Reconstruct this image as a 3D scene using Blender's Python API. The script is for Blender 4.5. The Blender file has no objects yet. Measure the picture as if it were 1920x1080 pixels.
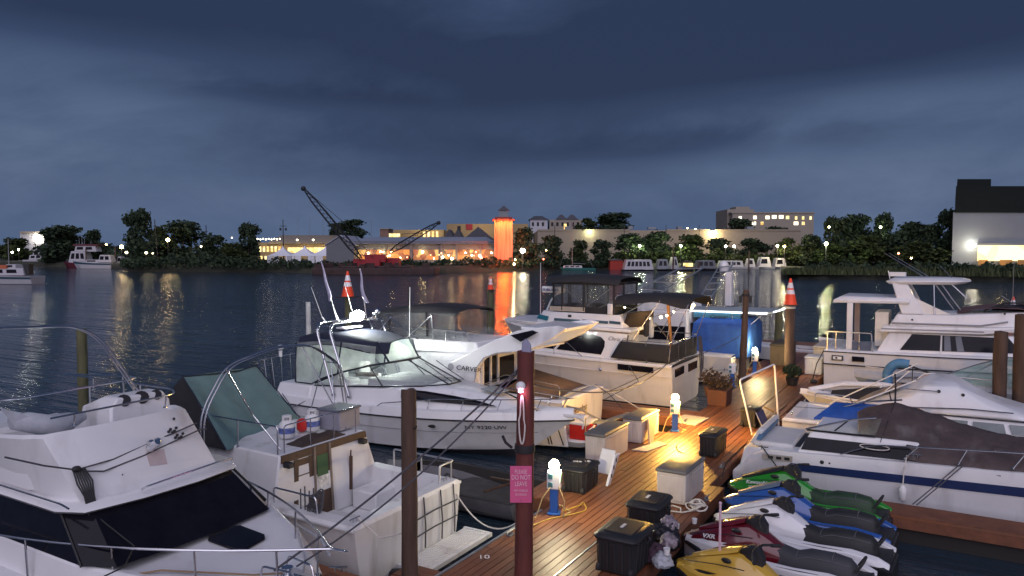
import bpy, bmesh, math, random
from mathutils import Vector, Matrix, noise
C = bpy.context.scene
R = math.radians
PI = math.pi
random.seed(7)

# ------------------------------------------------------------------ camera geometry
# World frame: +Y runs along the main dock, +X to its right, z = 0 is the water.
F, HOR, CH = 1390.0, 470.0, 5.6
YAW = R(30.7)
PIT = math.atan((540 - HOR) / F)

def at(px, d, z=0.0):
    """ground point seen in photo column px, d metres ahead of the camera"""
    r = (px - 960) / F * d
    return Vector((-math.sin(YAW) * d + math.cos(YAW) * r, math.cos(YAW) * d + math.sin(YAW) * r, z))

def zz(py, d):
    return CH + (HOR - py) / F * d

# ------------------------------------------------------------------ materials
MATS = {}

def nodes_of(m):
    m.use_nodes = True
    nt = m.node_tree
    return nt, nt.nodes, nt.links

def mat(name, col, rough=0.5, metal=0.0, var=0.12, scale=3.0, bump=0.0, bscale=40.0, spec=0.5, stretch=(1, 1, 1), coat=0.0, dirt=None):
    if name in MATS:
        return MATS[name]
    m = bpy.data.materials.new(name)
    nt, N, L = nodes_of(m)
    b = N['Principled BSDF']
    b.inputs['Roughness'].default_value = rough
    b.inputs['Metallic'].default_value = metal
    b.inputs['Specular IOR Level'].default_value = spec
    b.inputs['Coat Weight'].default_value = coat
    tc = N.new('ShaderNodeTexCoord')
    mp = N.new('ShaderNodeMapping')
    mp.inputs['Scale'].default_value = stretch
    L.new(tc.outputs['Object'], mp.inputs['Vector'])
    nz = N.new('ShaderNodeTexNoise')
    nz.inputs['Scale'].default_value = scale
    nz.inputs['Detail'].default_value = 6
    nz.inputs['Roughness'].default_value = 0.65
    L.new(mp.outputs[0], nz.inputs['Vector'])
    cr = N.new('ShaderNodeValToRGB')
    lo = [c * (1 - var) for c in col]
    hi = [min(1, c * (1 + var)) for c in col]
    cr.color_ramp.elements[0].position = 0.3
    cr.color_ramp.elements[1].position = 0.7
    cr.color_ramp.elements[0].color = (*lo, 1)
    cr.color_ramp.elements[1].color = (*hi, 1)
    L.new(nz.outputs['Fac'], cr.inputs['Fac'])
    out = cr.outputs['Color']
    if dirt:
        n2 = N.new('ShaderNodeTexNoise')
        n2.inputs['Scale'].default_value = dirt[1]
        n2.inputs['Detail'].default_value = 8
        mp2 = N.new('ShaderNodeMapping')
        mp2.inputs['Scale'].default_value = (1, 1, 0.25)
        L.new(tc.outputs['Object'], mp2.inputs['Vector'])
        L.new(mp2.outputs[0], n2.inputs['Vector'])
        r2 = N.new('ShaderNodeValToRGB')
        r2.color_ramp.elements[0].position = dirt[2]
        r2.color_ramp.elements[1].position = dirt[2] + 0.16
        r2.color_ramp.elements[0].color = (0, 0, 0, 1)
        r2.color_ramp.elements[1].color = (dirt[3],) * 3 + (1,)
        L.new(n2.outputs['Fac'], r2.inputs['Fac'])
        mx = N.new('ShaderNodeMix')
        mx.data_type = 'RGBA'
        L.new(r2.outputs['Color'], mx.inputs['Factor'])
        L.new(out, mx.inputs['A'])
        mx.inputs['B'].default_value = (*dirt[0], 1)
        out = mx.outputs['Result']
    L.new(out, b.inputs['Base Color'])
    mr = N.new('ShaderNodeMapRange')
    mr.inputs['To Min'].default_value = max(0.02, rough * 0.8)
    mr.inputs['To Max'].default_value = min(1, rough * 1.25)
    L.new(nz.outputs['Fac'], mr.inputs['Value'])
    L.new(mr.outputs[0], b.inputs['Roughness'])
    if bump:
        n3 = N.new('ShaderNodeTexNoise')
        n3.inputs['Scale'].default_value = bscale
        n3.inputs['Detail'].default_value = 4
        L.new(mp.outputs[0], n3.inputs['Vector'])
        bp = N.new('ShaderNodeBump')
        bp.inputs['Strength'].default_value = bump
        bp.inputs['Distance'].default_value = 0.02
        L.new(n3.outputs['Fac'], bp.inputs['Height'])
        L.new(bp.outputs[0], b.inputs['Normal'])
    MATS[name] = m
    return m

def emit(name, col, strength):
    if name in MATS:
        return MATS[name]
    m = bpy.data.materials.new(name)
    nt, N, L = nodes_of(m)
    b = N['Principled BSDF']
    b.inputs['Base Color'].default_value = (0.8, 0.8, 0.8, 1)
    b.inputs['Emission Color'].default_value = (*col, 1)
    b.inputs['Emission Strength'].default_value = strength
    MATS[name] = m
    return m

def vinyl(name, tint, cloud):
    m = bpy.data.materials.new(name)
    nt, N, L = nodes_of(m)
    b = N['Principled BSDF']
    b.inputs['Base Color'].default_value = (*tint, 1)
    b.inputs['Roughness'].default_value = 0.18
    tl = N.new('ShaderNodeBsdfTranslucent')
    tl.inputs['Color'].default_value = (*tint, 1)
    tr = N.new('ShaderNodeBsdfTransparent')
    m1 = N.new('ShaderNodeMixShader')
    m2 = N.new('ShaderNodeMixShader')
    tc = N.new('ShaderNodeTexCoord')
    nz = N.new('ShaderNodeTexNoise')
    nz.inputs['Scale'].default_value = 2.2
    nz.inputs['Detail'].default_value = 5
    L.new(tc.outputs['Object'], nz.inputs['Vector'])
    mr = N.new('ShaderNodeMapRange')
    mr.inputs['From Min'].default_value = 0.3
    mr.inputs['From Max'].default_value = 0.7
    mr.inputs['To Min'].default_value = max(0, cloud - 0.18)
    mr.inputs['To Max'].default_value = min(1, cloud + 0.18)
    L.new(nz.outputs['Fac'], mr.inputs['Value'])
    m1.inputs[0].default_value = 0.5
    L.new(b.outputs[0], m1.inputs[1])
    L.new(tl.outputs[0], m1.inputs[2])
    L.new(mr.outputs[0], m2.inputs[0])
    L.new(tr.outputs[0], m2.inputs[1])
    L.new(m1.outputs[0], m2.inputs[2])
    bp = N.new('ShaderNodeBump')
    bp.inputs['Strength'].default_value = 0.5
    bp.inputs['Distance'].default_value = 0.03
    L.new(nz.outputs['Fac'], bp.inputs['Height'])
    L.new(bp.outputs[0], b.inputs['Normal'])
    L.new(m2.outputs[0], N['Material Output'].inputs['Surface'])
    return m

GEL = mat('gelcoat_white', (0.74, 0.74, 0.75), 0.3, var=0.04, scale=1.2, coat=0.2, dirt=((0.42, 0.4, 0.4), 2.2, 0.55, 0.45))
GELW = mat('gelcoat_worn', (0.7, 0.7, 0.71), 0.45, var=0.06, scale=2, dirt=((0.33, 0.3, 0.27), 3.0, 0.55, 0.5))
GELC = mat('gelcoat_cream', (0.72, 0.69, 0.64), 0.32, var=0.04, scale=1.5, dirt=((0.38, 0.33, 0.27), 2.4, 0.57, 0.4))
NONSKID = mat('deck_nonskid', (0.6, 0.6, 0.62), 0.7, var=0.06, scale=6, bump=0.3, bscale=120)
BOTTOM = mat('bottom_paint', (0.02, 0.022, 0.03), 0.7, var=0.4)
GLASSD = mat('tinted_glass', (0.008, 0.008, 0.013), 0.1, var=0.3, spec=0.16)
STEEL = mat('stainless', (0.62, 0.63, 0.66), 0.22, 1.0, var=0.1)
ALU = mat('aluminium', (0.55, 0.56, 0.58), 0.4, 0.9, var=0.1)
BLACKP = mat('black_plastic', (0.018, 0.018, 0.02), 0.5, var=0.3, bump=0.2, bscale=60)
RUBBER = mat('black_rubber', (0.02, 0.02, 0.022), 0.7, var=0.2)
NAVY = mat('navy_canvas', (0.014, 0.018, 0.038), 0.85, var=0.25, scale=4, bump=0.5, bscale=9)
BLACKC = mat('black_canvas', (0.02, 0.02, 0.023), 0.85, var=0.3, scale=4, bump=0.5, bscale=8)
BLUEC = mat('blue_tarp', (0.016, 0.085, 0.36), 0.6, var=0.25, scale=3, bump=0.8, bscale=4)
TEALC = mat('teal_canvas', (0.12, 0.21, 0.21), 0.85, var=0.14, scale=2.5, bump=0.6, bscale=4)
BROWNC = mat('brown_tarp', (0.066, 0.046, 0.044), 0.62, var=0.35, scale=2.2, bump=0.8, bscale=5, dirt=((0.19, 0.17, 0.17), 2.0, 0.56, 0.6))
TANC = mat('tan_cover', (0.16, 0.095, 0.055), 0.85, var=0.25, scale=3, bump=0.5, bscale=6)
WOODT = mat('teak_brown', (0.07, 0.038, 0.024), 0.6, var=0.35, scale=6, stretch=(1, 1, 0.2))
PILE = mat('piling_wood', (0.085, 0.052, 0.036), 0.9, var=0.45, scale=7, stretch=(1, 1, 0.12), bump=0.8, bscale=14)
PILER = mat('piling_red', (0.12, 0.03, 0.024), 0.75, var=0.35, scale=5, stretch=(1, 1, 0.15), bump=0.7, bscale=14)
PILEG = mat('piling_mossy', (0.1, 0.1, 0.05), 0.9, var=0.45, scale=6, stretch=(1, 1, 0.15), bump=0.8, bscale=14)
STRIPE_B = mat('stripe_navy', (0.018, 0.035, 0.11), 0.35, var=0.1)
STRIPE_T = mat('stripe_teal', (0.02, 0.06, 0.09), 0.35, var=0.1)
TRIMB = mat('black_trim', (0.015, 0.015, 0.017), 0.45, var=0.2)
PVC = mat('white_plastic', (0.72, 0.72, 0.72), 0.45, var=0.06)
RESIN = mat('resin_beige', (0.52, 0.47, 0.43), 0.6, var=0.07, scale=3, dirt=((0.25, 0.21, 0.17), 3.5, 0.55, 0.5))
RESING = mat('resin_grey_lid', (0.13, 0.125, 0.115), 0.45, var=0.16, scale=4, bump=0.2)
PEDB = mat('pedestal_blue', (0.02, 0.12, 0.42), 0.45, var=0.2)
PINK = mat('sign_pink', (0.62, 0.1, 0.24), 0.5, var=0.06)
CONE_O = mat('cone_orange', (0.85, 0.075, 0.02), 0.5, var=0.1)
CONE_W = mat('cone_white', (0.75, 0.72, 0.75), 0.4, var=0.05)
RED = mat('red_plastic', (0.55, 0.02, 0.015), 0.4, var=0.1)
ROPEW = mat('rope_white', (0.6, 0.57, 0.52), 0.9, var=0.2, scale=30)
ROPED = mat('rope_dark', (0.07, 0.07, 0.08), 0.9, var=0.3, scale=30)
GREYF = mat('grey_fabric', (0.36, 0.38, 0.42), 0.9, var=0.2, scale=4, bump=0.6, bscale=6)
SEATW = mat('seat_vinyl', (0.6, 0.6, 0.6), 0.5, var=0.07)
LETTER = mat('letter_black', (0.02, 0.02, 0.025), 0.5)
LETTERW = mat('letter_white', (0.8, 0.8, 0.8), 0.5)
VINYL = vinyl('clear_vinyl', (0.72, 0.8, 0.74), 0.5)
VINYLG = vinyl('grey_vinyl', (0.3, 0.32, 0.33), 0.32)
GLASSC = vinyl('windscreen_glass', (0.5, 0.6, 0.58), 0.22)
GLASST = vinyl('teal_vinyl', (0.36, 0.56, 0.5), 0.55)

# ------------------------------------------------------------------ object helpers
ORG = Vector((0, 0, 0))

def link(o):
    C.collection.objects.link(o)
    return o

def thing(name, label, cat, loc=(0, 0, 0), group=None, rz=0.0):
    global ORG
    o = link(bpy.data.objects.new(name, None))
    o.location = loc
    o.rotation_euler = (0, 0, rz)
    o.empty_display_size = 0.2
    o['label'] = label
    o['category'] = cat
    if group:
        o['group'] = group
    ORG = Vector(loc)
    return o

def tag(o, label, cat, group=None):
    o['label'] = label
    o['category'] = cat
    if group:
        o['group'] = group
    return o

def kind(o, k):
    o['kind'] = k
    return o

class MB:
    def __init__(s):
        s.v, s.f, s.mi = [], [], []

    def add(s, vs, fs, mi=0):
        n = len(s.v)
        s.v += [Vector(p) for p in vs]
        for f in fs:
            s.f.append([i + n for i in f])
            s.mi.append(mi)
        return s

    def hexa(s, p, mi=0):
        return s.add(p, [(0, 3, 2, 1), (4, 5, 6, 7), (0, 1, 5, 4), (1, 2, 6, 5), (2, 3, 7, 6), (3, 0, 4, 7)], mi)

    def box(s, c, d, rz=0.0, mi=0, top=1.0):
        x, y, z = d[0] / 2, d[1] / 2, d[2] / 2
        ps = [(-x, -y, -z), (x, -y, -z), (x, y, -z), (-x, y, -z), (-x * top, -y * top, z), (x * top, -y * top, z), (x * top, y * top, z), (-x * top, y * top, z)]
        cr, sr = math.cos(rz), math.sin(rz)
        return s.hexa([(c[0] + a * cr - b * sr, c[1] + a * sr + b * cr, c[2] + e) for a, b, e in ps], mi)

    def bx(s, x0, x1, y0, y1, z0, z1, mi=0):
        return s.box(((x0 + x1) / 2, (y0 + y1) / 2, (z0 + z1) / 2), (x1 - x0, y1 - y0, z1 - z0), 0, mi)

    def extr(s, pts, vec, mi=0):
        n = len(pts)
        vec = Vector(vec)
        a = [Vector(p) for p in pts]
        b = [p + vec for p in a]
        fs = [tuple(range(n))[::-1], tuple(range(n, 2 * n))] + [(i, (i + 1) % n, n + (i + 1) % n, n + i) for i in range(n)]
        return s.add(a + b, fs, mi)

    def panel(s, pts, th=0.012, off=0.004, mi=0):
        """thin slab lying on the plane of pts, proud of it by off"""
        p = [Vector(q) for q in pts]
        n = Vector((0, 0, 0))
        for i in range(len(p)):
            a, b = p[i], p[(i + 1) % len(p)]
            n += a.cross(b)
        n.normalize()
        return s.extr([q - n * (th - off) for q in p], n * th, mi)

    def loft(s, rings, cap0=True, cap1=True, closed=True, mi=0):
        m = len(rings[0])
        vs = [p for r in rings for p in r]
        fs = []
        for k in range(len(rings) - 1):
            for i in range(m if closed else m - 1):
                j = (i + 1) % m
                fs.append((k * m + i, k * m + j, (k + 1) * m + j, (k + 1) * m + i))
        if cap0:
            fs.append(tuple(range(m))[::-1])
        if cap1:
            fs.append(tuple(range((len(rings) - 1) * m, len(rings) * m)))
        return s.add(vs, fs, mi)

    def tube(s, pts, r, n=7, closed=False, mi=0, r1=None):
        P = [Vector(p) for p in pts]
        k = len(P)
        rings = []
        up = None
        for i in range(k):
            if closed:
                t = P[(i + 1) % k] - P[i - 1]
            else:
                t = P[min(i + 1, k - 1)] - P[max(i - 1, 0)]
            if t.length < 1e-9:
                t = Vector((0, 0, 1))
            t.normalize()
            if up is None:
                up = Vector((0, 0, 1)) if abs(t.z) < 0.9 else Vector((1, 0, 0))
            u = (up - t * up.dot(t))
            if u.length < 1e-4:
                u = t.orthogonal()
            u.normalize()
            up = u
            w = t.cross(u)
            rr = r if r1 is None else r + (r1 - r) * i / (k - 1)
            rings.append([P[i] + (u * math.cos(a) + w * math.sin(a)) * rr for a in [2 * PI * j / n for j in range(n)]])
        if closed:
            rings.append(rings[0])
        return s.loft(rings, not closed, not closed, True, mi)

    def lathe(s, prof, c, n=16, mi=0):
        rings = [[(c[0] + r * math.cos(2 * PI * j / n), c[1] + r * math.sin(2 * PI * j / n), c[2] + z) for j in range(n)] for r, z in prof]
        return s.loft(rings, True, True, True, mi)

    def ball(s, c, r, n=10, m=7, sc=(1, 1, 1), mi=0):
        rings = []
        for k in range(1, m):
            a = PI * k / m
            rings.append([(c[0] + sc[0] * r * math.sin(a) * math.cos(2 * PI * j / n), c[1] + sc[1] * r * math.sin(a) * math.sin(2 * PI * j / n), c[2] - sc[2] * r * math.cos(a)) for j in range(n)])
        return s.loft(rings, True, True, True, mi)

    def grid(s, P, th=0.0, mi=0):
        """P[i][j] points; a sheet, doubled if th"""
        a, b = len(P), len(P[0])
        vs = [Vector(p) for r in P for p in r]
        fs = [(i * b + j, i * b + j + 1, (i + 1) * b + j + 1, (i + 1) * b + j) for i in range(a - 1) for j in range(b - 1)]
        if th:
            n = len(vs)
            lo = [v - Vector((0, 0, th)) for v in vs]
            f2 = [tuple(x + n for x in f[::-1]) for f in fs]
            edge = [(0 * b + j, 0 * b + j + 1) for j in range(b - 1)] + [((a - 1) * b + j + 1, (a - 1) * b + j) for j in range(b - 1)]
            edge += [((i + 1) * b, i * b) for i in range(a - 1)] + [(i * b + b - 1, (i + 1) * b + b - 1) for i in range(a - 1)]
            fs = fs + f2 + [(q, p, p + n, q + n) for p, q in edge]
            vs = vs + lo
        return s.add(vs, fs, mi)

    def build(s, name, mats, parent=None, smooth=35, bevel=0.0, org=None, seg=2):
        o0 = ORG if org is None else Vector(org)
        me = bpy.data.meshes.new(name)
        me.from_pydata([tuple(v - o0) for v in s.v], [], s.f)
        ms = mats if isinstance(mats, (list, tuple)) else [mats]
        for m in ms:
            me.materials.append(m)
        if len(ms) > 1:
            me.polygons.foreach_set('material_index', s.mi)
        bm = bmesh.new()
        bm.from_mesh(me)
        bmesh.ops.recalc_face_normals(bm, faces=bm.faces)
        bm.to_mesh(me)
        bm.free()
        if smooth:
            me.polygons.foreach_set('use_smooth', [True] * len(me.polygons))
            me.set_sharp_from_angle(angle=R(smooth))
        me.update()
        o = link(bpy.data.objects.new(name, me))
        if parent:
            o.parent = parent
        else:
            o.location = o0
        if bevel:
            bv = o.modifiers.new('bevel', 'BEVEL')
            bv.width = bevel
            bv.segments = seg
            bv.limit_method = 'ANGLE'
            bv.angle_limit = R(40)
        return o

def copy_tree(o, parent=None):
    c = o.copy()
    C.collection.objects.link(c)
    c.parent = parent
    for ch in list(o.children):
        copy_tree(ch, c)
    return c

def dup(o, loc, rz=0.0, label=None, sc=None):
    c = copy_tree(o)
    c.location = loc
    c.rotation_euler = (0, 0, rz)
    if label:
        c['label'] = label
    if sc:
        c.scale = sc if isinstance(sc, (tuple, list)) else (sc, sc, sc)
    return c

def text(name, body, size, loc, xdir, ydir, m, parent=None, ext=0.003, shear=0.0, align='LEFT', sx=1.0):
    cu = bpy.data.curves.new(name, 'FONT')
    cu.body = body
    cu.size = size
    cu.extrude = ext
    cu.shear = shear
    cu.align_x = align
    tmp = link(bpy.data.objects.new('tmp_text', cu))
    bpy.context.view_layer.update()
    me = bpy.data.meshes.new_from_object(tmp)
    bpy.data.objects.remove(tmp)
    bpy.data.curves.remove(cu)
    x = Vector(xdir).normalized()
    y = Vector(ydir)
    y = (y - x * y.dot(x)).normalized()
    z = x.cross(y)
    M = Matrix((x * sx, y, z)).transposed().to_4x4()
    M.translation = Vector(loc) + z * (ext + 0.004) - ORG
    me.transform(M)
    me.materials.clear()
    me.materials.append(m)
    me.name = name
    o = link(bpy.data.objects.new(name, me))
    if parent:
        o.parent = parent
    else:
        o.location = ORG
    return o

def blk(name, levels, yc, m, parent, smooth=35, bevel=0.0, caps=True, seg=2):
    """levels: half outlines [(x, hw, z)] stacked from bottom to top"""
    mb = MB()
    mb.loft([sec(yc, l) for l in levels], caps, caps)
    return mb.build(name, m, parent, smooth, bevel, seg=seg)

def quadp(mb, q, u0, u1, v0, v1, th=0.02, off=0.006, cut=None):
    """window panel on face q, optional cut corners (list of uv)"""
    uv = cut or [(u0, v0), (u1, v0), (u1, v1), (u0, v1)]
    mb.panel([on(q, u, v) for u, v in uv], th, off)

def lamp(name, loc, col, power, radius, parent=None):
    l = bpy.data.lights.new(name, 'POINT')
    l.color = col
    l.energy = power
    l.shadow_soft_size = radius
    o = link(bpy.data.objects.new(name, l))
    o.location = Vector(loc) - (ORG if parent else Vector((0, 0, 0)))
    if parent:
        o.parent = parent
    return o

def arc(c, r, a0, a1, n, ax='xz'):
    out = []
    for i in range(n + 1):
        a = R(a0 + (a1 - a0) * i / n)
        u, w = r * math.cos(a), r * math.sin(a)
        out.append(Vector(c) + (Vector((u, 0, w)) if ax == 'xz' else Vector((0, u, w)) if ax == 'yz' else Vector((u, w, 0))))
    return out

def bend(pts, r, n=4):
    """round the corners of a polyline"""
    P = [Vector(p) for p in pts]
    out = [P[0]]
    for i in range(1, len(P) - 1):
        a, b, c = P[i - 1], P[i], P[i + 1]
        q = min(r, (a - b).length * 0.45, (c - b).length * 0.45)
        u = b + (a - b).normalized() * q
        w = b + (c - b).normalized() * q
        for k in range(n + 1):
            t = k / n
            out.append(u * (1 - t) ** 2 + b * 2 * t * (1 - t) + w * t * t)
    out.append(P[-1])
    return out

def sag(a, b, d, n=14):
    a, b = Vector(a), Vector(b)
    return [a.lerp(b, i / n) - Vector((0, 0, d * 4 * (i / n) * (1 - i / n))) for i in range(n + 1)]

def on(q, u, v):
    """bilinear point on a quad q = (bl, br, tr, tl)"""
    a, b, c, d = [Vector(p) for p in q]
    return (a * (1 - u) + b * u) * (1 - v) + (d * (1 - u) + c * u) * v

def patch(q, nu, nv, bulge=0.0, nrm=None):
    a, b, c, d = [Vector(p) for p in q]
    n = ((b - a).cross(d - a)).normalized() if nrm is None else Vector(nrm)
    return [[on(q, i / nu, j / nv) + n * bulge * math.sin(PI * i / nu) * math.sin(PI * j / nv) for j in range(nv + 1)] for i in range(nu + 1)]

class Hull:
    """x0 stern, x1 bow tip (either may be larger); yc centre line"""
    def __init__(s, x0, x1, yc, hb, zs, zb, ov=0.12, tm=0.35, p=2.2, stern=0.92, n=26, rail=0.0, flare=0.12):
        s.__dict__.update(locals())

    def b(s, t):
        f = 1 - (max(0.0, (t - s.tm) / (1 - s.tm))) ** s.p
        return max(0.02, s.hb * f * (s.stern + (1 - s.stern) * min(1, t / 0.35)))

    def z(s, t):
        return s.zs + (s.zb - s.zs) * t ** 1.8

    def pt(s, t, lev, side):
        """lev 0 keel .. 1 chine .. 2 mid .. 3 rubrail"""
        b, zr = s.b(t), s.z(t)
        zc = 0.08 + 0.2 * t ** 3
        if lev <= 1:
            y, z = b * (0.86 - 0.5 * t ** 3) * lev, -0.45 * (1 - t ** 4) * (1 - lev) + zc * lev
        else:
            k = (lev - 1) / 2
            yc_ = 0.86 - 0.5 * t ** 3
            y = b * (yc_ + (1 - yc_) * (k ** (0.75 + 0.6 * t)))
            z = zc + (zr - zc) * k
        x = s.x0 + (s.x1 - s.x0) * (t - s.ov * t ** 3 * (1 - z / zr))
        return Vector((x, s.yc + side * y, z))

    def edge(s, t, side, inset=0.0, dz=0.0):
        p = s.pt(t, 3, side)
        b = s.b(t)
        y = side * max(0.0, b - inset)
        return Vector((p.x, s.yc + y, p.z + dz))

    def t_at(s, x):
        return (x - s.x0) / (s.x1 - s.x0)

    def mesh(s, topsides=1.0):
        m = MB()
        levs = [0, 0.5, 1, 1.35, 1.7, 2.1, 2.5, 2.8, 3]
        N = s.n
        rings = []
        for i in range(N + 1):
            t = i / N
            ring = [s.pt(t, l, 1) for l in levs[::-1]] + [s.pt(t, l, -1) for l in levs[1:]]
            rings.append(ring)
        k = len(rings[0])
        vs = [p for r in rings for p in r]
        h = len(levs)
        for i in range(N):
            for j in range(k - 1):
                bott = (j >= h - 3) and (j < h + 1)
                m.add([rings[i][j], rings[i][j + 1], rings[i + 1][j + 1], rings[i + 1][j]], [(0, 1, 2, 3)], 1 if bott else 0)
        m.add(rings[0], [tuple(range(k))], 0)
        return m

    def build(s, parent, mtop, name='hull'):
        m = s.mesh()
        o = m.build(name, [mtop, BOTTOM], parent, smooth=0)
        bm = bmesh.new()
        bm.from_mesh(o.data)
        bmesh.ops.remove_doubles(bm, verts=bm.verts, dist=0.0005)
        bmesh.ops.recalc_face_normals(bm, faces=bm.faces)
        bm.to_mesh(o.data)
        bm.free()
        o.data.polygons.foreach_set('use_smooth', [True] * len(o.data.polygons))
        o.data.set_sharp_from_angle(angle=R(32))
        return o

    def rub(s, parent, m, r=0.035, name='rub_rail', t1=1.0):
        mb = MB()
        n = 26
        pts = [s.edge(t1 * i / n, 1, -0.015) for i in range(n + 1)] + [s.edge(t1 * (n - i) / n, -1, -0.015) for i in range(n + 1)]
        mb.tube(pts, r, 6)
        return mb.build(name, m, parent)

    def deck(s, parent, m, t0, t1=1.0, lip=0.06, camber=0.08, name='deck'):
        mb = MB()
        n = 20
        rows = []
        for i in range(n + 1):
            t = t0 + (t1 - t0) * i / n
            row = [s.edge(t, -1)]
            for j in range(9):
                u = -1 + j / 4
                e = s.edge(t, 1 if u > 0 else -1, 0.05)
                b = s.b(t) - 0.05
                row.append(Vector((e.x, s.yc + max(b, 0.005) * u, e.z + lip + camber * (1 - u * u))))
            row.append(s.edge(t, 1))
            rows.append(row)
        mb.grid(rows)
        if t0 > 0:
            lo = [Vector((p.x, p.y, 0.3)) for p in rows[0]]
            mb.grid([rows[0], lo])
        return mb.build(name, m, parent, smooth=50)

    def cockpit(s, parent, m, t0, t1, w=0.25, lip=0.06, floor=0.45, name='cockpit', stern_w=0.18):
        """rim of side decks round a sunk floor between stations t0 and t1"""
        mb = MB()
        n = 14
        O, I, Fl = [], [], []
        for side in (-1, 1):
            for i in range(n + 1):
                k = i if side < 0 else n - i
                t = t0 + (t1 - t0) * k / n
                o = s.edge(t, side, 0.0)
                tt = max(t, t0 + stern_w / abs(s.x1 - s.x0))
                q = s.edge(tt, side, w)
                O.append(o)
                I.append(Vector((q.x, q.y, q.z + lip)))
                Fl.append(Vector((q.x, q.y, floor)))
        m1 = [o + (i - o) * 0.12 + Vector((0, 0, lip * 0.9)) for o, i in zip(O, I)]
        mb.grid([O, m1, I, Fl])
        mb.grid([[O[0], O[-1]], [m1[0], m1[-1]], [I[0], I[-1]], [Fl[0], Fl[-1]]])
        for i in range(n):
            mb.add([Fl[i], Fl[i + 1], Fl[-2 - i], Fl[-1 - i]], [(0, 1, 2, 3)])
        return mb.build(name, m, parent, smooth=40)

def rail(parent, pts, r=0.014, posts=(), name='rail', m=None, foot=0.0, n=6):
    mb = MB()
    mb.tube(pts, r, n)
    for a, b in posts:
        mb.tube([a, b], r * 0.9, n)
        mb.lathe([(r * 2.2, 0), (r * 2.2, 0.012), (r, 0.025)], tuple(a), 8)
    return mb.build(name, m or STEEL, parent)

def sec(yc, rows):
    """outline from half sections [(x, hw, z)] aft to fore -> closed ring"""
    a = [Vector((x, yc + h, z)) for x, h, z in rows]
    b = [Vector((x, yc - h, z)) for x, h, z in rows][::-1]
    return a + b
# ------------------------------------------------------------------ camera, render settings
cam = bpy.data.cameras.new('camera')
cam.sensor_width = 36
cam.lens = F / 1920 * 36
cam.clip_start = 0.1
cam.clip_end = 6000
co = link(bpy.data.objects.new('camera', cam))
co.location = (0, 0, CH)
co.rotation_euler = (PI / 2 - PIT, 0, YAW)
C.camera = co
C.view_settings.view_transform = 'Standard'
C.view_settings.look = 'None'
C.view_settings.exposure = 0.6
C.view_settings.gamma = 1
C.cycles.use_denoising = True
C.cycles.max_bounces = 6
C.cycles.transparent_max_bounces = 12
C.cycles.sample_clamp_indirect = 6.0
C.cycles.caustics_reflective = False
C.cycles.caustics_refractive = False

# ------------------------------------------------------------------ sky at dusk under heavy cloud
SUN_EL, SUN_AZ = R(38), R(150)       # the bright part of the dusk sky lies behind the camera
W = bpy.data.worlds.new('World')
C.world = W
W.use_nodes = True
nt = W.node_tree
N, L = nt.nodes, nt.links
bg = N['Background']

def val(op, a, b=None, c=None):
    n = N.new('ShaderNodeMath')
    n.operation = op
    for i, q in enumerate((a, b, c)):
        if q is None:
            continue
        if isinstance(q, (int, float)):
            n.inputs[i].default_value = q
        else:
            L.new(q, n.inputs[i])
    return n.outputs[0]

tc = N.new('ShaderNodeTexCoord')
fv = (-math.sin(YAW), math.cos(YAW), 0)
rv = (math.cos(YAW), math.sin(YAW), 0)

def dot(vec):
    n = N.new('ShaderNodeVectorMath')
    n.operation = 'DOT_PRODUCT'
    L.new(tc.outputs['Generated'], n.inputs[0])
    n.inputs[1].default_value = vec
    return n.outputs['Value']

df, dr, dz = dot(fv), dot(rv), dot((0, 0, 1))
az = val('ARCTAN2', dr, df)
el = val('ARCSINE', dz)
cb = N.new('ShaderNodeCombineXYZ')
L.new(val('MULTIPLY', az, 3.0), cb.inputs[0])
L.new(val('ADD', val('MULTIPLY', el, 7.5), val('MULTIPLY', az, -0.7)), cb.inputs[1])
nz = N.new('ShaderNodeTexNoise')
nz.inputs['Scale'].default_value = 1.15
nz.inputs['Detail'].default_value = 7
nz.inputs['Roughness'].default_value = 0.6
nz.inputs['Distortion'].default_value = 0.35
L.new(cb.outputs[0], nz.inputs['Vector'])
nf = val('SUBTRACT', nz.outputs['Fac'], 0.5)
nz2 = N.new('ShaderNodeTexNoise')
nz2.inputs['Scale'].default_value = 2.1
nz2.inputs['Detail'].default_value = 3
L.new(cb.outputs[0], nz2.inputs['Vector'])
wob = val('MULTIPLY', val('SUBTRACT', nz2.outputs['Fac'], 0.5), 0.16)
wob2 = val('MULTIPLY', nf, 0.07)
azw = val('ADD', az, wob)
elw = val('ADD', el, wob2)

def blob(px, py, sx, sy, w):
    u, v = math.atan((px - 960) / F), math.atan((HOR - py) / F)
    a = val('MULTIPLY', val('SUBTRACT', azw, u), F / sx)
    b = val('MULTIPLY', val('SUBTRACT', elw, v), F / sy)
    r2 = val('ADD', val('MULTIPLY', a, a), val('MULTIPLY', b, b))
    return val('MULTIPLY', val('EXPONENT', val('MULTIPLY', r2, -1.0)), w)

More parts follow.
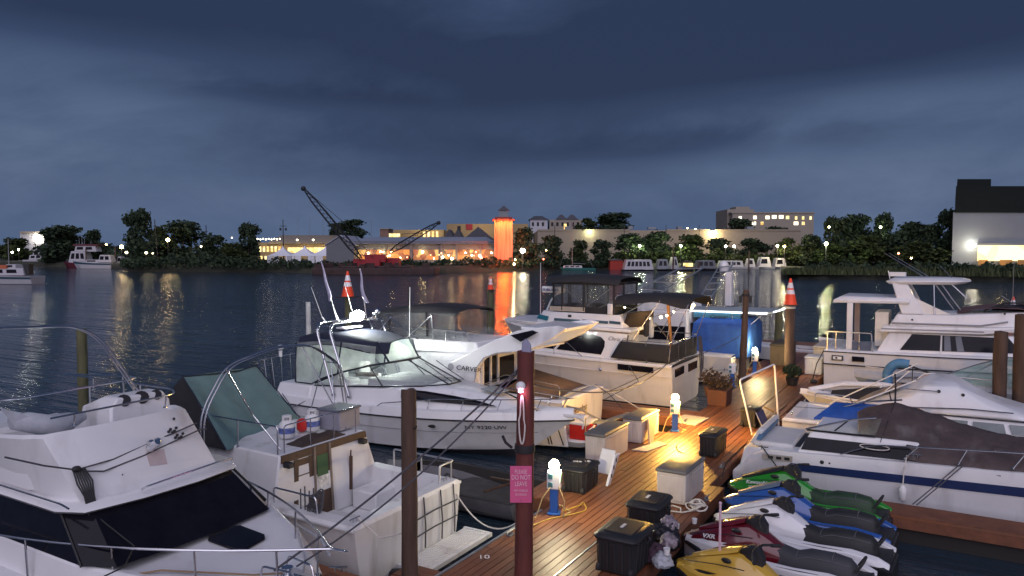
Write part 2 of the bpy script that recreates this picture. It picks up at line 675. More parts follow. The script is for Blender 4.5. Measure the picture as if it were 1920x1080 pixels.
tot = None
for bl in ((330, 40, 520, 95, -0.5), (1480, 85, 560, 110, -0.7), (560, 195, 330, 22, -0.26), (900, 270, 420, 60, -0.3), (960, 150, 300, 60, -0.3),
           (1250, 280, 380, 22, -0.18), (940, 20, 170, 75, 0.34), (60, 190, 300, 60, 0.24), (1640, 225, 330, 50, 0.3), (330, 280, 380, 70, 0.12),
           (1700, 330, 420, 60, 0.16), (700, 330, 300, 30, -0.1), (1900, -60, 500, 120, -0.3)):
    q = blob(*bl)
    tot = q if tot is None else val('ADD', tot, q)
band = val('EXPONENT', val('MULTIPLY', val('MULTIPLY', el, el), -22.0))     # paler towards the horizon
fac = val('ADD', val('ADD', val('MULTIPLY', nf, 0.8), tot), val('ADD', 0.31, val('MULTIPLY', band, 0.36)))
cr = N.new('ShaderNodeValToRGB')
E_ = cr.color_ramp.elements
E_[0].position, E_[0].color = 0.0, (0.0125, 0.021, 0.05, 1)
E_[1].position, E_[1].color = 1.0, (0.078, 0.108, 0.175, 1)
e = E_.new(0.3)
e.color = (0.02, 0.034, 0.074, 1)
e = E_.new(0.62)
e.color = (0.042, 0.066, 0.122, 1)
L.new(fac, cr.inputs['Fac'])
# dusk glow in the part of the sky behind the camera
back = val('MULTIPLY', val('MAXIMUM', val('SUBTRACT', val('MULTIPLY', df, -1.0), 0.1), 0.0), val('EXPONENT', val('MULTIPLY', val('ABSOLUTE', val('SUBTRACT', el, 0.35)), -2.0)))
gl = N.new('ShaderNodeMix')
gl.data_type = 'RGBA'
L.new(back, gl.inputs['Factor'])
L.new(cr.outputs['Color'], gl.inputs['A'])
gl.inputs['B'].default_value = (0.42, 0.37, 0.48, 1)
sky = N.new('ShaderNodeTexSky')
sky.sky_type = 'NISHITA'
sky.sun_disc = False
sky.sun_elevation = R(1.0)
sky.sun_rotation = SUN_AZ
sky.dust_density = 2
sm = N.new('ShaderNodeMix')
sm.data_type = 'RGBA'
sm.blend_type = 'ADD'
sm.inputs['Factor'].default_value = 0.004
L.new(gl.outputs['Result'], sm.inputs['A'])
L.new(sky.outputs[0], sm.inputs['B'])
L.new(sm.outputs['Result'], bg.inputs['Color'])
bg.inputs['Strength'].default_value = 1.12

sl = bpy.data.lights.new('dusk_sky_light', 'SUN')
sl.energy = 1.02
sl.angle = R(80)
sl.color = (0.93, 0.86, 1.0)
so = link(bpy.data.objects.new('dusk_sky_light', sl))
so.rotation_euler = Vector((math.sin(SUN_AZ) * -math.cos(SUN_EL), -math.cos(SUN_AZ) * math.cos(SUN_EL), -math.sin(SUN_EL))).to_track_quat('-Z', 'Y').to_euler()

# ------------------------------------------------------------------ water, ground
m = bpy.data.materials.new('harbour_water')
nt2, N2, L2 = nodes_of(m)
b = N2['Principled BSDF']
b.inputs['Base Color'].default_value = (0.02, 0.035, 0.052, 1)
b.inputs['Roughness'].default_value = 0.05
b.inputs['IOR'].default_value = 1.34
t2 = N2.new('ShaderNodeTexCoord')
mp = N2.new('ShaderNodeMapping')
mp.inputs['Rotation'].default_value = (0, 0, -YAW)
mp.inputs['Scale'].default_value = (0.17, 1.7, 1)
L2.new(t2.outputs['Object'], mp.inputs['Vector'])
n1 = N2.new('ShaderNodeTexNoise')
n1.inputs['Scale'].default_value = 1.3
n1.inputs['Detail'].default_value = 4
n1.inputs['Roughness'].default_value = 0.6
L2.new(mp.outputs[0], n1.inputs['Vector'])
n2 = N2.new('ShaderNodeTexNoise')
n2.inputs['Scale'].default_value = 0.28
n2.inputs['Detail'].default_value = 2
L2.new(mp.outputs[0], n2.inputs['Vector'])
ad = N2.new('ShaderNodeMath')
ad.operation = 'MULTIPLY_ADD'
L2.new(n2.outputs['Fac'], ad.inputs[0])
ad.inputs[1].default_value = 1.3
L2.new(n1.outputs['Fac'], ad.inputs[2])
bp = N2.new('ShaderNodeBump')
bp.inputs['Strength'].default_value = 1.0
bp.inputs['Distance'].default_value = 0.17
L2.new(ad.outputs[0], bp.inputs['Height'])
n5 = N2.new('ShaderNodeTexNoise')
n5.inputs['Scale'].default_value = 0.035
n5.inputs['Detail'].default_value = 3
L2.new(t2.outputs['Object'], n5.inputs['Vector'])
m5 = N2.new('ShaderNodeMapRange')
m5.inputs['From Min'].default_value = 0.35
m5.inputs['From Max'].default_value = 0.65
m5.inputs['To Min'].default_value = 0.55
m5.inputs['To Max'].default_value = 1.0
L2.new(n5.outputs['Fac'], m5.inputs['Value'])
L2.new(m5.outputs[0], bp.inputs['Strength'])
L2.new(bp.outputs[0], b.inputs['Normal'])
mb = MB()
mb.grid([[(-1500, -300, 0), (1500, -300, 0)], [(-1500, 3000, 0), (1500, 3000, 0)]])
ORG = Vector((0, 0, 0))
kind(mb.build('water', m, smooth=0), 'structure')

GRASS = mat('bank_earth', (0.035, 0.037, 0.024), 0.95, var=0.5, scale=0.3, bump=0.6, bscale=1.5)
ASPH = mat('far_ground', (0.05, 0.05, 0.045), 0.9, var=0.3, scale=0.1)

def shore(name, pts, top, back, mtl, step=2.5):
    """land: pts = [(px, d)] along the waterline, rising to height top"""
    mb = MB()
    rows = []
    rnd = random.Random(3)
    seq = []
    for i in range(len(pts) - 1):
        n = 10
        for k in range(n):
            t = k / n
            seq.append((pts[i][0] + (pts[i + 1][0] - pts[i][0]) * t, pts[i][1] + (pts[i + 1][1] - pts[i][1]) * t))
    seq.append(pts[-1])
    for px, d in seq:
        j = rnd.uniform(-1.2, 1.2)
        rows.append([at(px, d + j, -0.6), at(px, d + 0.8 + j, 0.35), at(px, d + step + j, top * 0.75 + rnd.uniform(-.15, .15)), at(px, d + step * 2.2, top), at(px, d + back, top)])
    mb.grid(rows)
    return kind(mb.build(name, mtl, smooth=60), 'structure')

shore('far_shore', [(-300, 285), (60, 262), (200, 236), (240, 200), (520, 192), (640, 178), (830, 184), (950, 205), (1100, 222), (1500, 226), (1700, 205), (2300, 195)], 1.7, 900, GRASS)
shore('near_bank', [(1464, 150), (1500, 146), (1700, 142), (1920, 132), (2400, 120)], 1.2, 60, GRASS)

# ------------------------------------------------------------------ background builders
FV = Vector(fv)
RV = Vector(rv)

DIRV = [FV]

def slab(mb, px0, px1, z0, z1, d, dd, mi=0, push=0.0):
    a, b2 = at(px0, d - push), at(px1, d - push)
    p = [a, b2, b2 + DIRV[0] * dd, a + DIRV[0] * dd]
    mb.hexa([Vector((q.x, q.y, z0)) for q in p] + [Vector((q.x, q.y, z1)) for q in p], mi)

def pxslab(mb, px0, px1, pt, pb, d, dd, mi=0, push=0.0):
    slab(mb, px0, px1, zz(pb, d), zz(pt, d), d, dd, mi, push)

def gable(mb, px0, px1, ze, zr, d, dd, over=0.4, mi=0, along='depth'):
    a, b2 = at(px0, d), at(px1, d)
    a = a - RV * over
    b2 = b2 + RV * over
    if along == 'depth':
        mid = (a + b2) / 2
        tri = [Vector((a.x, a.y, ze)), Vector((b2.x, b2.y, ze)), Vector((mid.x, mid.y, zr))]
        mb.extr([q - FV * over for q in tri], FV * (dd + 2 * over), mi)
    else:
        s0 = a - FV * over
        tri = [Vector((s0.x, s0.y, ze)), Vector((s0.x, s0.y, ze)) + FV * (dd + 2 * over), Vector((s0.x, s0.y, zr)) + FV * (dd / 2 + over)]
        mb.extr(tri, b2 - a, mi)

def hip(mb, px0, px1, ze, zr, d, dd, over=0.5, inset=0.3, mi=0):
    a, b2 = at(px0, d) - RV * over - FV * over, at(px1, d) + RV * over - FV * over
    D = FV * (dd + 2 * over)
    w = b2 - a
    base = [a, b2, b2 + D, a + D]
    ridge = [a + w * inset + D * 0.5, b2 - w * inset + D * 0.5]
    vs = [Vector((q.x, q.y, ze)) for q in base] + [Vector((q.x, q.y, zr)) for q in ridge]
    mb.add(vs, [(0, 1, 5, 4), (1, 2, 5), (2, 3, 4, 5), (3, 0, 4), (3, 2, 1, 0)], mi)

BEIGE = mat('beige_render', (0.27, 0.23, 0.18), 0.9, var=0.08, scale=0.2, dirt=((0.2, 0.17, 0.13), 0.15, 0.5, 0.5))
YELW = mat('yellow_render', (0.3, 0.22, 0.11), 0.9, var=0.1, scale=0.2)
CREAM = mat('cream_render', (0.27, 0.24, 0.2), 0.9, var=0.06, scale=0.2)
GREYW = mat('grey_siding', (0.13, 0.14, 0.16), 0.85, var=0.1, scale=0.4, stretch=(1, 1, 8))
GREYW2 = mat('pale_metal_wall', (0.2, 0.22, 0.24), 0.7, var=0.06, scale=0.3, bump=0.3, bscale=3)
DARKROOF = mat('dark_metal_cladding', (0.009, 0.013, 0.012), 0.9, var=0.2, scale=0.3, spec=0.2)
ROOFM = mat('pale_metal_roof', (0.26, 0.3, 0.37), 0.55, var=0.1, scale=0.5, stretch=(6, 1, 1))
ROOFT = mat('tan_roof', (0.26, 0.22, 0.17), 0.9, var=0.12, scale=0.5)
ROOFD = mat('slate_roof', (0.07, 0.07, 0.085), 0.85, var=0.2, scale=1)
BRICK = mat('brick_wall', (0.2, 0.12, 0.09), 0.9, var=0.2, scale=1)
REDP = mat('crane_red', (0.28, 0.012, 0.02), 0.6, var=0.2, scale=1)
CRANEB = mat('crane_dark', (0.012, 0.014, 0.02), 0.6, var=0.2)
RUST = mat('barge_rust', (0.05, 0.03, 0.028), 0.9, var=0.5, scale=0.6)
BARK = mat('bark', (0.05, 0.04, 0.03), 0.95, var=0.4, scale=2)
FARW = mat('far_boat_white', (0.4, 0.4, 0.43), 0.5, var=0.08, scale=0.6)
TENTW = mat('tent_white', (0.72, 0.74, 0.8), 0.8, var=0.05)
GALV = mat('galvanised_pole', (0.22, 0.23, 0.25), 0.5, 0.5)
DARKP = mat('dark_pole', (0.03, 0.03, 0.035), 0.7)

def leafmat(name, c0, c1, sc=0.25):
    m = bpy.data.materials.new(name)
    nt, N, L = nodes_of(m)
    b = N['Principled BSDF']
    b.inputs['Roughness'].default_value = 0.8
    b.inputs['Specular IOR Level'].default_value = 0.2
    g = N.new('ShaderNodeNewGeometry')
    cr = N.new('ShaderNodeValToRGB')
    cr.color_ramp.elements[0].color = (*c0, 1)
    cr.color_ramp.elements[1].color = (*c1, 1)
    L.new(g.outputs['Random Per Island'], cr.inputs['Fac'])
    L.new(cr.outputs['Color'], b.inputs['Base Color'])
    return m

LEAF = leafmat('foliage_dark', (0.012, 0.024, 0.016), (0.05, 0.075, 0.038))
LEAF2 = leafmat('foliage_olive', (0.012, 0.022, 0.008), (0.055, 0.075, 0.025))
REED = leafmat('reeds', (0.03, 0.042, 0.018), (0.09, 0.105, 0.045))

def litwin(name, cols, strength, scale):
    """lit panes of differing colour and brightness"""
    m = bpy.data.materials.new(name)
    nt, N, L = nodes_of(m)
    b = N['Principled BSDF']
    b.inputs['Base Color'].default_value = (0.1, 0.07, 0.05, 1)
    tc = N.new('ShaderNodeTexCoord')
    v = N.new('ShaderNodeTexVoronoi')
    v.inputs['Scale'].default_value = scale
    L.new(tc.outputs['Object'], v.inputs['Vector'])
    sp = N.new('ShaderNodeSeparateColor')
    L.new(v.outputs['Color'], sp.inputs[0])
    cr = N.new('ShaderNodeValToRGB')
    for i, c in enumerate(cols):
        p = i / max(1, len(cols) - 1)
        e = cr.color_ramp.elements[i] if i < 2 else cr.color_ramp.elements.new(p)
        e.position = p if i != 1 or len(cols) == 2 else p
        e.color = (*c, 1)
    L.new(sp.outputs[0], cr.inputs['Fac'])
    L.new(cr.outputs['Color'], b.inputs['Emission Color'])
    b.inputs['Emission Strength'].default_value = strength
    return m

LIT_Y = litwin('lit_window_yellow', [(0.5, 0.28, 0.06), (1, 0.72, 0.25), (1, 0.85, 0.45)], 1.1, 0.6)
LIT_R = litwin('lit_window_red', [(0.03, 0.004, 0.003), (0.3, 0.03, 0.01), (0.05, 0.01, 0.006), (0.9, 0.28, 0.04), (0.1, 0.02, 0.01), (1.0, 0.6, 0.16), (0.3, 0.04, 0.02)], 0.75, 0.7)
LIT_B = litwin('lit_hall', [(1, 0.68, 0.22), (1, 0.84, 0.42)], 1.7, 0.3)
LAMP_W = emit('lamp_glow_white', (1, 0.93, 0.75), 50)
LAMP_Y = emit('lamp_glow_yellow', (1, 0.7, 0.3), 50)
LAMP_S = emit('lamp_glow_small', (1, 0.85, 0.55), 7)
LAMP_R = emit('lamp_glow_red', (1, 0.12, 0.05), 10)
LAMP_G = emit('lamp_glow_green', (0.9, 1, 0.55), 50)

# ------------------------------------------------------------------ tree prototypes
def tree_proto(name, lobes, n, q, seed, trunk_h, lm):
    """unit tree: 1 high, 1 wide, foot at origin"""
    rnd = random.Random(seed)
    mb = MB()
    tot = sum(l[3] * l[3] * l[4] for l in lobes)
    for (x, y, z, rx, rz) in lobes:
        k = int(n * rx * rx * rz / tot)
        for _ in range(k):
            while True:
                v = Vector((rnd.uniform(-1, 1), rnd.uniform(-1, 1), rnd.uniform(-1, 1)))
                if 0.3 < v.length < 1:
                    break
            v = v * (0.55 + 0.5 * rnd.random()) if v.length > 0.5 else v
            p = Vector((x + v.x * rx, y + v.y * rx, z + v.z * rz))
            if p.z < 0.02:
                p.z = 0.02 + rnd.random() * 0.05
            s = q * rnd.uniform(0.5, 1.35)
            a = Vector((rnd.gauss(0, 1), rnd.gauss(0, 1), rnd.gauss(0, 1))).normalized()
            b = a.orthogonal().normalized()
            c = a.cross(b)
            mb.add([p + b * s, p + c * s * 0.8, p - b * s * 0.9, p - c * s * 0.7 + a * s * 0.3], [(0, 1, 2, 3)])
    t = thing(name, '', 'tree')
    crown = mb.build('crown', lm, t, smooth=0)
    tk = MB()
    tk.tube([(0, 0, -0.05), (0.01, 0, trunk_h * 0.5), (0.0, 0.01, trunk_h), (0.02, 0, min(0.9, trunk_h + 0.35))], 0.028, 7, r1=0.008)
    for i in range(5):
        a = 2 * PI * i / 5 + seed
        h = trunk_h * (0.7 + 0.15 * i)
        tk.tube([(0, 0, h), (0.13 * math.cos(a), 0.13 * math.sin(a), h + 0.1), (0.28 * math.cos(a), 0.28 * math.sin(a), h + 0.26)], 0.013, 5, r1=0.004)
    tk.build('trunk', BARK, t)
    return t

def lobeset(seed, k, z0, spread, r0, r1):
    rnd = random.Random(seed)
    out = []
    for i in range(k):
        a = rnd.uniform(0, 2 * PI)
        zq = z0 + (1 - z0) * (i + 0.5) / k
        w = spread * math.sin(PI * (0.2 + 0.72 * (i + 0.5) / k))
        r = rnd.uniform(r0, r1)
        rr = w * rnd.random() ** 0.5
        out.append((rr * math.cos(a), rr * math.sin(a), min(zq, 1 - r * 0.75), r, r * rnd.uniform(0.6, 0.9)))
    return out

PROTO = [tree_proto('broad_tree', lobeset(1, 20, 0.1, 0.34, 0.15, 0.26), 2600, 0.04, 1, 0.2, LEAF),
         tree_proto('broad_tree', lobeset(5, 22, 0.08, 0.36, 0.14, 0.24), 2600, 0.038, 5, 0.18, LEAF),
         tree_proto('tall_tree', lobeset(9, 20, 0.1, 0.32, 0.14, 0.25), 2500, 0.038, 9, 0.2, LEAF),
         tree_proto('bushy_tree', lobeset(13, 18, 0.04, 0.36, 0.16, 0.26), 2600, 0.04, 13, 0.1, LEAF2)]
USED = set()

def tree(k, px, pt, wpx, pb, d, label, group='trees along the far shore', name=None):
    o = PROTO[k] if k not in USED else copy_tree(PROTO[k])
    USED.add(k)
    z0 = max(1.0, zz(pb, d))
    h = zz(pt, d) - z0
    w = wpx / F * d
    o.location = at(px, d, z0)
    o.scale = (w * 1.2, w * 1.2, h)
    o.rotation_euler = (0, 0, px * 0.7)
    o['label'] = label
    o['group'] = group
    if name:
        o.name = name
    return o
# ------------------------------------------------------------------ far shore: trees
T = 'trees along the far shore'
tree(0, 122, 421, 92, 497, 262, 'rounded dark tree behind the red hulled white trawler')
tree(3, 28, 446, 66, 492, 300, 'low bushy tree at the left edge behind the marina boats')
tree(1, 178, 431, 44, 492, 275, 'small dark tree just right of the rounded tree behind the trawler')
tree(2, 263, 390, 70, 506, 206, 'tallest narrow dark tree on the far left shore')
tree(1, 345, 414, 104, 503, 222, 'wide dark tree with uneven top beside the leaning pole')
tree(3, 303, 424, 36, 500, 224, 'slim tree between the tallest tree and the wide one')
tree(0, 402, 440, 56, 505, 214, 'ragged low tree right of the wide dark tree')
tree(3, 436, 455, 62, 508, 204, 'bushy low tree in front of the isolated round tree')
tree(2, 466, 416, 54, 500, 216, 'isolated round tree left of the long lit building')
tree(0, 662, 411, 62, 450, 340, 'dark tree behind the tall crane boom')
tree(2, 632, 417, 36, 450, 345, 'narrow tree crossed by the tall crane boom')
tree(1, 985, 427, 58, 507, 214, 'airy tree right beside the orange lit tower')
tree(0, 1032, 440, 52, 507, 214, 'rounded tree behind the moored sailboat')
tree(3, 1086, 450, 44, 505, 222, 'dark bushy tree right of the sailboat mast')
tree(2, 1128, 449, 52, 505, 224, 'round clipped tree in front of the long beige wall')
tree(1, 1182, 438, 78, 494, 236, 'spreading tree behind the red boat shed')
tree(0, 1228, 433, 76, 494, 238, 'dark spreading tree lit green from below above the houseboats')
tree(3, 1292, 440, 74, 494, 238, 'spreading tree above the houseboat with the yellow window')
tree(1, 1345, 447, 66, 494, 240, 'low spreading tree in front of the bright wall lamp')
tree(0, 1154, 398, 84, 448, 390, 'big round tree rising behind the long beige wall')
tree(3, 1102, 409, 42, 448, 392, 'smaller tree beside the big round one behind the wall')
tree(1, 1384, 410, 72, 458, 330, 'dark flat topped tree before the cream office building')
tree(2, 1452, 424, 66, 470, 300, 'tree in front of the lit windows of the cream building')
tree(0, 1412, 446, 62, 494, 244, 'dark tree beside the twin parking lot lamps')
tree(3, 1474, 446, 50, 492, 226, 'tree lit golden by a lamp inside its leaves')
tree(1, 1518, 440, 60, 496, 222, 'dark tree right of the golden lit tree')
tree(2, 1560, 404, 52, 500, 214, 'tall tree at the left end of the dark wood')
tree(0, 1602, 400, 78, 500, 210, 'broad tall tree in the middle of the dark wood')
tree(1, 1657, 400, 58, 500, 208, 'tall tree with a pointed crown in the dark wood')
tree(3, 1628, 440, 84, 504, 204, 'lower leafy tree in front of the dark wood')
tree(0, 1704, 414, 76, 503, 204, 'rounded tree right of the pointed crown')
tree(1, 1748, 420, 60, 503, 200, 'tree with thin top left of the big pale building')
tree(2, 1776, 390, 54, 503, 232, 'tree half hidden by the corner of the big pale building')
tree(3, 1716, 452, 90, 506, 192, 'leafy tree low on the bank before the dark wood')
tree(3, 1560, 456, 70, 500, 206, 'low tree lit green beside the dark wood')

def scatter(name, region, n, hgt, w, lm, seed, blade=False):
    rnd = random.Random(seed)
    mb = MB()
    for _ in range(n):
        i = rnd.randrange(len(region) - 1)
        t = rnd.random()
        (p0, a0, b0, h0), (p1, a1, b1, h1) = region[i], region[i + 1]
        px = p0 + (p1 - p0) * t
        d = (a0 + (a1 - a0) * t) + rnd.random() * ((b0 + (b1 - b0) * t))
        h = (h0 + (h1 - h0) * t) * rnd.random() ** 0.7 * (0.7 + 0.5 * noise.noise(Vector((px * 0.045, 0, seed))) + 0.3 * noise.noise(Vector((px * 0.2, d * .2, seed))))
        p = at(px, d, 0.9 + (0 if blade else max(0, h)))
        s = w * rnd.uniform(0.5, 1.3)
        if blade:
            u = RV * s * 0.3
            q = RV * rnd.uniform(-0.5, 0.5) + FV * rnd.uniform(-0.5, 0.5)
            mb.add([p - u, p + u, p + q + Vector((0, 0, max(0.3, h) + 0.5))], [(0, 1, 2)])
        else:
            a = Vector((rnd.gauss(0, 1), rnd.gauss(0, 1), rnd.gauss(0, 1))).normalized()
            b = a.orthogonal().normalized()
            c = a.cross(b)
            mb.add([p + b * s, p + c * s, p - b * s, p - c * s], [(0, 1, 2, 3)])
    return kind(mb.build(name, lm, smooth=0), 'stuff')

ORG = Vector((0, 0, 0))
scatter('shoreline_shrubs', [(225, 196, 9, 3.0), (300, 194, 10, 4.5), (420, 190, 10, 4.6), (500, 190, 9, 3.6), (640, 184, 8, 2.2), (760, 188, 9, 2.6), (900, 198, 8, 3.4), (1000, 208, 8, 3.6), (1100, 218, 8, 2.8), (1160, 224, 6, 1.5)], 9000, 3, 0.34, LEAF, 21)
scatter('bank_reeds', [(1470, 146, 6, 1.2), (1540, 144, 10, 2.2), (1700, 141, 12, 2.0), (1920, 131, 14, 2.2), (2100, 126, 14, 2.0)], 5000, 2, 0.5, REED, 22, True)
scatter('bank_bushes', [(1480, 147, 5, 1.4), (1560, 145, 12, 3.0), (1700, 143, 12, 2.6), (1800, 138, 12, 3.0), (1920, 133, 12, 2.6), (2000, 130, 10, 2.4)], 5200, 2, 0.3, LEAF, 23)
scatter('hill_woods', [(1180, 420, 60, 16), (1260, 420, 60, 17), (1360, 420, 60, 15), (1560, 420, 60, 14), (1700, 380, 60, 14)], 5000, 14, 1.2, LEAF, 24)
scatter('park_shrubs', [(1150, 228, 8, 5.0), (1230, 229, 8, 6.5), (1330, 230, 8, 6), (1400, 230, 8, 4.5), (1490, 226, 8, 6), (1560, 212, 10, 7), (1780, 196, 10, 7)], 6000, 6, 0.4, LEAF2, 26)
scatter('left_woods', [(-40, 360, 60, 8), (60, 350, 60, 9), (250, 340, 60, 9), (480, 340, 50, 8)], 2600, 8, 1.0, LEAF, 25)

# ------------------------------------------------------------------ far shore: buildings
def building(name, label, loc_px, d, zb=1.5):
    return thing(name, label, 'building', at(loc_px, d, zb))

def winrow(parent, x0, x1, n, pt, pb, d, m, fill=0.6, name='window'):
    st = (x1 - x0) / n
    for i in range(n):
        mb = MB()
        pxslab(mb, x0 + i * st, x0 + i * st + st * fill, pt, pb, d, 0.2, 0, 0.12)
        mb.build(name, m, parent, smooth=0)

# far-left white lit building
t = building('lit_building', 'small white building with a floodlit wall behind the left trees', 62, 380)
mb = MB(); pxslab(mb, 40, 84, 438, 470, 380, 20); mb.build('wall', FARW, t)
mb = MB(); pxslab(mb, 39, 85, 434, 438, 380, 22, 0, 1); mb.build('roof', CREAM, t)
mb = MB(); mb.ball(at(70, 378, zz(446, 380)), 0.9); mb.build('floodlight', LAMP_W, t)
lamp('floodlight_glow', at(68, 374, zz(447, 380)), (1, 0.9, 0.7), 260, 0.5, t)

# long low building with rows of lit windows
t = building('long_lit_building', 'long low tan roofed building with bright yellow windows behind the tents', 560, 330)
mb = MB(); pxslab(mb, 484, 645, 455, 492, 330, 24); mb.build('wall', YELW, t)
mb = MB(); hip(mb, 505, 652, zz(457, 330), zz(440, 330), 330, 24, 1.0, 0.08); mb.build('roof', ROOFT, t)
winrow(t, 540, 612, 9, 464, 474, 330, LIT_Y, 0.9)
winrow(t, 486, 530, 6, 462, 472, 330, LIT_Y, 0.6)
winrow(t, 488, 530, 5, 480, 487, 330, LIT_Y, 0.5)
for i in range(9):
    mb = MB(); mb.ball(at(484 + i * 5.2, 329, zz(448 + (i % 2), 330)), 0.3); mb.build('eave_light', LAMP_S, t)
for px in (558, 588):
    mb = MB(); mb.ball(at(px, 328.6, zz(450, 330)), 0.4); mb.build('eave_light', LAMP_S, t)
lamp('eave_glow', at(520, 326, zz(470, 330)), (1, 0.75, 0.35), 300, 0.5, t)
lamp('eave_glow', at(570, 326, zz(462, 330)), (1, 0.75, 0.35), 250, 0.5, t)
lamp('eave_glow', at(600, 326, zz(462, 330)), (1, 0.75, 0.35), 250, 0.5, t)

# white peaked tents
for i, (px, w, pk) in enumerate(((524, 46, 461), (565, 50, 460), (606, 58, 459))):
    d = 226
    lab = ['leftmost of the three white peaked tents', 'middle white peaked tent between the other two', 'white peaked tent nearest the grey waterfront restaurant'][i]
    t = thing('peaked_tent', lab, 'tent', at(px, d, 1.8), 'white tents on the far shore')
    ze, zp = zz(480, d), zz(pk, d)
    hw = w / F * d / 2
    c0 = at(px, d)
    mb = MB()
    rings = []
    for k in range(7):
        f = k / 6
        r = hw * (1 - f) ** 1.7 + 0.03
        z = ze + (zp - ze) * f
        rings.append([c0 + RV * r * a + FV * r * b + FV * hw + Vector((0, 0, z)) for a, b in ((-1, -1), (1, -1), (1, 1), (-1, 1))])
    mb.loft(rings); mb.build('canopy', TENTW, t, smooth=0)
    for k in range(4):
        mb = MB()
        a = -hw + 2 * hw * k / 4
        q = c0 + RV * (a + 0.1)
        if k != 2:
            mb.add([q + Vector((0, 0, 1.8)), q + RV * (hw / 2 - 0.2) + Vector((0, 0, 1.8)), q + RV * (hw / 2 - 0.2) + Vector((0, 0, ze)), q + Vector((0, 0, ze))], [(0, 1, 2, 3)])
            mb.build('side_wall', TENTW, t, smooth=0)
    for a in (-1, 1):
        mb = MB()
        q = c0 + RV * hw * a
        mb.tube([q + Vector((0, 0, 1.5)), q + Vector((0, 0, ze))], 0.08, 5)
        mb.build('leg', GALV, t)

# waterfront restaurant
t = building('waterfront_restaurant', 'long grey waterfront restaurant with pale metal roof and glowing red windows', 770, 214)
d = 214
mb = MB(); pxslab(mb, 648, 928, 452, 497, d, 26); mb.build('wall', GREYW, t)
mb = MB(); hip(mb, 652, 930, zz(457, d), zz(443, d), d, 26, 1.2, 0.1); mb.build('roof', ROOFM, t)
mb = MB()
pxslab(mb, 612, 664, 460, 497, d - 4, 24)
gable(mb, 612, 664, zz(460, d - 4), zz(444, d - 4), d - 4, 24, 0)
mb.build('gabled_wing', GREYW, t)
mb = MB()
a, b2, c2 = at(609, d - 4.3, zz(461, d)), at(638, d - 4.3, zz(442.5, d)), at(667, d - 4.3, zz(461, d))
for p, q in ((a, b2), (b2, c2)):
    mb.extr([p, q, q + Vector((0, 0, 0.25)), p + Vector((0, 0, 0.25))], FV * 25)
mb.build('wing_roof', ROOFM, t)
for i, (x0, x1) in enumerate(((672, 718), (724, 768), (775, 822), (833, 856), (858, 900), (903, 924))):
    mb = MB(); pxslab(mb, x0, x1, 468, 487, d, 0.2, 0, 0.1)
    mb.build('window', LIT_R, t, smooth=0)
for px in (646, 668, 721, 771, 828, 856, 901, 927):
    mb = MB(); pxslab(mb, px - 2.2, px + 2.2, 456, 490, d, 0.5, 0, 0.5); mb.build('pier', GREYW, t)
rnd = random.Random(4)
for k in range(26):
    px = rnd.uniform(676, 922)
    mb = MB(); mb.ball(at(px, d - 1.2, zz(rnd.uniform(471, 486), d)), rnd.uniform(0.12, 0.34), 6, 5)
    mb.build('hanging_lamp', [LAMP_Y, LAMP_Y, LAMP_R][k % 3], t)
for px in (745, 865):
    lamp('terrace_glow', at(px, d - 3, zz(482, d)), (1, 0.4, 0.1), 260, 0.4, t)

# orange lit tower
t = building('lit_tower', 'tall square tower floodlit orange under a red cap with a small cupola', 944, 210)
d = 210
mb = MB(); pxslab(mb, 927, 961, 414, 500, d, 5.2); mb.build('shaft', mat('tower_stucco', (0.34, 0.2, 0.12), 0.9, var=0.5, scale=0.9, stretch=(2, 2, 0.12), bump=0.8, bscale=2.5), t)
mb = MB(); pxslab(mb, 923, 965, 411, 414.5, d, 6.6, 0, 0.7)
pxslab(mb, 928, 960, 407, 411, d, 5, 0, 0); mb.build('cap', mat('cap_red', (0.3, 0.05, 0.03), 0.7), t)
mb = MB(); pxslab(mb, 936, 953, 394, 407, d + 1.5, 2.6); mb.build('cupola', GREYW2, t)
mb = MB(); hip(mb, 936, 953, zz(394, d), zz(385, d), d + 1.5, 2.6, 0.35, 0.5); mb.build('cupola_roof', ROOFD, t)
for px in (932, 944, 956):
    mb = MB(); mb.box(at(px, d - 1.4, zz(415.5, d)), (0.5, 0.4, 0.25), YAW); mb.build('floodlight', BLACKP, t)
    lamp('floodlight_glow', at(px, d - 1.7, zz(419, d)), (1, 0.6, 0.16), 240, 0.25, t)
lamp('base_glow', at(944, d - 5.5, zz(450, d)), (1, 0.1, 0.008), 4800, 0.5, t)
lamp('base_glow', at(934, d - 2.5, zz(488, d)), (1, 0.07, 0.01), 900, 0.4, t)

# group of houses and blocks behind the restaurant
t = building('gabled_house', 'house with a steep slate gable roof left of the orange tower', 880, 260)
d = 250
mb = MB(); pxslab(mb, 868, 930, 446, 490, d, 20); mb.build('wall', BRICK, t)
mb = MB(); gable(mb, 872, 922, zz(448, d), zz(426, d), d - 3, 22); mb.build('roof', ROOFD, t)
mb = MB(); pxslab(mb, 884, 912, 450, 462, d - 3.2, 1); mb.build('front_bay', CREAM, t)
for i, (px, lab) in enumerate(((842, 'small gabled house with pale walls, left of a pair'), (858, 'small gabled house with pale walls, right of a pair'))):
    t = thing('small_gabled_house', lab, 'house', at(px, 262, 1.5), 'small gabled houses behind the restaurant')
    mb = MB(); pxslab(mb, px - 8, px + 8, 448, 490, 262, 14); mb.build('wall', CREAM, t)
    mb = MB(); gable(mb, px - 9, px + 9, zz(449, 262), zz(430, 262), 261.5, 15); mb.build('roof', ROOFD, t)
t = building('yellow_block', 'yellow block with a row of lit arched windows behind the restaurant roof', 795, 300)
mb = MB(); pxslab(mb, 738, 832, 431, 490, 300, 20); mb.build('wall', YELW, t)
winrow(t, 794, 826, 4, 434, 445, 300, LIT_Y, 0.5)
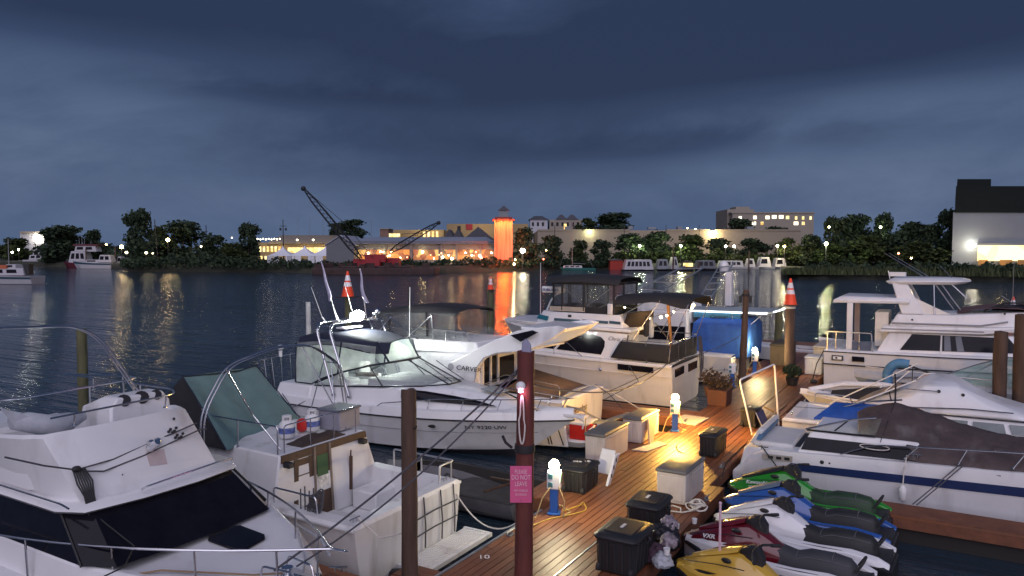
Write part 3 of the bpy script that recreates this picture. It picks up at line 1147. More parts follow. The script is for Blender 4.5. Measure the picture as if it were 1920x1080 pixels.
lamp('wall_glow', at(790, 295, zz(438, 300)), (1, 0.8, 0.4), 450, 0.5, t)
lamp('wall_glow', at(815, 295, zz(438, 300)), (1, 0.8, 0.4), 450, 0.5, t)
t = building('lit_kiosk', 'small brightly lit yellow upper storey above the restaurant roof', 740, 290)
mb = MB(); pxslab(mb, 729, 752, 437, 492, 290, 8); mb.build('wall', YELW, t)
winrow(t, 730, 751, 3, 438, 447, 290, LIT_Y, 0.92)
t = building('brick_block', 'small dark brick block left of the lit yellow storey', 722, 320)
mb = MB(); pxslab(mb, 713, 729, 430, 490, 320, 12); mb.build('wall', BRICK, t)
mb = MB(); pxslab(mb, 712, 730, 428.5, 430, 320, 13, 0, .5); mb.build('roof', CREAM, t)
t = building('ochre_store', 'large ochre store block with a red panel behind the gabled houses', 900, 330)
mb = MB(); pxslab(mb, 838, 990, 420, 492, 330, 40); mb.build('wall', YELW, t)
mb = MB(); pxslab(mb, 874, 886, 420.5, 431, 330, 0.4, 0, 0.3); mb.build('sign_panel', REDP, t)
mb = MB(); pxslab(mb, 858, 864, 424, 432, 330, 0.4, 0, 0.2); mb.build('window', GLASSD, t)
lamp('wall_glow', at(905, 322, zz(424, 330)), (1, 0.72, 0.4), 900, 0.6, t)

# long beige wall
t = building('long_beige_store', 'long plain beige store wall stretching behind the low trees', 1240, 292)
mb = MB(); pxslab(mb, 1008, 1500, 432, 494, 292, 60); mb.build('wall', BEIGE, t)
mb = MB()
for x0, x1 in ((1008, 1090), (1094, 1180), (1250, 1330), (1340, 1500)):
    pxslab(mb, x0, x1, 430.2, 433, 292, 1.2, 0, .3)
mb.build('parapet', BEIGE, t)
for px, w_, h_ in ((1060, 10, 5), (1178, 8, 6), (1215, 14, 4), (1270, 8, 5), (1400, 12, 5)):
    mb = MB(); pxslab(mb, px, px + w_, 430 - h_, 430, 300, 3); mb.build('roof_unit', GREYW2, t)
for px in (1040, 1170, 1248, 1310):  # dark utility poles standing clear of the wall, rising past its top
    mb = MB(); mb.tube([at(px, 285, 1.5), at(px, 285, zz(422, 285))], 0.13, 5); mb.build('front_pole', DARKP, t)
for px, py, en in ((1105, 435, 500), (1338, 437, 1600)):
    mb = MB(); mb.ball(at(px, 290.6, zz(py, 292)), 0.55 if en < 900 else 1.0); mb.build('wall_lamp', LAMP_Y if en > 900 else LAMP_G, t)
    lamp('wall_lamp_glow', at(px, 288.5, zz(py + 2, 292)), (1, 0.85, 0.5), en, 0.4, t)
lamp('wall_wash', at(1260, 276, zz(440, 292)), (1, 0.86, 0.62), 600, 1.0, t)
lamp('wall_wash', at(1420, 276, zz(446, 292)), (1, 0.8, 0.5), 600, 1.0, t)

for i, (x0, x1, pt, lab, rm) in enumerate(((994, 1026, 412, 'pale apartment block with dark hipped roof beyond the beige wall', ROOFD), (1030, 1092, 412, 'apartment row with twin dark roof peaks beyond the beige wall', BRICK))):
    t = building('apartment_block', lab, (x0 + x1) / 2, 420)
    mb = MB(); pxslab(mb, x0, x1, pt, 470, 420, 18); mb.build('wall', FARW if i == 0 else CREAM, t)
    if i == 0:
        mb = MB(); hip(mb, x0, x1, zz(pt, 420), zz(404, 420), 420, 18, 0.8, 0.3); mb.build('roof', ROOFD, t)
    else:
        mb = MB()
        for c in (1053, 1073):
            hip(mb, c - 10, c + 10, zz(pt, 420), zz(402, 420), 420, 10, 0.4, 0.4)
        mb.build('roof', ROOFD, t)
    winrow(t, x0 + 3, x1 - 1, 3 if i == 0 else 6, pt + 5, pt + 12, 420, GLASSD, 0.45)
    if i:
        winrow(t, 1057, 1062, 1, 420, 430, 420, LIT_Y, 1)

t = building('cream_office', 'cream office building with two rows of bright windows on the hill', 1440, 430)
mb = MB(); pxslab(mb, 1372, 1524, 400, 478, 430, 24); pxslab(mb, 1362, 1412, 393, 478, 436, 24); pxslab(mb, 1378, 1404, 388, 395, 440, 12); mb.build('wall', CREAM, t)
mb = MB(); pxslab(mb, 1370, 1526, 398, 400.5, 430, 25, 0, .5); mb.build('parapet', CREAM, t)
for x0, x1, pt, mm in ((1384, 1389, 406, 0), (1411, 1417, 405, 0), (1434, 1441, 405, 0), (1446, 1454, 404, 0), (1459, 1467, 404, 0), (1472, 1478, 405, 1), (1489, 1493, 406, 1), (1502, 1506, 406, 1), (1516, 1520, 406, 1), (1409, 1416, 416, 0), (1487, 1495, 416, 0), (1502, 1507, 416, 1), (1425, 1430, 416, 1)):
    mb = MB(); pxslab(mb, x0, x1, pt, pt + 6, 430, 0.3, 0, 0.15); mb.build('window', emit('office_window', (1, 0.85, 0.55), 1.8) if mm == 0 else LIT_Y, t, smooth=0)

# big box building on the right
t = building('big_box_building', 'huge pale grey building with dark upper cladding and a floodlit bay', 1860, 188)
d = 188
DIRV[0] = at(1784, 1).normalized()
mb = MB(); pxslab(mb, 1784, 2150, 398, 500, d, 60); mb.build('wall', GREYW2, t)
mb = MB(); pxslab(mb, 1788, 2150, 350, 398.6, d, 58, 0, 0.4); pxslab(mb, 1790, 1853, 337, 352, d + 1, 30, 0, 0.4); mb.build('upper_cladding', DARKROOF, t)
mb = MB(); pxslab(mb, 1832, 1990, 460, 489, d, 0.5, 0, 0.25); mb.build('lit_bay', LIT_B, t, smooth=0)
mb = MB(); pxslab(mb, 1830, 1992, 456.5, 460, d, 3, 0, 2.2); mb.build('canopy', GREYW2, t)
mb = MB()
for x0, x1 in ((1834, 1852), (1874, 1898), (1908, 1935), (1950, 1975)):
    pxslab(mb, x0, x1, 487, 497, d, 1.2, 0, 2.2)
mb.build('loading_door', mat('loading_door', (0.4, 0.2, 0.06), 0.7), t)
mb = MB(); mb.ball(at(1825, d - 1.3, zz(460, d)), 0.5); mb.build('floodlight', LAMP_W, t)
lamp('floodlight_glow', at(1825, d - 4.5, zz(460, d)), (1, 0.85, 0.55), 380, 0.4, t)
lamp('bay_glow', at(1880, d - 6, zz(476, d)), (1, 0.75, 0.35), 500, 0.6, t)
DIRV[0] = FV

# ------------------------------------------------------------------ crane barge
t = thing('crane_barge', 'low rusty work barge carrying the red crane', 'barge', at(690, 176, 0), None)
mb = MB(); pxslab(mb, 585, 815, 503, 516, 172, 12); pxslab(mb, 640, 770, 499, 503, 175, 8); mb.build('hull', RUST, t, bevel=0.2)
mb = MB()
for k in range(14):
    px = rnd.uniform(590, 800)
    mb.box(at(px, rnd.uniform(173, 180), zz(501, 176) + 0.3), (rnd.uniform(0.8, 2.6), rnd.uniform(0.8, 2), rnd.uniform(0.6, 1.5)), rnd.random() * 3)
mb.build('deck_gear', RUST, t)

def lattice(mb, a, b, w0, w1, n, rr):
    a, b = Vector(a), Vector(b)
    ax = (b - a).normalized()
    up = Vector((0, 0, 1)) - ax * ax.z
    up.normalize()
    sd = ax.cross(up)
    pts = [[], [], [], []]
    for i in range(n + 1):
        f = i / n
        w = (w0 + (w1 - w0) * f) * min(1, 4 * f + 0.3, 4 * (1 - f) + 0.3)
        c = a.lerp(b, f)
        for k, (p, q) in enumerate(((1, 1), (-1, 1), (-1, -1), (1, -1))):
            pts[k].append(c + up * w * p / 2 + sd * w * q / 2)
    for k in range(4):
        mb.tube(pts[k], rr, 4)
        for i in range(n):
            mb.tube([pts[k][i], pts[(k + 1) % 4][i + 1]], rr * 0.6, 4)

t = thing('tower_crane', 'red cabined crane on the barge with the tall dark lattice boom leaning left', 'crane', at(688, 178, 1.2))
dd = 178
mb = MB(); pxslab(mb, 662, 712, 486, 500, dd, 4); pxslab(mb, 684, 722, 477, 492, dd + 0.5, 3.4); mb.build('cab', REDP, t, bevel=0.1)
mb = MB(); pxslab(mb, 666, 690, 500, 506, dd - .5, 4); mb.build('tracks', CRANEB, t)
mb = MB(); lattice(mb, at(678, dd - 1, zz(486, dd)), at(571, dd - 1, zz(354, dd)), 1.5, 1.0, 18, 0.1); mb.ball(at(571, dd - 1, zz(355, dd)), 0.6); mb.build('boom', CRANEB, t)
mb = MB()
tip = at(571, dd - 1, zz(354, dd))
mast = at(648, dd - 1, zz(420, dd))
mb.tube([tip, mast, at(700, dd, zz(484, dd))], 0.06, 4)
mb.tube([tip + Vector((0.3, 0, -0.4)), at(612, dd - 1, zz(395, dd)), at(684, dd, zz(482, dd))], 0.05, 4)
mb.build('stay_cable', CRANEB, t)
t = thing('small_crane', 'smaller dark crane with its boom leaning right in front of the restaurant', 'crane', at(745, 182, 1.2))
mb = MB(); pxslab(mb, 722, 748, 484, 500, 182, 3.5); mb.build('cab', REDP, t, bevel=0.1)
mb = MB(); lattice(mb, at(732, 181, zz(472, 181)), at(824, 181, zz(417, 181)), 1.5, 0.9, 12, 0.1); mb.ball(at(823, 181, zz(418, 181)), 0.5); mb.build('boom', CRANEB, t)
mb = MB(); mb.tube([at(752, 181, zz(439, 181)), at(790, 181, zz(437, 181)), at(823, 181, zz(417, 181))], 0.05, 4); mb.build('stay_cable', CRANEB, t)

# ------------------------------------------------------------------ lamps along the shore
lp = thing('street_lamp', '', 'street lamp')
mb = MB(); mb.tube([(0, 0, -8), (0, 0, -0.3)], 0.09, 6); mb.build('pole', DARKP, lp)
mb = MB(); mb.ball((0, 0, 0), 0.42, 10, 8); mb.build('lamp_head', LAMP_Y, lp)
LH = {}
def street(px, py, d, label, m=None, s=1.0, glow=0):
    o = copy_tree(lp)
    o.location = at(px, d, zz(py, d))
    o.scale = (s, s, s)
    o['label'] = label
    o['group'] = 'lamps along the far shore'
    if m and m is not LAMP_Y:
        h = [c for c in o.children if c.name.startswith('lamp_head')][0]
        if m.name not in LH:
            LH[m.name] = h.data.copy()
            LH[m.name].materials[0] = m
        h.data = LH[m.name]
    if glow:
        lamp('street_lamp_light', at(px, d - 0.8, zz(py, d) - 0.2), (1, 0.8, 0.45) if m is not LAMP_G else (0.95, 1, 0.6), glow, 0.35)
street(229, 463, 225, 'yellow lamp left of the tallest narrow tree, upper of two', s=1.2, glow=40)
street(238, 473, 222, 'yellow lamp left of the tallest narrow tree, lower of two', LAMP_S, s=1.0)
street(316, 450, 212, 'bright yellow lamp in front of the wide dark tree', s=1.15, glow=40)
street(287, 443, 230, 'small white lamp between the tallest tree and the leaning pole', LAMP_S, 0.55)
street(354, 445, 230, 'faint yellow lamp among the leaves of the wide dark tree', LAMP_S, 0.55, 60)
street(275, 474, 200, 'low white lamp at the foot of the tallest tree', LAMP_S, 0.8, 20)
street(287, 475, 200, 'tiny lamp just right of the low white one', LAMP_S, 0.45)
street(378, 462, 205, 'small white lamp under the ragged low tree', LAMP_S, 0.6)
street(410, 446, 240, 'pale lamp in the sky gap, left of a pair', LAMP_S, 0.5)
street(436, 446, 240, 'pale lamp in the sky gap, right of a pair', LAMP_S, 0.55)
street(449, 460, 220, 'lamp low at the left of the isolated round tree', LAMP_Y, 0.5)
street(980, 470, 204, 'big white globe lamp right of the orange tower', LAMP_W, 1.5, 500)
street(982, 432, 218, 'yellow lamp at the top of the airy tree', LAMP_Y, 0.6)
street(964, 495, 203, 'low yellow lamp in the bushes under the airy tree', LAMP_Y, 0.55, 60)
street(966, 487, 204, 'low yellow lamp just above another in the bushes', LAMP_Y, 0.4)
street(1019, 486, 206, 'small red lamp in the bushes behind the sailboat', LAMP_R, 0.5)
street(1024, 469, 210, 'small amber lamp in the rounded tree', LAMP_Y, 0.35)
street(1199, 461, 229, 'lamp lighting leaves green above the long houseboat', LAMP_G, 0.8, 1700)
street(1276, 461, 229, 'lamp lighting leaves green above the houseboat with the yellow window', LAMP_G, 0.8, 1700)
street(1360, 462, 226, 'white car park lamp, left of a pair', LAMP_W, 0.8, 200)
street(1376, 462, 226, 'white car park lamp, right of a pair', LAMP_W, 0.8, 200)
street(1303, 430, 330, 'amber lamp above the long beige wall', LAMP_Y, 0.8)
street(1288, 428, 330, 'tiny lamp above the long beige wall', LAMP_Y, 0.45)
street(1470, 462, 220, 'lamp glowing inside the golden lit tree', LAMP_Y, 0.7, 2600)
street(1457, 461, 221, 'white lamp at the left of the golden lit tree', LAMP_W, 0.7, 80)
street(1548, 457, 198, 'greenish lamp in front of the dark wood', LAMP_G, 1.0, 1700)
street(1553, 426, 208, 'lamp at the left top of the dark wood', LAMP_Y, 0.6)
street(1649, 426, 204, 'lamp high in the middle of the dark wood', LAMP_G, 0.65)
street(1684, 475, 186, 'small red lamp low before the dark wood, left of two', LAMP_R, 0.6, 40)
street(1708, 484, 186, 'small amber lamp low before the dark wood, right of two', LAMP_Y, 0.4)
street(36, 468, 290, 'white lamp among the far left boats', LAMP_W, 0.8, 100)
street(24, 473, 280, 'white lamp low among the far left boats', LAMP_W, 0.7)
street(200, 459, 300, 'orange lamp behind the white trawler', LAMP_Y, 0.7)
for ob in [lp] + list(lp.children):
    bpy.data.objects.remove(ob)

for px, pt, pb, d, lab, tilt in ((532, 412, 488, 230, 'dark utility pole with a crossarm beside the tents', 0), (292, 412, 500, 214, 'leaning bare pole between two dark trees', 5), (388, 422, 490, 230, 'dark pole rising from the ragged low tree', 0)):
    t = thing('utility_pole', lab, 'utility pole', at(px, d, 1.2), 'utility poles on the far shore')
    mb = MB(); mb.tube([at(px + tilt, d, 1.2), at(px, d, zz(pt, d))], 0.2, 6, r1=0.12); mb.build('pole', DARKP, t)
    mb = MB(); mb.box(at(px, d, zz(pt + 12, d)), (2.2 if px == 532 else 1.0, 0.15, 0.18), YAW); mb.build('crossarm', DARKP, t)
    if px == 532:
        for k in (-5, 5):
            mb = MB(); mb.box(at(px + k, d, zz(pt + 18, d)), (0.5, 0.5, 0.8), YAW); mb.build('transformer', DARKP, t)
for i, (px, pt) in enumerate(((560, 412), (582, 410), (607, 412), (642, 413), (668, 411), (697, 413))):
    t = thing('flag_pole', ['thin pale pole, leftmost of those behind the long lit building', 'thin pale pole, second from the left of those behind the long lit building', 'thin pale pole between the tent peak and the crane boom', 'thin pale pole beside the tree crossed by the boom', 'thin pale pole in front of the tree behind the boom', 'thin pale pole standing alone right of the crane boom tree'][i], 'pole', at(px, 345, 1.5), 'thin poles on the skyline')
    mb = MB(); mb.tube([at(px, 345, 1.5), at(px, 345, zz(pt, 345))], 0.14, 5, r1=0.08); mb.build('pole', GALV, t)
    mb = MB(); mb.ball(at(px, 345, zz(pt, 345)), 0.2, 6, 5); mb.build('finial', GALV, t)
# ------------------------------------------------------------------ far boats
def far_boat(label, px0, px1, pwl, pdeck, cabins, bow='r', m=None, name='motor_boat', stripe=None, group='boats moored on the far side', hb=1.9):
    """cabins = [(px0, px1, ptop, pbot, windows)]"""
    d = CH * F / (pwl - HOR)
    t = thing(name, label, 'boat', at((px0 + px1) / 2, d, 0), group)
    L_ = (px1 - px0) / F * d
    m = m or FARW
    zd = zz(pdeck, d)
    sgn = 1 if bow == 'r' else -1
    a = at(px0 if bow == 'r' else px1, d + hb)
    n = 14
    rings = []
    for i in range(n + 1):
        f = i / n
        b = hb * (1 - max(0, (f - 0.45) / 0.55) ** 2.2) + 0.03
        zt = zd * (0.85 + 0.3 * f * f)
        row = []
        for y, z, x in ((b, zt, f), (b * 0.85, 0.05, f - 0.1 * f ** 3), (b * 0.4, -0.3, f - 0.12 * f ** 3), (-b * 0.4, -0.3, f - 0.12 * f ** 3), (-b * 0.85, 0.05, f - 0.1 * f ** 3), (-b, zt, f)):
            q = a + RV * sgn * x * L_ + FV * y
            row.append(Vector((q.x, q.y, z)))
        rings.append(row)
    mb = MB(); mb.loft(rings); mb.build('hull', m, t, smooth=40)
    if stripe:
        mb = MB()
        for k in range(n):
            p, q = rings[k][5], rings[k + 1][5]
            mb.extr([p.lerp(rings[k][4], 0.1), q.lerp(rings[k + 1][4], 0.1), q.lerp(rings[k + 1][4], 0.35), p.lerp(rings[k][4], 0.35)], -FV * 0.05)
        mb.build('stripe', stripe, t)
    for (c0, c1, ct, cbm, w, *rest) in cabins:
        hw = hb * (rest[0] if rest else 0.72)
        z0, z1 = zz(cbm, d), zz(ct, d)
        a0, a1 = at(c0, d + hb - hw), at(c1, d + hb - hw)
        ins = 0.25 * (z1 - z0)
        p = [a0, a1, a1 + FV * 2 * hw, a0 + FV * 2 * hw]
        ux = (a1 - a0).normalized()
        qd = [Vector((v.x, v.y, z0)) for v in p] + [Vector((v.x, v.y, z1)) + ux * ins * k + FV * 0.1 * j for v, k, j in zip(p, (1, -1, -1, 1), (1, 1, -1, -1))]
        mb = MB(); mb.hexa(qd); mb.build('cabin', rest[1] if len(rest) > 1 else FARW, t, bevel=0.08)
        for i in range(w):
            u0, u1 = 0.08 + i * 0.86 / w, 0.08 + (i + 0.72) * 0.86 / w
            fq = (qd[0], qd[1], qd[5], qd[4])
            mb = MB(); mb.panel([on(fq, u0, 0.35), on(fq, u1, 0.35), on(fq, u1, 0.82), on(fq, u0, 0.82)], 0.04, 0.02); mb.build('window', GLASSD, t, smooth=0)
    return t, d

def mast(t, px, pt, pb, d, r=0.07, name='mast', m=None):
    mb = MB(); mb.tube([at(px, d + 1.9, zz(pb, d)), at(px, d + 1.9, zz(pt, d))], r, 5, r1=r * 0.6); mb.build(name, m or GALV, t)

REDH = mat('boat_red', (0.09, 0.012, 0.022), 0.5)
TEALH = mat('boat_teal', (0.03, 0.14, 0.13), 0.5)
DKH = mat('boat_black', (0.015, 0.016, 0.02), 0.5)
t, d = far_boat('white lobster boat cut off by the left edge of the picture', -60, 71, 533, 516, [(-50, 45, 503, 517, 3), (8, 30, 496, 504, 1, 0.5)], 'l', stripe=STRIPE_T, hb=2.0)
mast(t, 17, 447, 505, d, 0.09)
mb = MB(); pxslab(mb, 44, 54, 495, 515, d + 1, 1.2); mb.build('engine_box', TRIMB, t)
mb = MB(); pxslab(mb, -6, 12, 497, 504, d + 0.6, 1.6); mb.build('orange_cover', mat('boat_orange', (0.4, 0.1, 0.04), 0.6), t)
t, d = far_boat('small cream cabin cruiser seen from the bow in the left marina', 50, 98, 499, 485, [(60, 90, 466, 485, 2, 0.8), (54, 92, 478, 487, 3, 0.9)], 'r', hb=2.2)
t, d = far_boat('old white trawler with a red hull and red roofed wheelhouse', 119, 178, 503, 492, [(128, 165, 471, 493, 3), (140, 182, 461, 472, 2, 0.7)], 'l', REDH, 'trawler', hb=2.4)
mb = MB(); pxslab(mb, 138, 184, 458, 461, d + 0.6, 3.6); mb.build('wheelhouse_roof', REDH, t)
for px, pt in ((155, 440), (150, 446), (160, 447), (172, 452)):
    mast(t, px, pt, 460, d, 0.08)
t, d = far_boat('white sport fishing boat in front of the red trawler', 136, 214, 504, 491, [(184, 210, 478, 492, 2, 0.7), (160, 188, 487, 493, 1, 0.6)], 'l', stripe=STRIPE_T)
t, d = far_boat('small white boat behind the right pilings of the left marina', 214, 236, 503, 494, [(218, 232, 481, 495, 1, 0.7)], 'r', hb=1.4)
t, d = far_boat('small white cabin boat between the cruiser and the red trawler', 98, 120, 499, 489, [(102, 113, 478, 490, 1, 0.7)], 'l', hb=1.3)
t, d = far_boat('low skiff moored beside the crane barge', 752, 800, 512, 508, [(770, 790, 501, 508, 1, 0.6)], 'r', GREYW2, 'skiff', hb=1.0)
t, d = far_boat('sailboat with a teal hull and a bare mast', 1048, 1116, 507.5, 502, [(1056, 1092, 498, 502.5, 3, 0.5)], 'l', TEALH, 'sailboat', hb=1.4)
mast(t, 1073, 416, 500, d, 0.1)
mb = MB(); mb.tube([at(1073, d + 1.4, zz(494, d)), at(1098, d + 1.4, zz(495, d))], 0.09, 5); mb.build('boom', GALV, t)
mb = MB()
for px in (1050, 1112):
    mb.tube([at(1073, d + 1.4, zz(417, d)), at(px, d + 1.4, zz(501, d))], 0.03, 4)
mb.build('stay', GALV, t)
t = thing('boat_shed', 'red wooden boat shed beside the long houseboat', 'shed', at(1157, 219, 0))
mb = MB(); pxslab(mb, 1144, 1168, 488, 507, 219, 5); mb.build('wall', mat('shed_red', (0.3, 0.03, 0.02), 0.8), t)
mb = MB(); gable(mb, 1144, 1168, zz(488, 219), zz(485, 219), 219, 5, 0.3); mb.build('roof', ROOFD, t)
HB = 'houseboats along the far dock'
t, d = far_boat('long white houseboat right of the red shed', 1166, 1230, 508, 505, [(1170, 1226, 487, 506, 6, 0.9)], 'r', DKH, 'houseboat', group=HB, hb=2.2)
t, d = far_boat('grey shaded houseboat between the long white one and the lit window', 1228, 1276, 508, 504, [(1232, 1256, 486, 505, 2, 0.9, GREYW2), (1257, 1274, 482, 505, 2, 0.9)], 'l', DKH, 'houseboat', group=HB, hb=2.2)
t, d = far_boat('dark hulled boat with a glowing yellow cabin window', 1274, 1302, 509, 503, [(1280, 1300, 489, 504, 1, 0.8, DKH)], 'r', DKH, 'houseboat', group=HB, hb=2.0)
mb = MB(); pxslab(mb, 1281, 1299, 493, 500, d + 0.4, 0.1, 0, 0.3); mb.build('lit_window', LIT_Y, t)
t, d = far_boat('dark grey houseboat right of the yellow window', 1300, 1346, 508, 503, [(1306, 1344, 488, 504, 3, 0.9, GREYW)], 'l', DKH, 'houseboat', group=HB, hb=2.0)
for i, (x0, x1, pt, n, lab) in enumerate(((1346, 1398, 489, 4, 'low white houseboat with a long window row'), (1398, 1420, 485, 1, 'narrow white houseboat left of the twin white ones'), (1420, 1450, 482, 1, 'taller white houseboat with one dark door, left twin'), (1450, 1478, 484, 1, 'taller white houseboat with one dark door, right twin'))):
    far_boat(lab, x0, x1, 505, 500, [(x0 + 3, x1 - 3, pt, 501, n, 0.9)], 'l', None, 'houseboat', group=HB, hb=1.8)
t, d = far_boat('white motor yacht on land beyond the right bank', 1494, 1536, 502, 490, [(1504, 1530, 479, 491, 2, 0.8)], 'l', hb=2.0)
t, d = far_boat('white boat beyond the bank reeds, right of the motor yacht', 1545, 1590, 502, 492, [(1552, 1576, 484, 493, 2, 0.8)], 'r', hb=2.0)
t, d = far_boat('pale boat laid up beside the trees, farthest right', 1600, 1650, 503, 494, [(1612, 1640, 487, 495, 2, 0.8)], 'l', hb=2.0)
fp = thing('mooring_pile', '', 'piling')
mb = MB(); mb.tube([(0, 0, -1), (0, 0, 1)], 0.2, 6); mb.build('post', PILE, fp)
for i, (px, pt, pb, lab) in enumerate(((162, 466, 503, 'tall dark pile left of the white sport fisher'), (217, 462, 503, 'tall dark pile at the right end of the left marina'), (237, 484, 505, 'short pile beside the end of the left marina'), (114, 476, 500, 'pile left of the red trawler'), (1262, 462, 508, 'thin pile among the houseboats'), (1404, 470, 506, 'pile before the narrow houseboat'), (1310, 490, 508, 'pile right of the lit yellow window'))):
    d = CH * F / (pb - HOR)
    o = copy_tree(fp)
    o.location = at(px, d, (zz(pt, d) - 0.5) / 2)
    o.scale = (1, 1, (zz(pt, d) + 0.5) / 2)
    o['label'] = lab
    o['group'] = 'mooring piles on the far side'
for ob in [fp] + list(fp.children):
    bpy.data.objects.remove(ob)
# far floating dock in front of the houseboats and sailboat
t = thing('far_dock', 'low grey floating dock along the far bank behind the sailboat', 'dock', at(1100, 226, 0))
mb = MB(); pxslab(mb, 985, 1150, 503.2, 506, 224, 2.2); mb.build('deck', RUST, t)

# ------------------------------------------------------------------ main dock
def deckmat():
    m = bpy.data.materials.new('deck_boards')
    nt, N, L = nodes_of(m)
    b = N['Principled BSDF']
    g = N.new('ShaderNodeNewGeometry')
    cr = N.new('ShaderNodeValToRGB')
    cr.color_ramp.elements[0].color = (0.2, 0.066, 0.03, 1)
    cr.color_ramp.elements[1].color = (0.36, 0.14, 0.062, 1)
    L.new(g.outputs['Random Per Island'], cr.inputs['Fac'])
    tc = N.new('ShaderNodeTexCoord')
    mp = N.new('ShaderNodeMapping')
    mp.inputs['Scale'].default_value = (9, 0.7, 3)
    L.new(tc.outputs['Object'], mp.inputs['Vector'])
    nz = N.new('ShaderNodeTexNoise')
    nz.inputs['Scale'].default_value = 3
    nz.inputs['Detail'].default_value = 7
    nz.inputs['Roughness'].default_value = 0.7
    L.new(mp.outputs[0], nz.inputs['Vector'])
    st = N.new('ShaderNodeTexNoise')
    st.inputs['Scale'].default_value = 0.9
    st.inputs['Detail'].default_value = 5
    L.new(tc.outputs['Object'], st.inputs['Vector'])
    mx = N.new('ShaderNodeMix')
    mx.data_type = 'RGBA'
    mx.blend_type = 'MULTIPLY'
    mx.inputs['Factor'].default_value = 0.6
    L.new(cr.outputs['Color'], mx.inputs['A'])
    L.new(nz.outputs['Fac'], mx.inputs['B'])
    m2 = N.new('ShaderNodeMix')
    m2.data_type = 'RGBA'
    sr = N.new('ShaderNodeMapRange')
    sr.inputs['From Min'].default_value = 0.5
    sr.inputs['From Max'].default_value = 0.75
    sr.inputs['To Max'].default_value = 0.55
    L.new(st.outputs['Fac'], sr.inputs['Value'])
    L.new(sr.outputs[0], m2.inputs['Factor'])
    L.new(mx.outputs['Result'], m2.inputs['A'])
    m2.inputs['B'].default_value = (0.125, 0.078, 0.055, 1)
    L.new(m2.outputs['Result'], b.inputs['Base Color'])
    rr = N.new('ShaderNodeMapRange')
    rr.inputs['To Min'].default_value = 0.32
    rr.inputs['To Max'].default_value = 0.58
    L.new(st.outputs['Fac'], rr.inputs['Value'])
    L.new(rr.outputs[0], b.inputs['Roughness'])
    bp = N.new('ShaderNodeBump')
    bp.inputs['Strength'].default_value = 0.5
    bp.inputs['Distance'].default_value = 0.01
    L.new(nz.outputs['Fac'], bp.inputs['Height'])
    L.new(bp.outputs[0], b.inputs['Normal'])
    return m
DECKM = deckmat()
DZ = 0.6
rnd = random.Random(11)

def boards(mb, x0, x1, y0, y1, z, along='y', w=0.142, gap=0.014, ln=4.2):
    a0, a1, b0, b1 = (x0, x1, y0, y1) if along == 'y' else (y0, y1, x0, x1)
    n = max(1, round((a1 - a0) / w))
    w = (a1 - a0) / n
    for i in range(n):
        p = b0 - rnd.random() * ln
        while p < b1:
            q = p + ln * rnd.choice((0.8, 1, 1, 1.2))
            s, e = max(p, b0), min(q, b1)
            if e - s > 0.05:
                dz = rnd.uniform(-0.004, 0.003)
                u0, u1 = a0 + i * w + gap / 2, a0 + (i + 1) * w - gap / 2
                if along == 'y':
                    mb.bx(u0, u1, s + 0.003, e - 0.003, z - 0.04 + dz, z + dz)
                else:
                    mb.bx(s + 0.003, e - 0.003, u0, u1, z - 0.04 + dz, z + dz)
            p = q

def dock(name, label, secs, skirt):
    t = thing(name, label, 'dock', (secs[0][0], secs[0][2], 0), 'wooden docks of the marina')
    mb = MB()
    for s in secs:
        boards(mb, *s)
    mb.build('decking', DECKM, t, smooth=0)
    mb = MB()
    for (x0, x1, y0, y1) in skirt:
        mb.bx(x0, x1, y0, y1, DZ - 0.3, DZ - 0.045)
    mb.build('edge_beam', mat('dock_beam', (0.16, 0.06, 0.03), 0.8, var=0.3, scale=4), t, smooth=0)
    mb = MB()
    for (x0, x1, y0, y1) in skirt:
        mb.bx(x0 + 0.15, x1 - 0.15, y0 + 0.1, y1 - 0.1, -0.4, DZ - 0.31)
    mb.build('float', mat('dock_float', (0.02, 0.018, 0.016), 0.8), t, smooth=0)
    return t

t = dock('main_dock', 'long reddish brown plank dock running between the boats', [(-6.67, -5.16, 3.0, 41.0, DZ), (-5.13, -4.02, 3.0, 15.6, DZ - 0.012), (-5.13, -4.35, 15.6, 41.0, DZ - 0.012), (-7.5, -6.68, 13.0, 19.6, DZ - 0.008), (-7.35, -6.68, 30.0, 35.0, DZ - 0.008)],
     [(-6.66, -4.36, 3.0, 41.0), (-4.38, -4.03, 3.0, 15.6), (-7.49, -6.66, 13.01, 19.6), (-7.34, -6.66, 30.01, 35)])
mb = MB()
mb.bx(-6.72, -6.67, 3, 12.4, DZ - 0.05, DZ + 0.012)
mb.bx(-5.155, -5.132, 3, 12.6, DZ - 0.05, DZ + 0.004)
mb.build('edge_strip', ALU, t, smooth=0)
tx = text('slot_number', '10', 0.2, (-6.5, 9.86, DZ), (0.83, 0.56, 0), (-0.56, 0.83, 0), LETTERW, t)
dock('finger_dock', 'plank finger dock in front of the old flybridge cruiser', [(-14.5, -6.68, 21.5, 22.7, DZ - 0.01, 'x')], [(-14.5, -6.68, 21.51, 22.69)])
dock('finger_dock', 'narrow finger dock beside the boat with the teal canvas', [(-13.5, -6.68, 7.98, 8.44, DZ - 0.01, 'x'), (-7.35, -6.68, 8.44, 9.2, DZ - 0.01, 'x')], [(-13.5, -6.68, 7.99, 8.43), (-7.35, -6.68, 8.43, 9.2)])
dock('finger_dock', 'reddish finger dock in front of the tarp covered boat', [(-1.4, 8, 15.75, 16.5, DZ - 0.06, 'x')], [(-1.4, 8, 15.76, 16.49)])
dock('finger_dock', 'finger dock between the fishing boat and the black covered runabout', [(-4.34, 6, 23.1, 23.9, DZ - 0.02, 'x')], [(-4.34, 6, 23.11, 23.89)])
dock('head_dock', 'far cross dock at the end of the long plank dock', [(-9, 9, 41.1, 43.0, DZ, 'x')], [(-9, 9, 41.11, 42.99)])

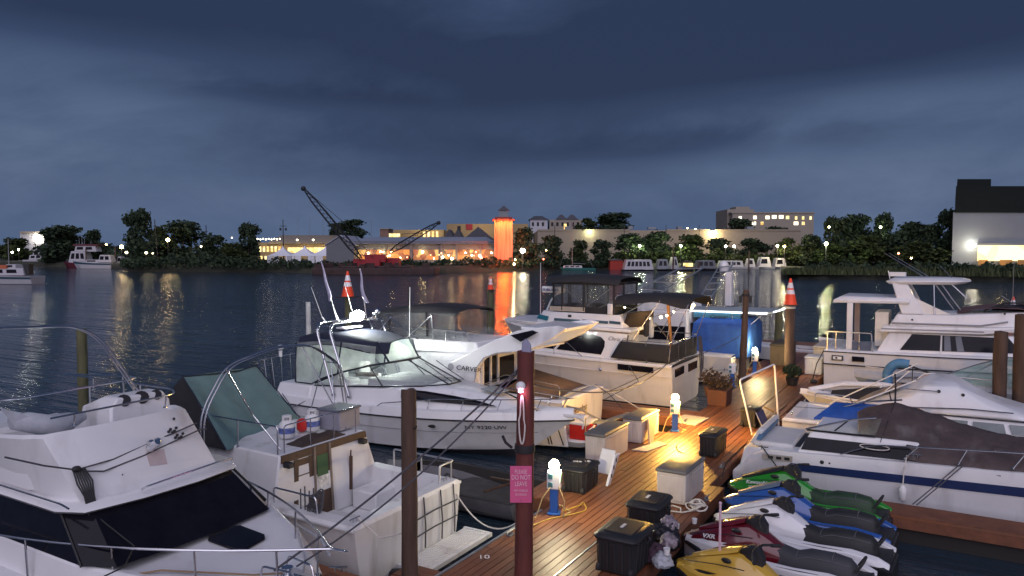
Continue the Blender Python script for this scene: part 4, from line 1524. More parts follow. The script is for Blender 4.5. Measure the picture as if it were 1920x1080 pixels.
# ------------------------------------------------------------------ pilings
def piling(label, x, y, ztop, z0, r, m, name='piling', parts=True, taper=0.92, tilt=(0, 0)):
    t = thing(name, label, 'piling', (x, y, z0), 'wooden pilings of the marina')
    rnd2 = random.Random(int(abs(x * 100 + y * 10)))
    mb = MB()
    rings = []
    n, k = 12, 12
    for i in range(k + 1):
        f = i / k
        z = z0 + (ztop - z0) * f
        rr = r * (1 - (1 - taper) * f)
        ox, oy = tilt[0] * f, tilt[1] * f
        rings.append([(x + ox + rr * (1 + 0.1 * noise.noise(Vector((j * 0.9, z * 1.4, x)))) * math.cos(2 * PI * j / n), y + oy + rr * (1 + 0.1 * noise.noise(Vector((j * 0.9, z * 1.4, x + 9)))) * math.sin(2 * PI * j / n), z + (0.02 * rnd2.uniform(-1, 1) if i == k else 0)) for j in range(n)])
    mb.loft(rings)
    mb.build('post', m, t, smooth=50)
    return t

def band(t, x, y, z, r, m=None, h=0.07, name='collar'):
    mb = MB()
    mb.lathe([(r + 0.012, -h / 2), (r + 0.02, 0), (r + 0.012, h / 2)], (x, y, z), 14)
    return mb.build(name, m or RUBBER, t)

t = piling('dark brown piling nearest on the left, between two boats', -7.05, 8.8, 3.49, -0.5, 0.135, PILE, taper=0.86)
mb = MB(); mb.tube([(-6.92, 8.75, 2.93), (-6.86, 8.73, 2.93), (-6.84, 8.72, 2.98)], 0.012, 6); mb.build('hook', RUBBER, t)
PX, PY = -5.45, 9.5
t = piling('red painted piling carrying the pink notice', PX, PY, 4.1, -0.5, 0.142, PILER, taper=0.9, tilt=(0.05, 0))
band(t, PX + 0.03, PY, 2.66, 0.135, RUBBER, 0.12)
mb = MB(); mb.tube([(PX - 0.13, PY - 0.1, 2.66), (PX - 0.22, PY - 0.14, 2.74), (PX - 0.26, PY - 0.16, 2.84)], 0.022, 6); mb.build('rope_end', RUBBER, t)
vw = Vector((-PX, -PY, 0)).normalized()
sd = Vector((-vw.y, vw.x, 0))
pc = Vector((PX + 0.05, PY, 4.1))
mb = MB()
q = pc + Vector((0, 0, 0.0))
mb.extr([q - sd * 0.07 + vw * 0.03 - Vector((0, 0, 0.06)), q + sd * 0.075 + vw * 0.03 - Vector((0, 0, 0.06)), q + sd * 0.08 + vw * 0.03 + Vector((0, 0, 0.1)), q + vw * 0.03 + Vector((0, 0, 0.2)), q - sd * 0.06 + vw * 0.03 + Vector((0, 0, 0.13))], -vw * 0.12)
mb.build('bag_cap', mat('grey_bag', (0.3, 0.3, 0.42), 0.6), t, bevel=0.02)
# notice board hung on the piling
sg = thing('notice_sign', 'pink notice reading PLEASE DO NOT LEAVE on the red piling', 'sign', (PX, PY - 0.15, 2.1))
cz = 2.15
sc0 = Vector((PX, PY, 0)) + vw * 0.16 - sd * 0.03
def sp(u, v):
    return sc0 + sd * u + Vector((0, 0, cz + v))
hw, hh = 0.16, 0.275
mb = MB(); mb.extr([sp(-hw, -hh), sp(hw, -hh), sp(hw, hh), sp(-hw, hh)], -vw * 0.01); mb.build('board', PINK, sg, bevel=0.003)
for s_, sz, v in (('PLEASE', 0.085, 0.165), ('DO NOT', 0.1, 0.075), ('LEAVE', 0.095, -0.02), ('ANY GARBAGE', 0.044, -0.105), ('ON DOCKS', 0.046, -0.165)):
    text('lettering', s_, sz, sp(0.0, v), sd, (0, 0, 1), mat('letter_pink', (0.75, 0.5, 0.58), 0.5), sg, 0.002, 0, 'CENTER', 0.7)
mb = MB()
for v in (0.24, -0.24):
    q = sp(0, v)
    mb.ball(tuple(q + vw * 0.004), 0.008, 6, 5)
mb.build('screw', STEEL, sg)
# pinkish solar ring light on the red piling
rl = thing('piling_light', 'small round white light glowing pink on the red piling', 'lamp', (PX, PY - 0.14, 3.62))
q = Vector((PX + 0.03, PY, 3.62)) + vw * 0.16 - sd * 0.06
mb = MB(); mb.ball(tuple(q), 0.072, 14, 9, (1, 1, 0.95)); mb.build('dome', PVC, rl)
mb = MB(); mb.ball(tuple(q + vw * 0.06 - Vector((0, 0, 0.07))), 0.026, 8, 6, (1.6, 1.2, 0.6)); mb.build('bulb', emit('pink_bulb', (1, 0.55, 0.75), 14), rl)
lamp('piling_light_glow', q + vw * 0.08 - Vector((0, 0, 0.12)), (1, 0.35, 0.6), 1.6, 0.03, rl)
# white hose loop hanging on the piling
hl = thing('hanging_hose', 'white hose loop hanging on the red piling below the light', 'hose', (PX, PY - 0.15, 3.1))
q0 = Vector((PX + 0.03, PY, 0)) + vw * 0.17 - sd * 0.04
mb = MB()
mb.tube([q0 + sd * (0.045 * math.cos(a)) * (1 if math.sin(a) < 0 else 0.6) + Vector((0, 0, 3.12 + 0.36 * math.sin(a))) for a in [2 * PI * i / 26 for i in range(26)]], 0.012, 7, True)
mb.build('hanging_hose_loop', ROPEW, hl)

p9 = piling('mossy piling standing in the water at the left edge', -25.1, 13.94, 3.0, -1, 0.17, PILEG)
p9 = piling('mossy piling in the water right of the black bimini', -25.0, 39.46, 3.1, -1, 0.24, PILEG)
band(p9, -25, 39.46, 3.02, 0.2, RUBBER, 0.2)
p3 = piling('thin dark piling in front of the blue canvas boat', -7.1, 29.9, 4.05, 0.0, 0.155, PILE, tilt=(0.12, 0), taper=0.72)
band(p3, -7.0, 29.9, 3.85, 0.14, RUBBER, 0.1)
for s_ in (-1, 1):
    mb = MB(); mb.box((-7.0 + s_ * 0.2 * math.cos(YAW), 29.9 + s_ * 0.2 * math.sin(YAW), 3.68), (0.1, 0.1, 0.28), YAW); mb.build('bracket', RUBBER, p3, bevel=0.02)
p4_ = piling('brown piling topped by an orange cone beside the dark planter', -5.62, 31.6, 3.36, 0.0, 0.2, PILE)
band(p4_, -5.62, 31.6, 3.3, 0.2, PVC, 0.08)
piling('brown piling right of the flybridge trawler, shorter one', 1.3, 26.3, 3.2, -1, 0.2, PILE)
piling('brown piling at the right edge of the picture', 1.82, 26.3, 3.72, -1, 0.22, PILE)
piling('brown piling capped by a cone behind the flybridge trawler', 2.24, 37.5, 2.75, -1, 0.2, PILE)
piling('green stained piling behind the blue canvas boat', -7.4, 38.6, 2.75, -1, 0.2, PILEG)
piling('grey piling behind the radar arch, under the big orange cone', -19.35, 20.6, 3.86, -1, 0.13, PILEG)
piling('short pale post just left of the lit arch lamp', -18.45, 17.75, 3.88, 1.0, 0.085, mat('pale_post', (0.5, 0.5, 0.48), 0.7), name='piling')

def cone(label, x, y, z, h, squash=1.0):
    t = thing('traffic_cone', label, 'traffic cone', (x, y, z), 'orange cones set on piling tops')
    r = h * 0.24 * squash
    def prof(f0, f1, k=0.0):
        return [((r * (1 - 0.86 * f) + k), h * f) for f in (f0, f1)]
    mb = MB()
    mb.box((x, y, z + 0.02), (r * 2.5, r * 2.5, 0.04)); mb.build('base', mat('cone_base', (0.04, 0.03, 0.03), 0.7), t, bevel=0.01)
    mb = MB(); mb.lathe([(r, 0.03), (r * 0.14, h), (r * 0.1, h)], (x, y, z), 18); mb.build('body', CONE_O, t)
    for f0, f1 in ((0.42, 0.58), (0.64, 0.84)):
        mb = MB(); mb.lathe(prof(f0, f1, 0.004), (x, y, z), 18); mb.build('collar', CONE_W, t)
    return t
cone('large orange cone with white bands above the lit radar arch', -19.35, 20.6, 3.86, 0.98)
cone('faded orange cone on the mossy piling right of the black bimini', -25.0, 39.46, 3.12, 0.85)
cone('orange cone on the brown piling beside the planter', -5.62, 31.6, 3.38, 1.1)
cone('orange cone at the right edge on the piling behind the trawler', 2.24, 37.5, 2.77, 0.9)
# ================================================================== boats on the left of the dock
BG = 'boats moored at the dock'
def boat(name, label, x, y):
    return thing(name, label, 'boat', (x, y, 0), BG)

def cleat(parent, x, y, z, rz=0.0, s=1.0):
    mb = MB()
    c, sn = math.cos(rz), math.sin(rz)
    mb.tube([(x - 0.11 * s * c, y - 0.11 * s * sn, z + 0.05 * s), (x + 0.11 * s * c, y + 0.11 * s * sn, z + 0.05 * s)], 0.014 * s, 6)
    for k in (-0.04, 0.04):
        mb.tube([(x + k * s * c, y + k * s * sn, z - 0.01), (x + k * s * c, y + k * s * sn, z + 0.05 * s)], 0.012 * s, 6)
    return mb.build('cleat', STEEL, parent)

# ------------------------------------------------------------------ B1: flybridge cruiser in the near left corner
t = boat('cabin_cruiser', 'white cruiser with a black wraparound windscreen nearest on the left', -10, 6.2)
yc = 6.2
h = Hull(-18.5, -6.05, yc, 1.86, 1.3, 1.52, ov=0.1, tm=0.45, p=2.4)
h.build(t, GEL)
h.rub(t, TRIMB, 0.03)
h.deck(t, NONSKID, 0.15, 1.0, 0.07, 0.1)
blk('trunk_cabin', [[(-16, 1.42, 1.4), (-9, 1.46, 1.42), (-7.6, 1.1, 1.45), (-6.75, 0.5, 1.5), (-6.6, 0.15, 1.52)], [(-16, 1.4, 1.88), (-8.9, 1.42, 1.88), (-7.75, 1.0, 1.74), (-7.0, 0.42, 1.64), (-6.85, 0.12, 1.63)]], yc, GEL, t, 40, 0.04)
WB = [(-16, 1.38, 1.87), (-8.75, 1.36, 1.87), (-8.42, 1.14, 1.86), (-8.34, 0.4, 1.86)]
WT = [(-16, 1.22, 2.38), (-9.45, 1.22, 2.38), (-9.12, 1.02, 2.38), (-9.04, 0.38, 2.38)]
blk('windscreen', [WB, WT], yc - 0.05, GLASSD, t, 30)
for s in (-1, 1):
    for i in (1,):
        mb = MB()
        a, b = Vector((WB[i][0], yc - 0.05 + s * (WB[i][1] + 0.012), WB[i][2])), Vector((WT[i][0], yc - 0.05 + s * (WT[i][1] + 0.012), WT[i][2]))
        mb.tube([a, b], 0.016, 6)
        mb.build('window_pillar', TRIMB, t)
blk('brow', [[(-16, 1.26, 2.36), (-9.45, 1.26, 2.36), (-9.1, 1.1, 2.36), (-9.0, 0.4, 2.36)], [(-16, 1.29, 2.4), (-9.4, 1.29, 2.4), (-9.04, 1.12, 2.4), (-8.93, 0.4, 2.4)], [(-16, 1.26, 2.46), (-9.45, 1.26, 2.46), (-9.1, 1.08, 2.46), (-9.02, 0.4, 2.46)]], yc - 0.08, GEL, t, 60)
fb = [[(-13.8, 1.14, 2.45), (-11.3, 1.15, 2.45), (-9.75, 1.17, 2.45), (-9.32, 1.0, 2.45), (-9.22, 0.4, 2.45)], [(-13.8, 1.08, 2.6), (-11.2, 1.1, 3.12), (-9.95, 1.1, 3.24), (-9.68, 1.0, 3.26), (-9.58, 0.4, 3.28)],
      [(-13.8, 1.04, 2.62), (-11.2, 1.06, 3.15), (-10.0, 1.06, 3.28), (-9.72, 0.96, 3.3), (-9.62, 0.38, 3.31)], [(-13.75, 0.99, 2.6), (-11.2, 1.0, 3.12), (-10.07, 1.0, 3.25), (-9.82, 0.9, 3.26), (-9.72, 0.34, 3.28)], [(-13.7, 0.98, 2.55), (-11.2, 1.0, 2.55), (-10.07, 1.0, 2.55), (-9.9, 0.9, 2.55), (-9.85, 0.34, 2.55)]]
mb = MB()
rings = [sec(yc - 0.1 - 0.24 * min(i, 1), l) for i, l in enumerate(fb)]
mb.loft(rings, True, True)
mb.build('flybridge', GEL, t, 45)
# helm console with three gauges
mb = MB()
hx, hy = -10.55, yc + 0.3
mb.loft([[(hx - 0.45, hy - 0.55, 2.6), (hx + 0.5, hy - 0.55, 2.6), (hx + 0.5, hy + 0.45, 2.6), (hx - 0.45, hy + 0.45, 2.6)], [(hx - 0.3, hy - 0.5, 3.34), (hx + 0.42, hy - 0.5, 3.36), (hx + 0.42, hy + 0.42, 3.36), (hx - 0.3, hy + 0.42, 3.34)], [(hx + 0.05, hy - 0.36, 3.5), (hx + 0.36, hy - 0.36, 3.5), (hx + 0.36, hy + 0.34, 3.5), (hx + 0.05, hy + 0.34, 3.5)]])
hc = mb.build('helm_console', GELW, t, 30, 0.03)
for k, (dy, s) in enumerate(((-0.27, 1.1), (0.0, 1.2), (0.23, 0.95))):
    mb = MB()
    c = Vector((hx + 0.36, hy + dy, 3.44))
    n = Vector((0.75, -0.35, 0.55)).normalized()
    u = n.orthogonal().normalized(); w = n.cross(u)
    mb.extr([c + (u * math.cos(a) + w * math.sin(a)) * 0.085 * s for a in [2 * PI * i / 12 for i in range(12)]], n * 0.03)
    mb.build('gauge', GLASSD, hc)
# folded grey cover and seat back
mb = MB()
rr = [(-10.7, 4.98, 3.32, 0.1), (-10.55, 5.15, 3.3, 0.15), (-10.4, 5.35, 3.22, 0.17), (-10.45, 5.6, 3.24, 0.13), (-10.5, 5.85, 3.26, 0.05)]
mb.loft([[(x + 0.9 * r * math.cos(a), y, z + r * math.sin(a)) for a in [2 * PI * i / 10 for i in range(10)]] for x, y, z, r in rr])
mb.add([(-10.72, 4.85, 3.55), (-10.6, 5.0, 3.25), (-10.5, 5.1, 3.4), (-10.62, 5.02, 3.3)], [(0, 1, 2), (0, 2, 3), (0, 3, 1), (1, 3, 2)])
mb.build('seat_cover', GREYF, t, 60)
mb = MB(); mb.bx(-12.6, -12.1, 5.4, 6.6, 2.5, 2.95); mb.build('helm_seat', SEATW, t, 30, 0.08)
# fly rail and bimini hoops
fr = bend([(-9.75, 5.0, 3.48), (-9.75, 6.75, 3.5), (-10.2, 7.0, 3.5), (-13.6, 7.0, 3.46)], 0.25)
rail(t, fr + [], 0.014, [((-9.78, 5.3, 3.32), (-9.75, 5.3, 3.49)), ((-9.78, 6.6, 3.32), (-9.75, 6.6, 3.5)), ((-11, 7.0, 3.3), (-11, 7.0, 3.49)), ((-12.3, 7.0, 3.28), (-12.3, 7.0, 3.48))], 'flybridge_rail')
rail(t, bend([(-13.2, 5.1, 3.46), (-10.8, 4.95, 3.6), (-10.85, 6.95, 3.62), (-13.2, 7.05, 3.46)], 0.3), 0.013, [((-11.4, 5.05, 3.28), (-11.4, 5.0, 3.58)), ((-11.4, 6.98, 3.28), (-11.4, 6.96, 3.58)), ((-10.82, 6.1, 3.3), (-10.82, 6.1, 3.62))], 'grab_rail')
for k, dx in enumerate((0, 0.1)):
    rail(t, bend([(-10.45 - dx, 6.78, 3.25), (-10.5 - dx, 6.1, 4.36), (-10.5 - dx, 5.75, 4.55), (-10.5 - dx, 4.55, 4.62), (-10.5 - dx, 4.2, 3.3)], 0.28, 6), 0.014, name='bimini_frame')
mb = MB(); mb.box((-10.7, 4.72, 3.6), (0.1, 0.09, 0.1), 0.4); mb.build('rail_clamp', GELW, t, bevel=0.02)
# rope and lamp on the bridge front
fq = (Vector((-9.24, 5.1, 2.48)), Vector((-9.24, 7.1, 2.48)), Vector((-9.62, 6.8, 3.26)), Vector((-9.62, 4.9, 3.26)))
def ff(u, v, o=0.02):
    n = Vector((0.87, 0, 0.5))
    return on(fq, u, v) + n * o
def rope(parent, pts, r=0.011, m=ROPED, name='rope'):
    mb = MB(); mb.tube(pts, r, 6); return mb.build(name, m, parent)
rope(t, [ff(-0.3, 0.86, 0.05), ff(-0.12, 0.62, 0.05), ff(0.05, 0.46), ff(0.3, 0.48), ff(0.6, 0.6), ff(0.8, 0.66), ff(1.02, 0.74)], name='front_rope')
rope(t, [ff(0.05, 0.44), ff(0.2, 0.34), ff(0.5, 0.42), ff(0.75, 0.52), ff(1.02, 0.62), ff(1.06, 0.6)], name='front_rope')
mb = MB()
for k in range(7):
    a, b = ff(0.03 + 0.012 * k, 0.46), ff(0.0 + 0.01 * k, 0.05, 0.06)
    mb.tube([a, a.lerp(b, 0.5) + Vector((0.02, 0.01 * (k - 3), 0)), b, b + Vector((0.12, 0.0, -0.28 - 0.03 * k))], 0.011, 5)
mb.ball(tuple(ff(0.05, 0.47, 0.03)), 0.05, 8, 6, (1, 1.2, 0.8))
mb.tube([ff(0.02, 0.02, 0.06) + Vector((0.12, 0, -0.2)), (-8.5, 5.28, 2.0), (-8.25, 5.0, 1.9), (-8.3, 4.8, 1.86), (-8.9, 4.62, 1.5)], 0.01, 5)
mb.build('hanging_rope', RUBBER, t)
for u, v in ((0.8, 0.7), (0.82, 0.58)):
    mb = MB()
    c = ff(u, v, 0.03)
    for k in range(5):
        mb.ball(tuple(c + Vector((0, 0.03 * (k - 2), 0.03 * math.sin(k * 2)))), 0.022, 6, 5)
    mb.build('rope_knot', RUBBER, t)
c = ff(0.56, 0.5, 0.06)
mb = MB()
mb.lathe([(0.05, -0.03), (0.05, 0.05), (0.02, 0.07)], tuple(c + Vector((0.02, 0, 0.05))), 10)
mb.tube([c, c + Vector((0.12, 0.03, 0.1))], 0.06, 10, r1=0.045)
mb.ball(tuple(c + Vector((-0.02, 0.12, 0.07))), 0.05, 9, 7)
mb.build('searchlight', STEEL, t)
mb = MB(); mb.panel([ff(0.5, 0.24, 0.02), ff(0.62, 0.2, 0.02), ff(0.66, 0.44, 0.02), ff(0.53, 0.5, 0.02)], 0.01, 0.004)
mb.build('hanging_cloth', mat('pale_cloth', (0.5, 0.42, 0.42), 0.9), t)
rail(t, bend([(-8.98, 5.7, 2.5), (-8.93, 5.75, 2.54), (-9.02, 6.9, 2.56), (-9.1, 7.22, 2.52)], 0.06), 0.013, name='brow_grab_rail')
rail(t, bend([(-9.06, 4.82, 2.5), (-9.2, 4.8, 2.54), (-10.8, 4.8, 2.54), (-10.9, 4.8, 2.5)], 0.06), 0.013, name='brow_grab_rail')
for u, v in ((0.3, 0.22), (0.62, 0.84), (0.88, 0.9)):
    mb = MB(); mb.ball(tuple(ff(u, v, 0.0)), 0.02, 7, 5); mb.build('deck_fitting', RUBBER, t)
# foredeck hatch, windlass and rails
def dk(x, y):
    return 1.745 + (-7.75 - x) * 0.12 + 0.003
mb = MB(); mb.extr([(x, y, dk(x, y) + 0.0) for x, y in ((-7.72, 6.28), (-7.78, 6.66), (-7.86, 6.72), (-8.3, 6.68), (-8.34, 6.6), (-8.34, 6.22), (-8.26, 6.14), (-7.8, 6.2))], (0, 0, 0.035)); mb.build('deck_hatch', GLASSD, t, 30, 0.01)
wx, wy = -6.75, 6.1
mb = MB()
mb.lathe([(0.09, 0), (0.08, 0.1), (0.05, 0.13), (0.07, 0.2)], (wx, wy, 1.62), 12)
mb.box((wx + 0.2, wy, 1.68), (0.3, 0.14, 0.1))
mb.tube(bend([(wx - 0.25, wy - 0.2, 1.63), (wx - 0.2, wy - 0.2, 1.86), (wx + 0.25, wy - 0.15, 1.86), (wx + 0.3, wy - 0.15, 1.63)], 0.05), 0.013, 6)
mb.tube(bend([(wx - 0.25, wy + 0.2, 1.63), (wx - 0.2, wy + 0.2, 1.84), (wx + 0.25, wy + 0.15, 1.84), (wx + 0.3, wy + 0.15, 1.63)], 0.05), 0.013, 6)
mb.build('windlass', STEEL, t)
rp = []
for i in range(15):
    tt = 0.72 + 0.275 * i / 14
    e = h.edge(tt, 1, 0.05, 0.62)
    rp.append(e)
lp_ = []
for i in range(15):
    tt = 0.4 + 0.595 * (14 - i) / 14
    lp_.append(h.edge(tt, -1, 0.05, 0.62))
allr = [h.edge(0.715, 1, 0.05, 0.1)] + rp + [Vector((-5.85, yc, 2.16))] + lp_
ps = [(h.edge(tt, s, 0.07, 0.08), h.edge(tt, s, 0.05, 0.62)) for tt in (0.8, 0.88, 0.95) for s in (1, -1)] + [(h.edge(tt, -1, 0.07, 0.08), h.edge(tt, -1, 0.05, 0.62)) for tt in (0.5, 0.6, 0.7)]
rail(t, bend(allr, 0.06, 2), 0.015, ps, 'bow_rail')
mb = MB()
for s in (-1, 1):
    mb.tube([(-7.7, yc + s * 0.95, 1.765), (-7.0, yc + s * 0.42, 1.66), (-6.7, yc + s * 0.1, 1.63)], 0.012, 5)
mb.tube([(-6.9, 6.95, 1.63), (-7.4, 7.3, 1.62), (-8.2, 7.62, 1.56)], 0.022, 6)
mb.build('deck_moulding', GREYF, t)
rope(t, [(-6.8, 6.15, 1.72), (-7.1, 5.9, 1.72), (-8.0, 5.3, 1.8), (-9.2, 4.7, 1.56)], 0.013, mat('rope_tan', (0.25, 0.17, 0.1), 0.9), 'deck_rope')
cleat(t, -6.5, 6.7, 1.6, 0.6)
cleat(t, -6.5, 5.7, 1.6, -0.6)

# ------------------------------------------------------------------ B2: old boat with teal canvas, stern to the dock
t = boat('canvas_top_boat', 'old white boat with a teal canvas shelter and wooden cabin door', -11, 10.0)
yc = 10.0
h = Hull(-7.95, -17.5, yc, 1.5, 1.2, 1.6, stern=0.97)
h.build(t, GELW)
h.rub(t, GELW, 0.03)
tb = h.t_at(-10.02)
h.cockpit(t, GELW, 0.0, tb, 0.3, 0.06, 0.62, stern_w=0.3)
h.deck(t, NONSKID, tb, 1.0, 0.06, 0.08)
blk('cabin', [[(-9.98, 1.3, 0.62), (-14.8, 1.25, 1.3), (-15.6, 0.8, 1.35)], [(-9.98, 1.3, 1.3), (-14.6, 1.22, 1.4), (-15.5, 0.8, 1.4)], [(-10.06, 1.1, 2.0), (-14.0, 1.02, 2.02), (-14.6, 0.7, 2.02)]], yc + 0.06, GELW, t, 35, 0.03)
bq = (Vector((-9.98, yc + 0.06 - 1.3, 0.62)), Vector((-9.98, yc + 0.06 + 1.3, 0.62)), Vector((-10.06, yc + 0.06 + 1.12, 2.0)), Vector((-10.06, yc + 0.06 - 1.12, 2.0)))
# aft bulkhead: sill, left window strip, louvred shutter, door
def bh(mb, u0, u1, v0, v1, th=0.03, off=0.012):
    mb.panel([on(bq, u0, v0), on(bq, u1, v0), on(bq, u1, v1), on(bq, u0, v1)], th, off)
mb = MB(); bh(mb, 0.02, 0.98, 0.9, 0.995, 0.06, 0.035); mb.build('roof_beam', WOODT, t, 0)
mb = MB()
for u in (0.15, 0.305):
    bh(mb, u, u + 0.045, 0.02, 0.89, 0.05, 0.03)
for v in (0.18, 0.4, 0.6, 0.8):
    bh(mb, 0.195, 0.305, v, v + 0.08, 0.05, 0.026)
sh_ = mb.build('shutter', WOODT, t, 0)
dr_ = MB(); bh(dr_, 0.355, 0.545, 0.02, 0.97, 0.06, 0.03)
dr_ = dr_.build('door', WOODT, t, 0)
mb = MB(); bh(mb, 0.385, 0.5, 0.42, 0.86, 0.02, 0.04); mb.build('door_pane', mat('green_curtain', (0.05, 0.12, 0.05), 0.8), dr_, 0)
mb = MB(); bh(mb, 0.385, 0.5, 0.42, 0.58, 0.02, 0.046); mb.build('paper_sheet', mat('paper_sheet', (0.6, 0.6, 0.58), 0.9, var=0.5, scale=16), dr_, 0)
mb = MB()
for u, v in ((0.35, 0.02), (0.52, 0.02)):
    bh(mb, u, u + 0.02, v, 0.99, 0.08, 0.05)
mb.build('door_frame', mat('door_frame_grey', (0.2, 0.16, 0.13), 0.7, var=0.3, scale=6), t, 0)
for u, v in ((0.06, 0.9), (0.9, 0.9)):
    mb = MB(); q = on(bq, u, v); mb.box(q + Vector((0.1, 0, -0.03)), (0.16, 0.12, 0.1)); mb.build('deck_light', BLACKP, t, 30, 0.02)
mb = MB(); q = on(bq, 0.74, 0.5); mb.tube([q + Vector((0.05, 0, -0.35)), q + Vector((0.06, 0, 0.3))], 0.035, 7); mb.tube([q + Vector((0.05, 0, 0.3)), q + Vector((0.06, 0, 0.42))], 0.015, 6); mb.build('hanging_oar', WOODT, t)
# roof clutter
mb = MB()
P = []
rnd = random.Random(5)
for i in range(9):
    P.append([Vector((-10.55 + 0.06 * j, 9.55 + i * 0.14, 2.02 + (0.1 * math.sin(PI * j / 7) * math.sin(PI * i / 8) ** 0.5 * (1 + 0.5 * rnd.uniform(-1, 1))))) for j in range(8)])
mb.grid(P, 0.02); mb.build('crumpled_cover', mat('brown_cloth', (0.05, 0.035, 0.03), 0.9, var=0.3), t, 60)
for k, (x, y, lab, c) in enumerate(((-10.85, 9.85, 'white gas bottle on the cabin roof, left of the pair', 0), (-10.85, 10.5, 'white gas bottle with a red hose side, right of the pair', 1))):
    g = thing('gas_bottle', lab, 'gas bottle', (x, y, 2.02), 'gas bottles on the teal canvas boat')
    mb = MB(); mb.lathe([(0.13, 0), (0.15, 0.02), (0.152, 0.2), (0.14, 0.27), (0.09, 0.32), (0.04, 0.34)], (x, y, 2.04), 18); mb.build('tank', PVC, g, 50)
    mb = MB(); mb.lathe([(0.154, 0.09), (0.154, 0.2)], (x, y, 2.04), 18); mb.build('label_band', mat('bottle_label', (0.1, 0.14, 0.36), 0.5, var=0.6, scale=14), g, 50)
    mb = MB()
    for a in range(0, 300, 20):
        p0 = Vector((x + 0.08 * math.cos(R(a)), y + 0.08 * math.sin(R(a)), 2.36))
        mb.tube([p0, p0 + Vector((0, 0, 0.08))], 0.012, 4)
    mb.lathe([(0.085, 0), (0.09, 0.015), (0.085, 0.03)], (x, y, 2.43), 14)
    mb.tube([(x, y, 2.36), (x, y, 2.43)], 0.025, 8); mb.build('valve_collar', GELW, g)
    if c:
        mb = MB(); mb.lathe([(0.06, 0), (0.11, 0.05), (0.11, 0.2), (0.05, 0.25)], (x - 0.1, y - 0.17, 2.04), 12); mb.build('red_float', RED, g)
g = thing('storage_bin', 'grey lidded bin on the cabin roof behind the gas bottles', 'box', (-10.6, 10.95, 2.02))
mb = MB(); mb.box((-10.6, 11.0, 2.22), (0.55, 0.62, 0.38), 0.05); mb.build('tub', mat('bin_grey', (0.26, 0.26, 0.31), 0.6), g, 30, 0.02)
mb = MB(); mb.box((-10.6, 11.0, 2.43), (0.6, 0.67, 0.045), 0.05); mb.build('lid', mat('bin_lid', (0.12, 0.13, 0.17), 0.6), g, 30, 0.015)
ORG = Vector(t.location)
# canvas shelter
BL, BR_, TR_, TL_ = Vector((-11.25, 8.78, 1.99)), Vector((-12.0, 11.25, 1.99)), Vector((-12.75, 10.75, 3.12)), Vector((-12.9, 9.1, 3.14))
mb = MB()
P = patch((BL, BR_, TR_, TL_), 30, 20, -0.1, (0.7, 0.1, 0.6))
for i, r_ in enumerate(P):
    for j, p in enumerate(r_):
        k = 0.05 * noise.noise(Vector((i * 0.16, j * 0.05, 3))) + 0.025 * noise.noise(Vector((i * 0.42 + j * 0.3, j * 0.12, 8))) + 0.02 * math.sin(i * 0.5 + j * 0.22) * (1 - j / 20)
        r_[j] = p + Vector((0.7, 0.1, 0.6)) * k * (1.2 if 0 < i < 30 else 0.5) - Vector((0, 0, 0.09 * (1 - j / 20) * math.sin(PI * i / 30) + 0.05 * (j / 20) * math.sin(PI * i / 30)))
mb.grid(P, 0.02); mb.build('canvas_back', TEALC, t, 70)
TL2, TR2 = Vector((-13.85, 9.05, 2.35)), Vector((-13.8, 10.8, 2.35))
mb = MB(); mb.grid(patch((TL_, TR_, TR2, TL2), 8, 6, 0.06, (0, 0, 1)), 0.02); mb.build('canvas_roof', TEALC, t, 60)
mb = MB(); mb.grid(patch((BL + Vector((-0.02, 0, 0)), TL_, TL2, Vector((-13.9, 8.9, 1.95))), 8, 8, -0.06), 0.01); mb.build('canvas_side', BLACKC, t, 60); mb = MB(); mb.grid(patch((Vector((-14.2, 11.1, 1.95)), TR2, TR_, BR_), 8, 8, -0.05), 0.01); mb.build('canvas_side', BLACKC, t, 60)
mb = MB()
mb.tube([P[0][j] + Vector((0.01, -0.01, 0.01)) for j in range(21)] + [P[i][20] + Vector((0.01, 0, 0.012)) for i in range(1, 31)] + [P[30][j] + Vector((0.01, 0.01, 0.01)) for j in range(19, -1, -1)], 0.012, 5)
mb.build('canvas_piping', NAVY, t)
# stainless hoops and roof rails
for k in range(2):
    o = Vector((-0.09 * k, 0, 0.012 * k))
    rail(t, [p + o for p in bend([(-11.0, 8.1, 1.6), (-11.0, 8.15, 2.8), (-11.0, 8.68, 3.55), (-11.0, 9.8, 3.77), (-11.0, 10.7, 3.7), (-11.0, 11.5, 3.2), (-11.0, 11.7, 2.0)], 0.3, 5)], 0.016, name='bimini_hoop')
rail(t, [(-11.0, 8.62, 3.5), (-10.9, 9.1, 2.6), (-10.3, 9.2, 2.02)], 0.014, name='hoop_strut')
rail(t, bend([(-10.15, 9.0, 2.0), (-10.15, 9.0, 2.5), (-12.6, 9.0, 2.5), (-12.7, 9.0, 2.02)], 0.08), 0.014, [((-11.2, 9.0, 2.0), (-11.2, 9.0, 2.5))], 'roof_rail')
rail(t, bend([(-10.12, 9.12, 2.0), (-10.12, 9.12, 2.5), (-10.12, 10.95, 2.5), (-10.12, 10.95, 2.0)], 0.08), 0.012, [((-10.12, 9.75, 2.0), (-10.12, 9.75, 2.5)), ((-10.12, 10.35, 2.0), (-10.12, 10.35, 2.5))], 'roof_rail')
for a, b in (((-10.7, 11.0, 2.0), (-11.3, 11.5, 3.3)), ((-11.6, 11.1, 2.0), (-11.05, 11.1, 3.5)), ((-10.3, 10.9, 2.02), (-11.0, 10.4, 3.7))):
    rail(t, [a, b], 0.012, name='hoop_strut')
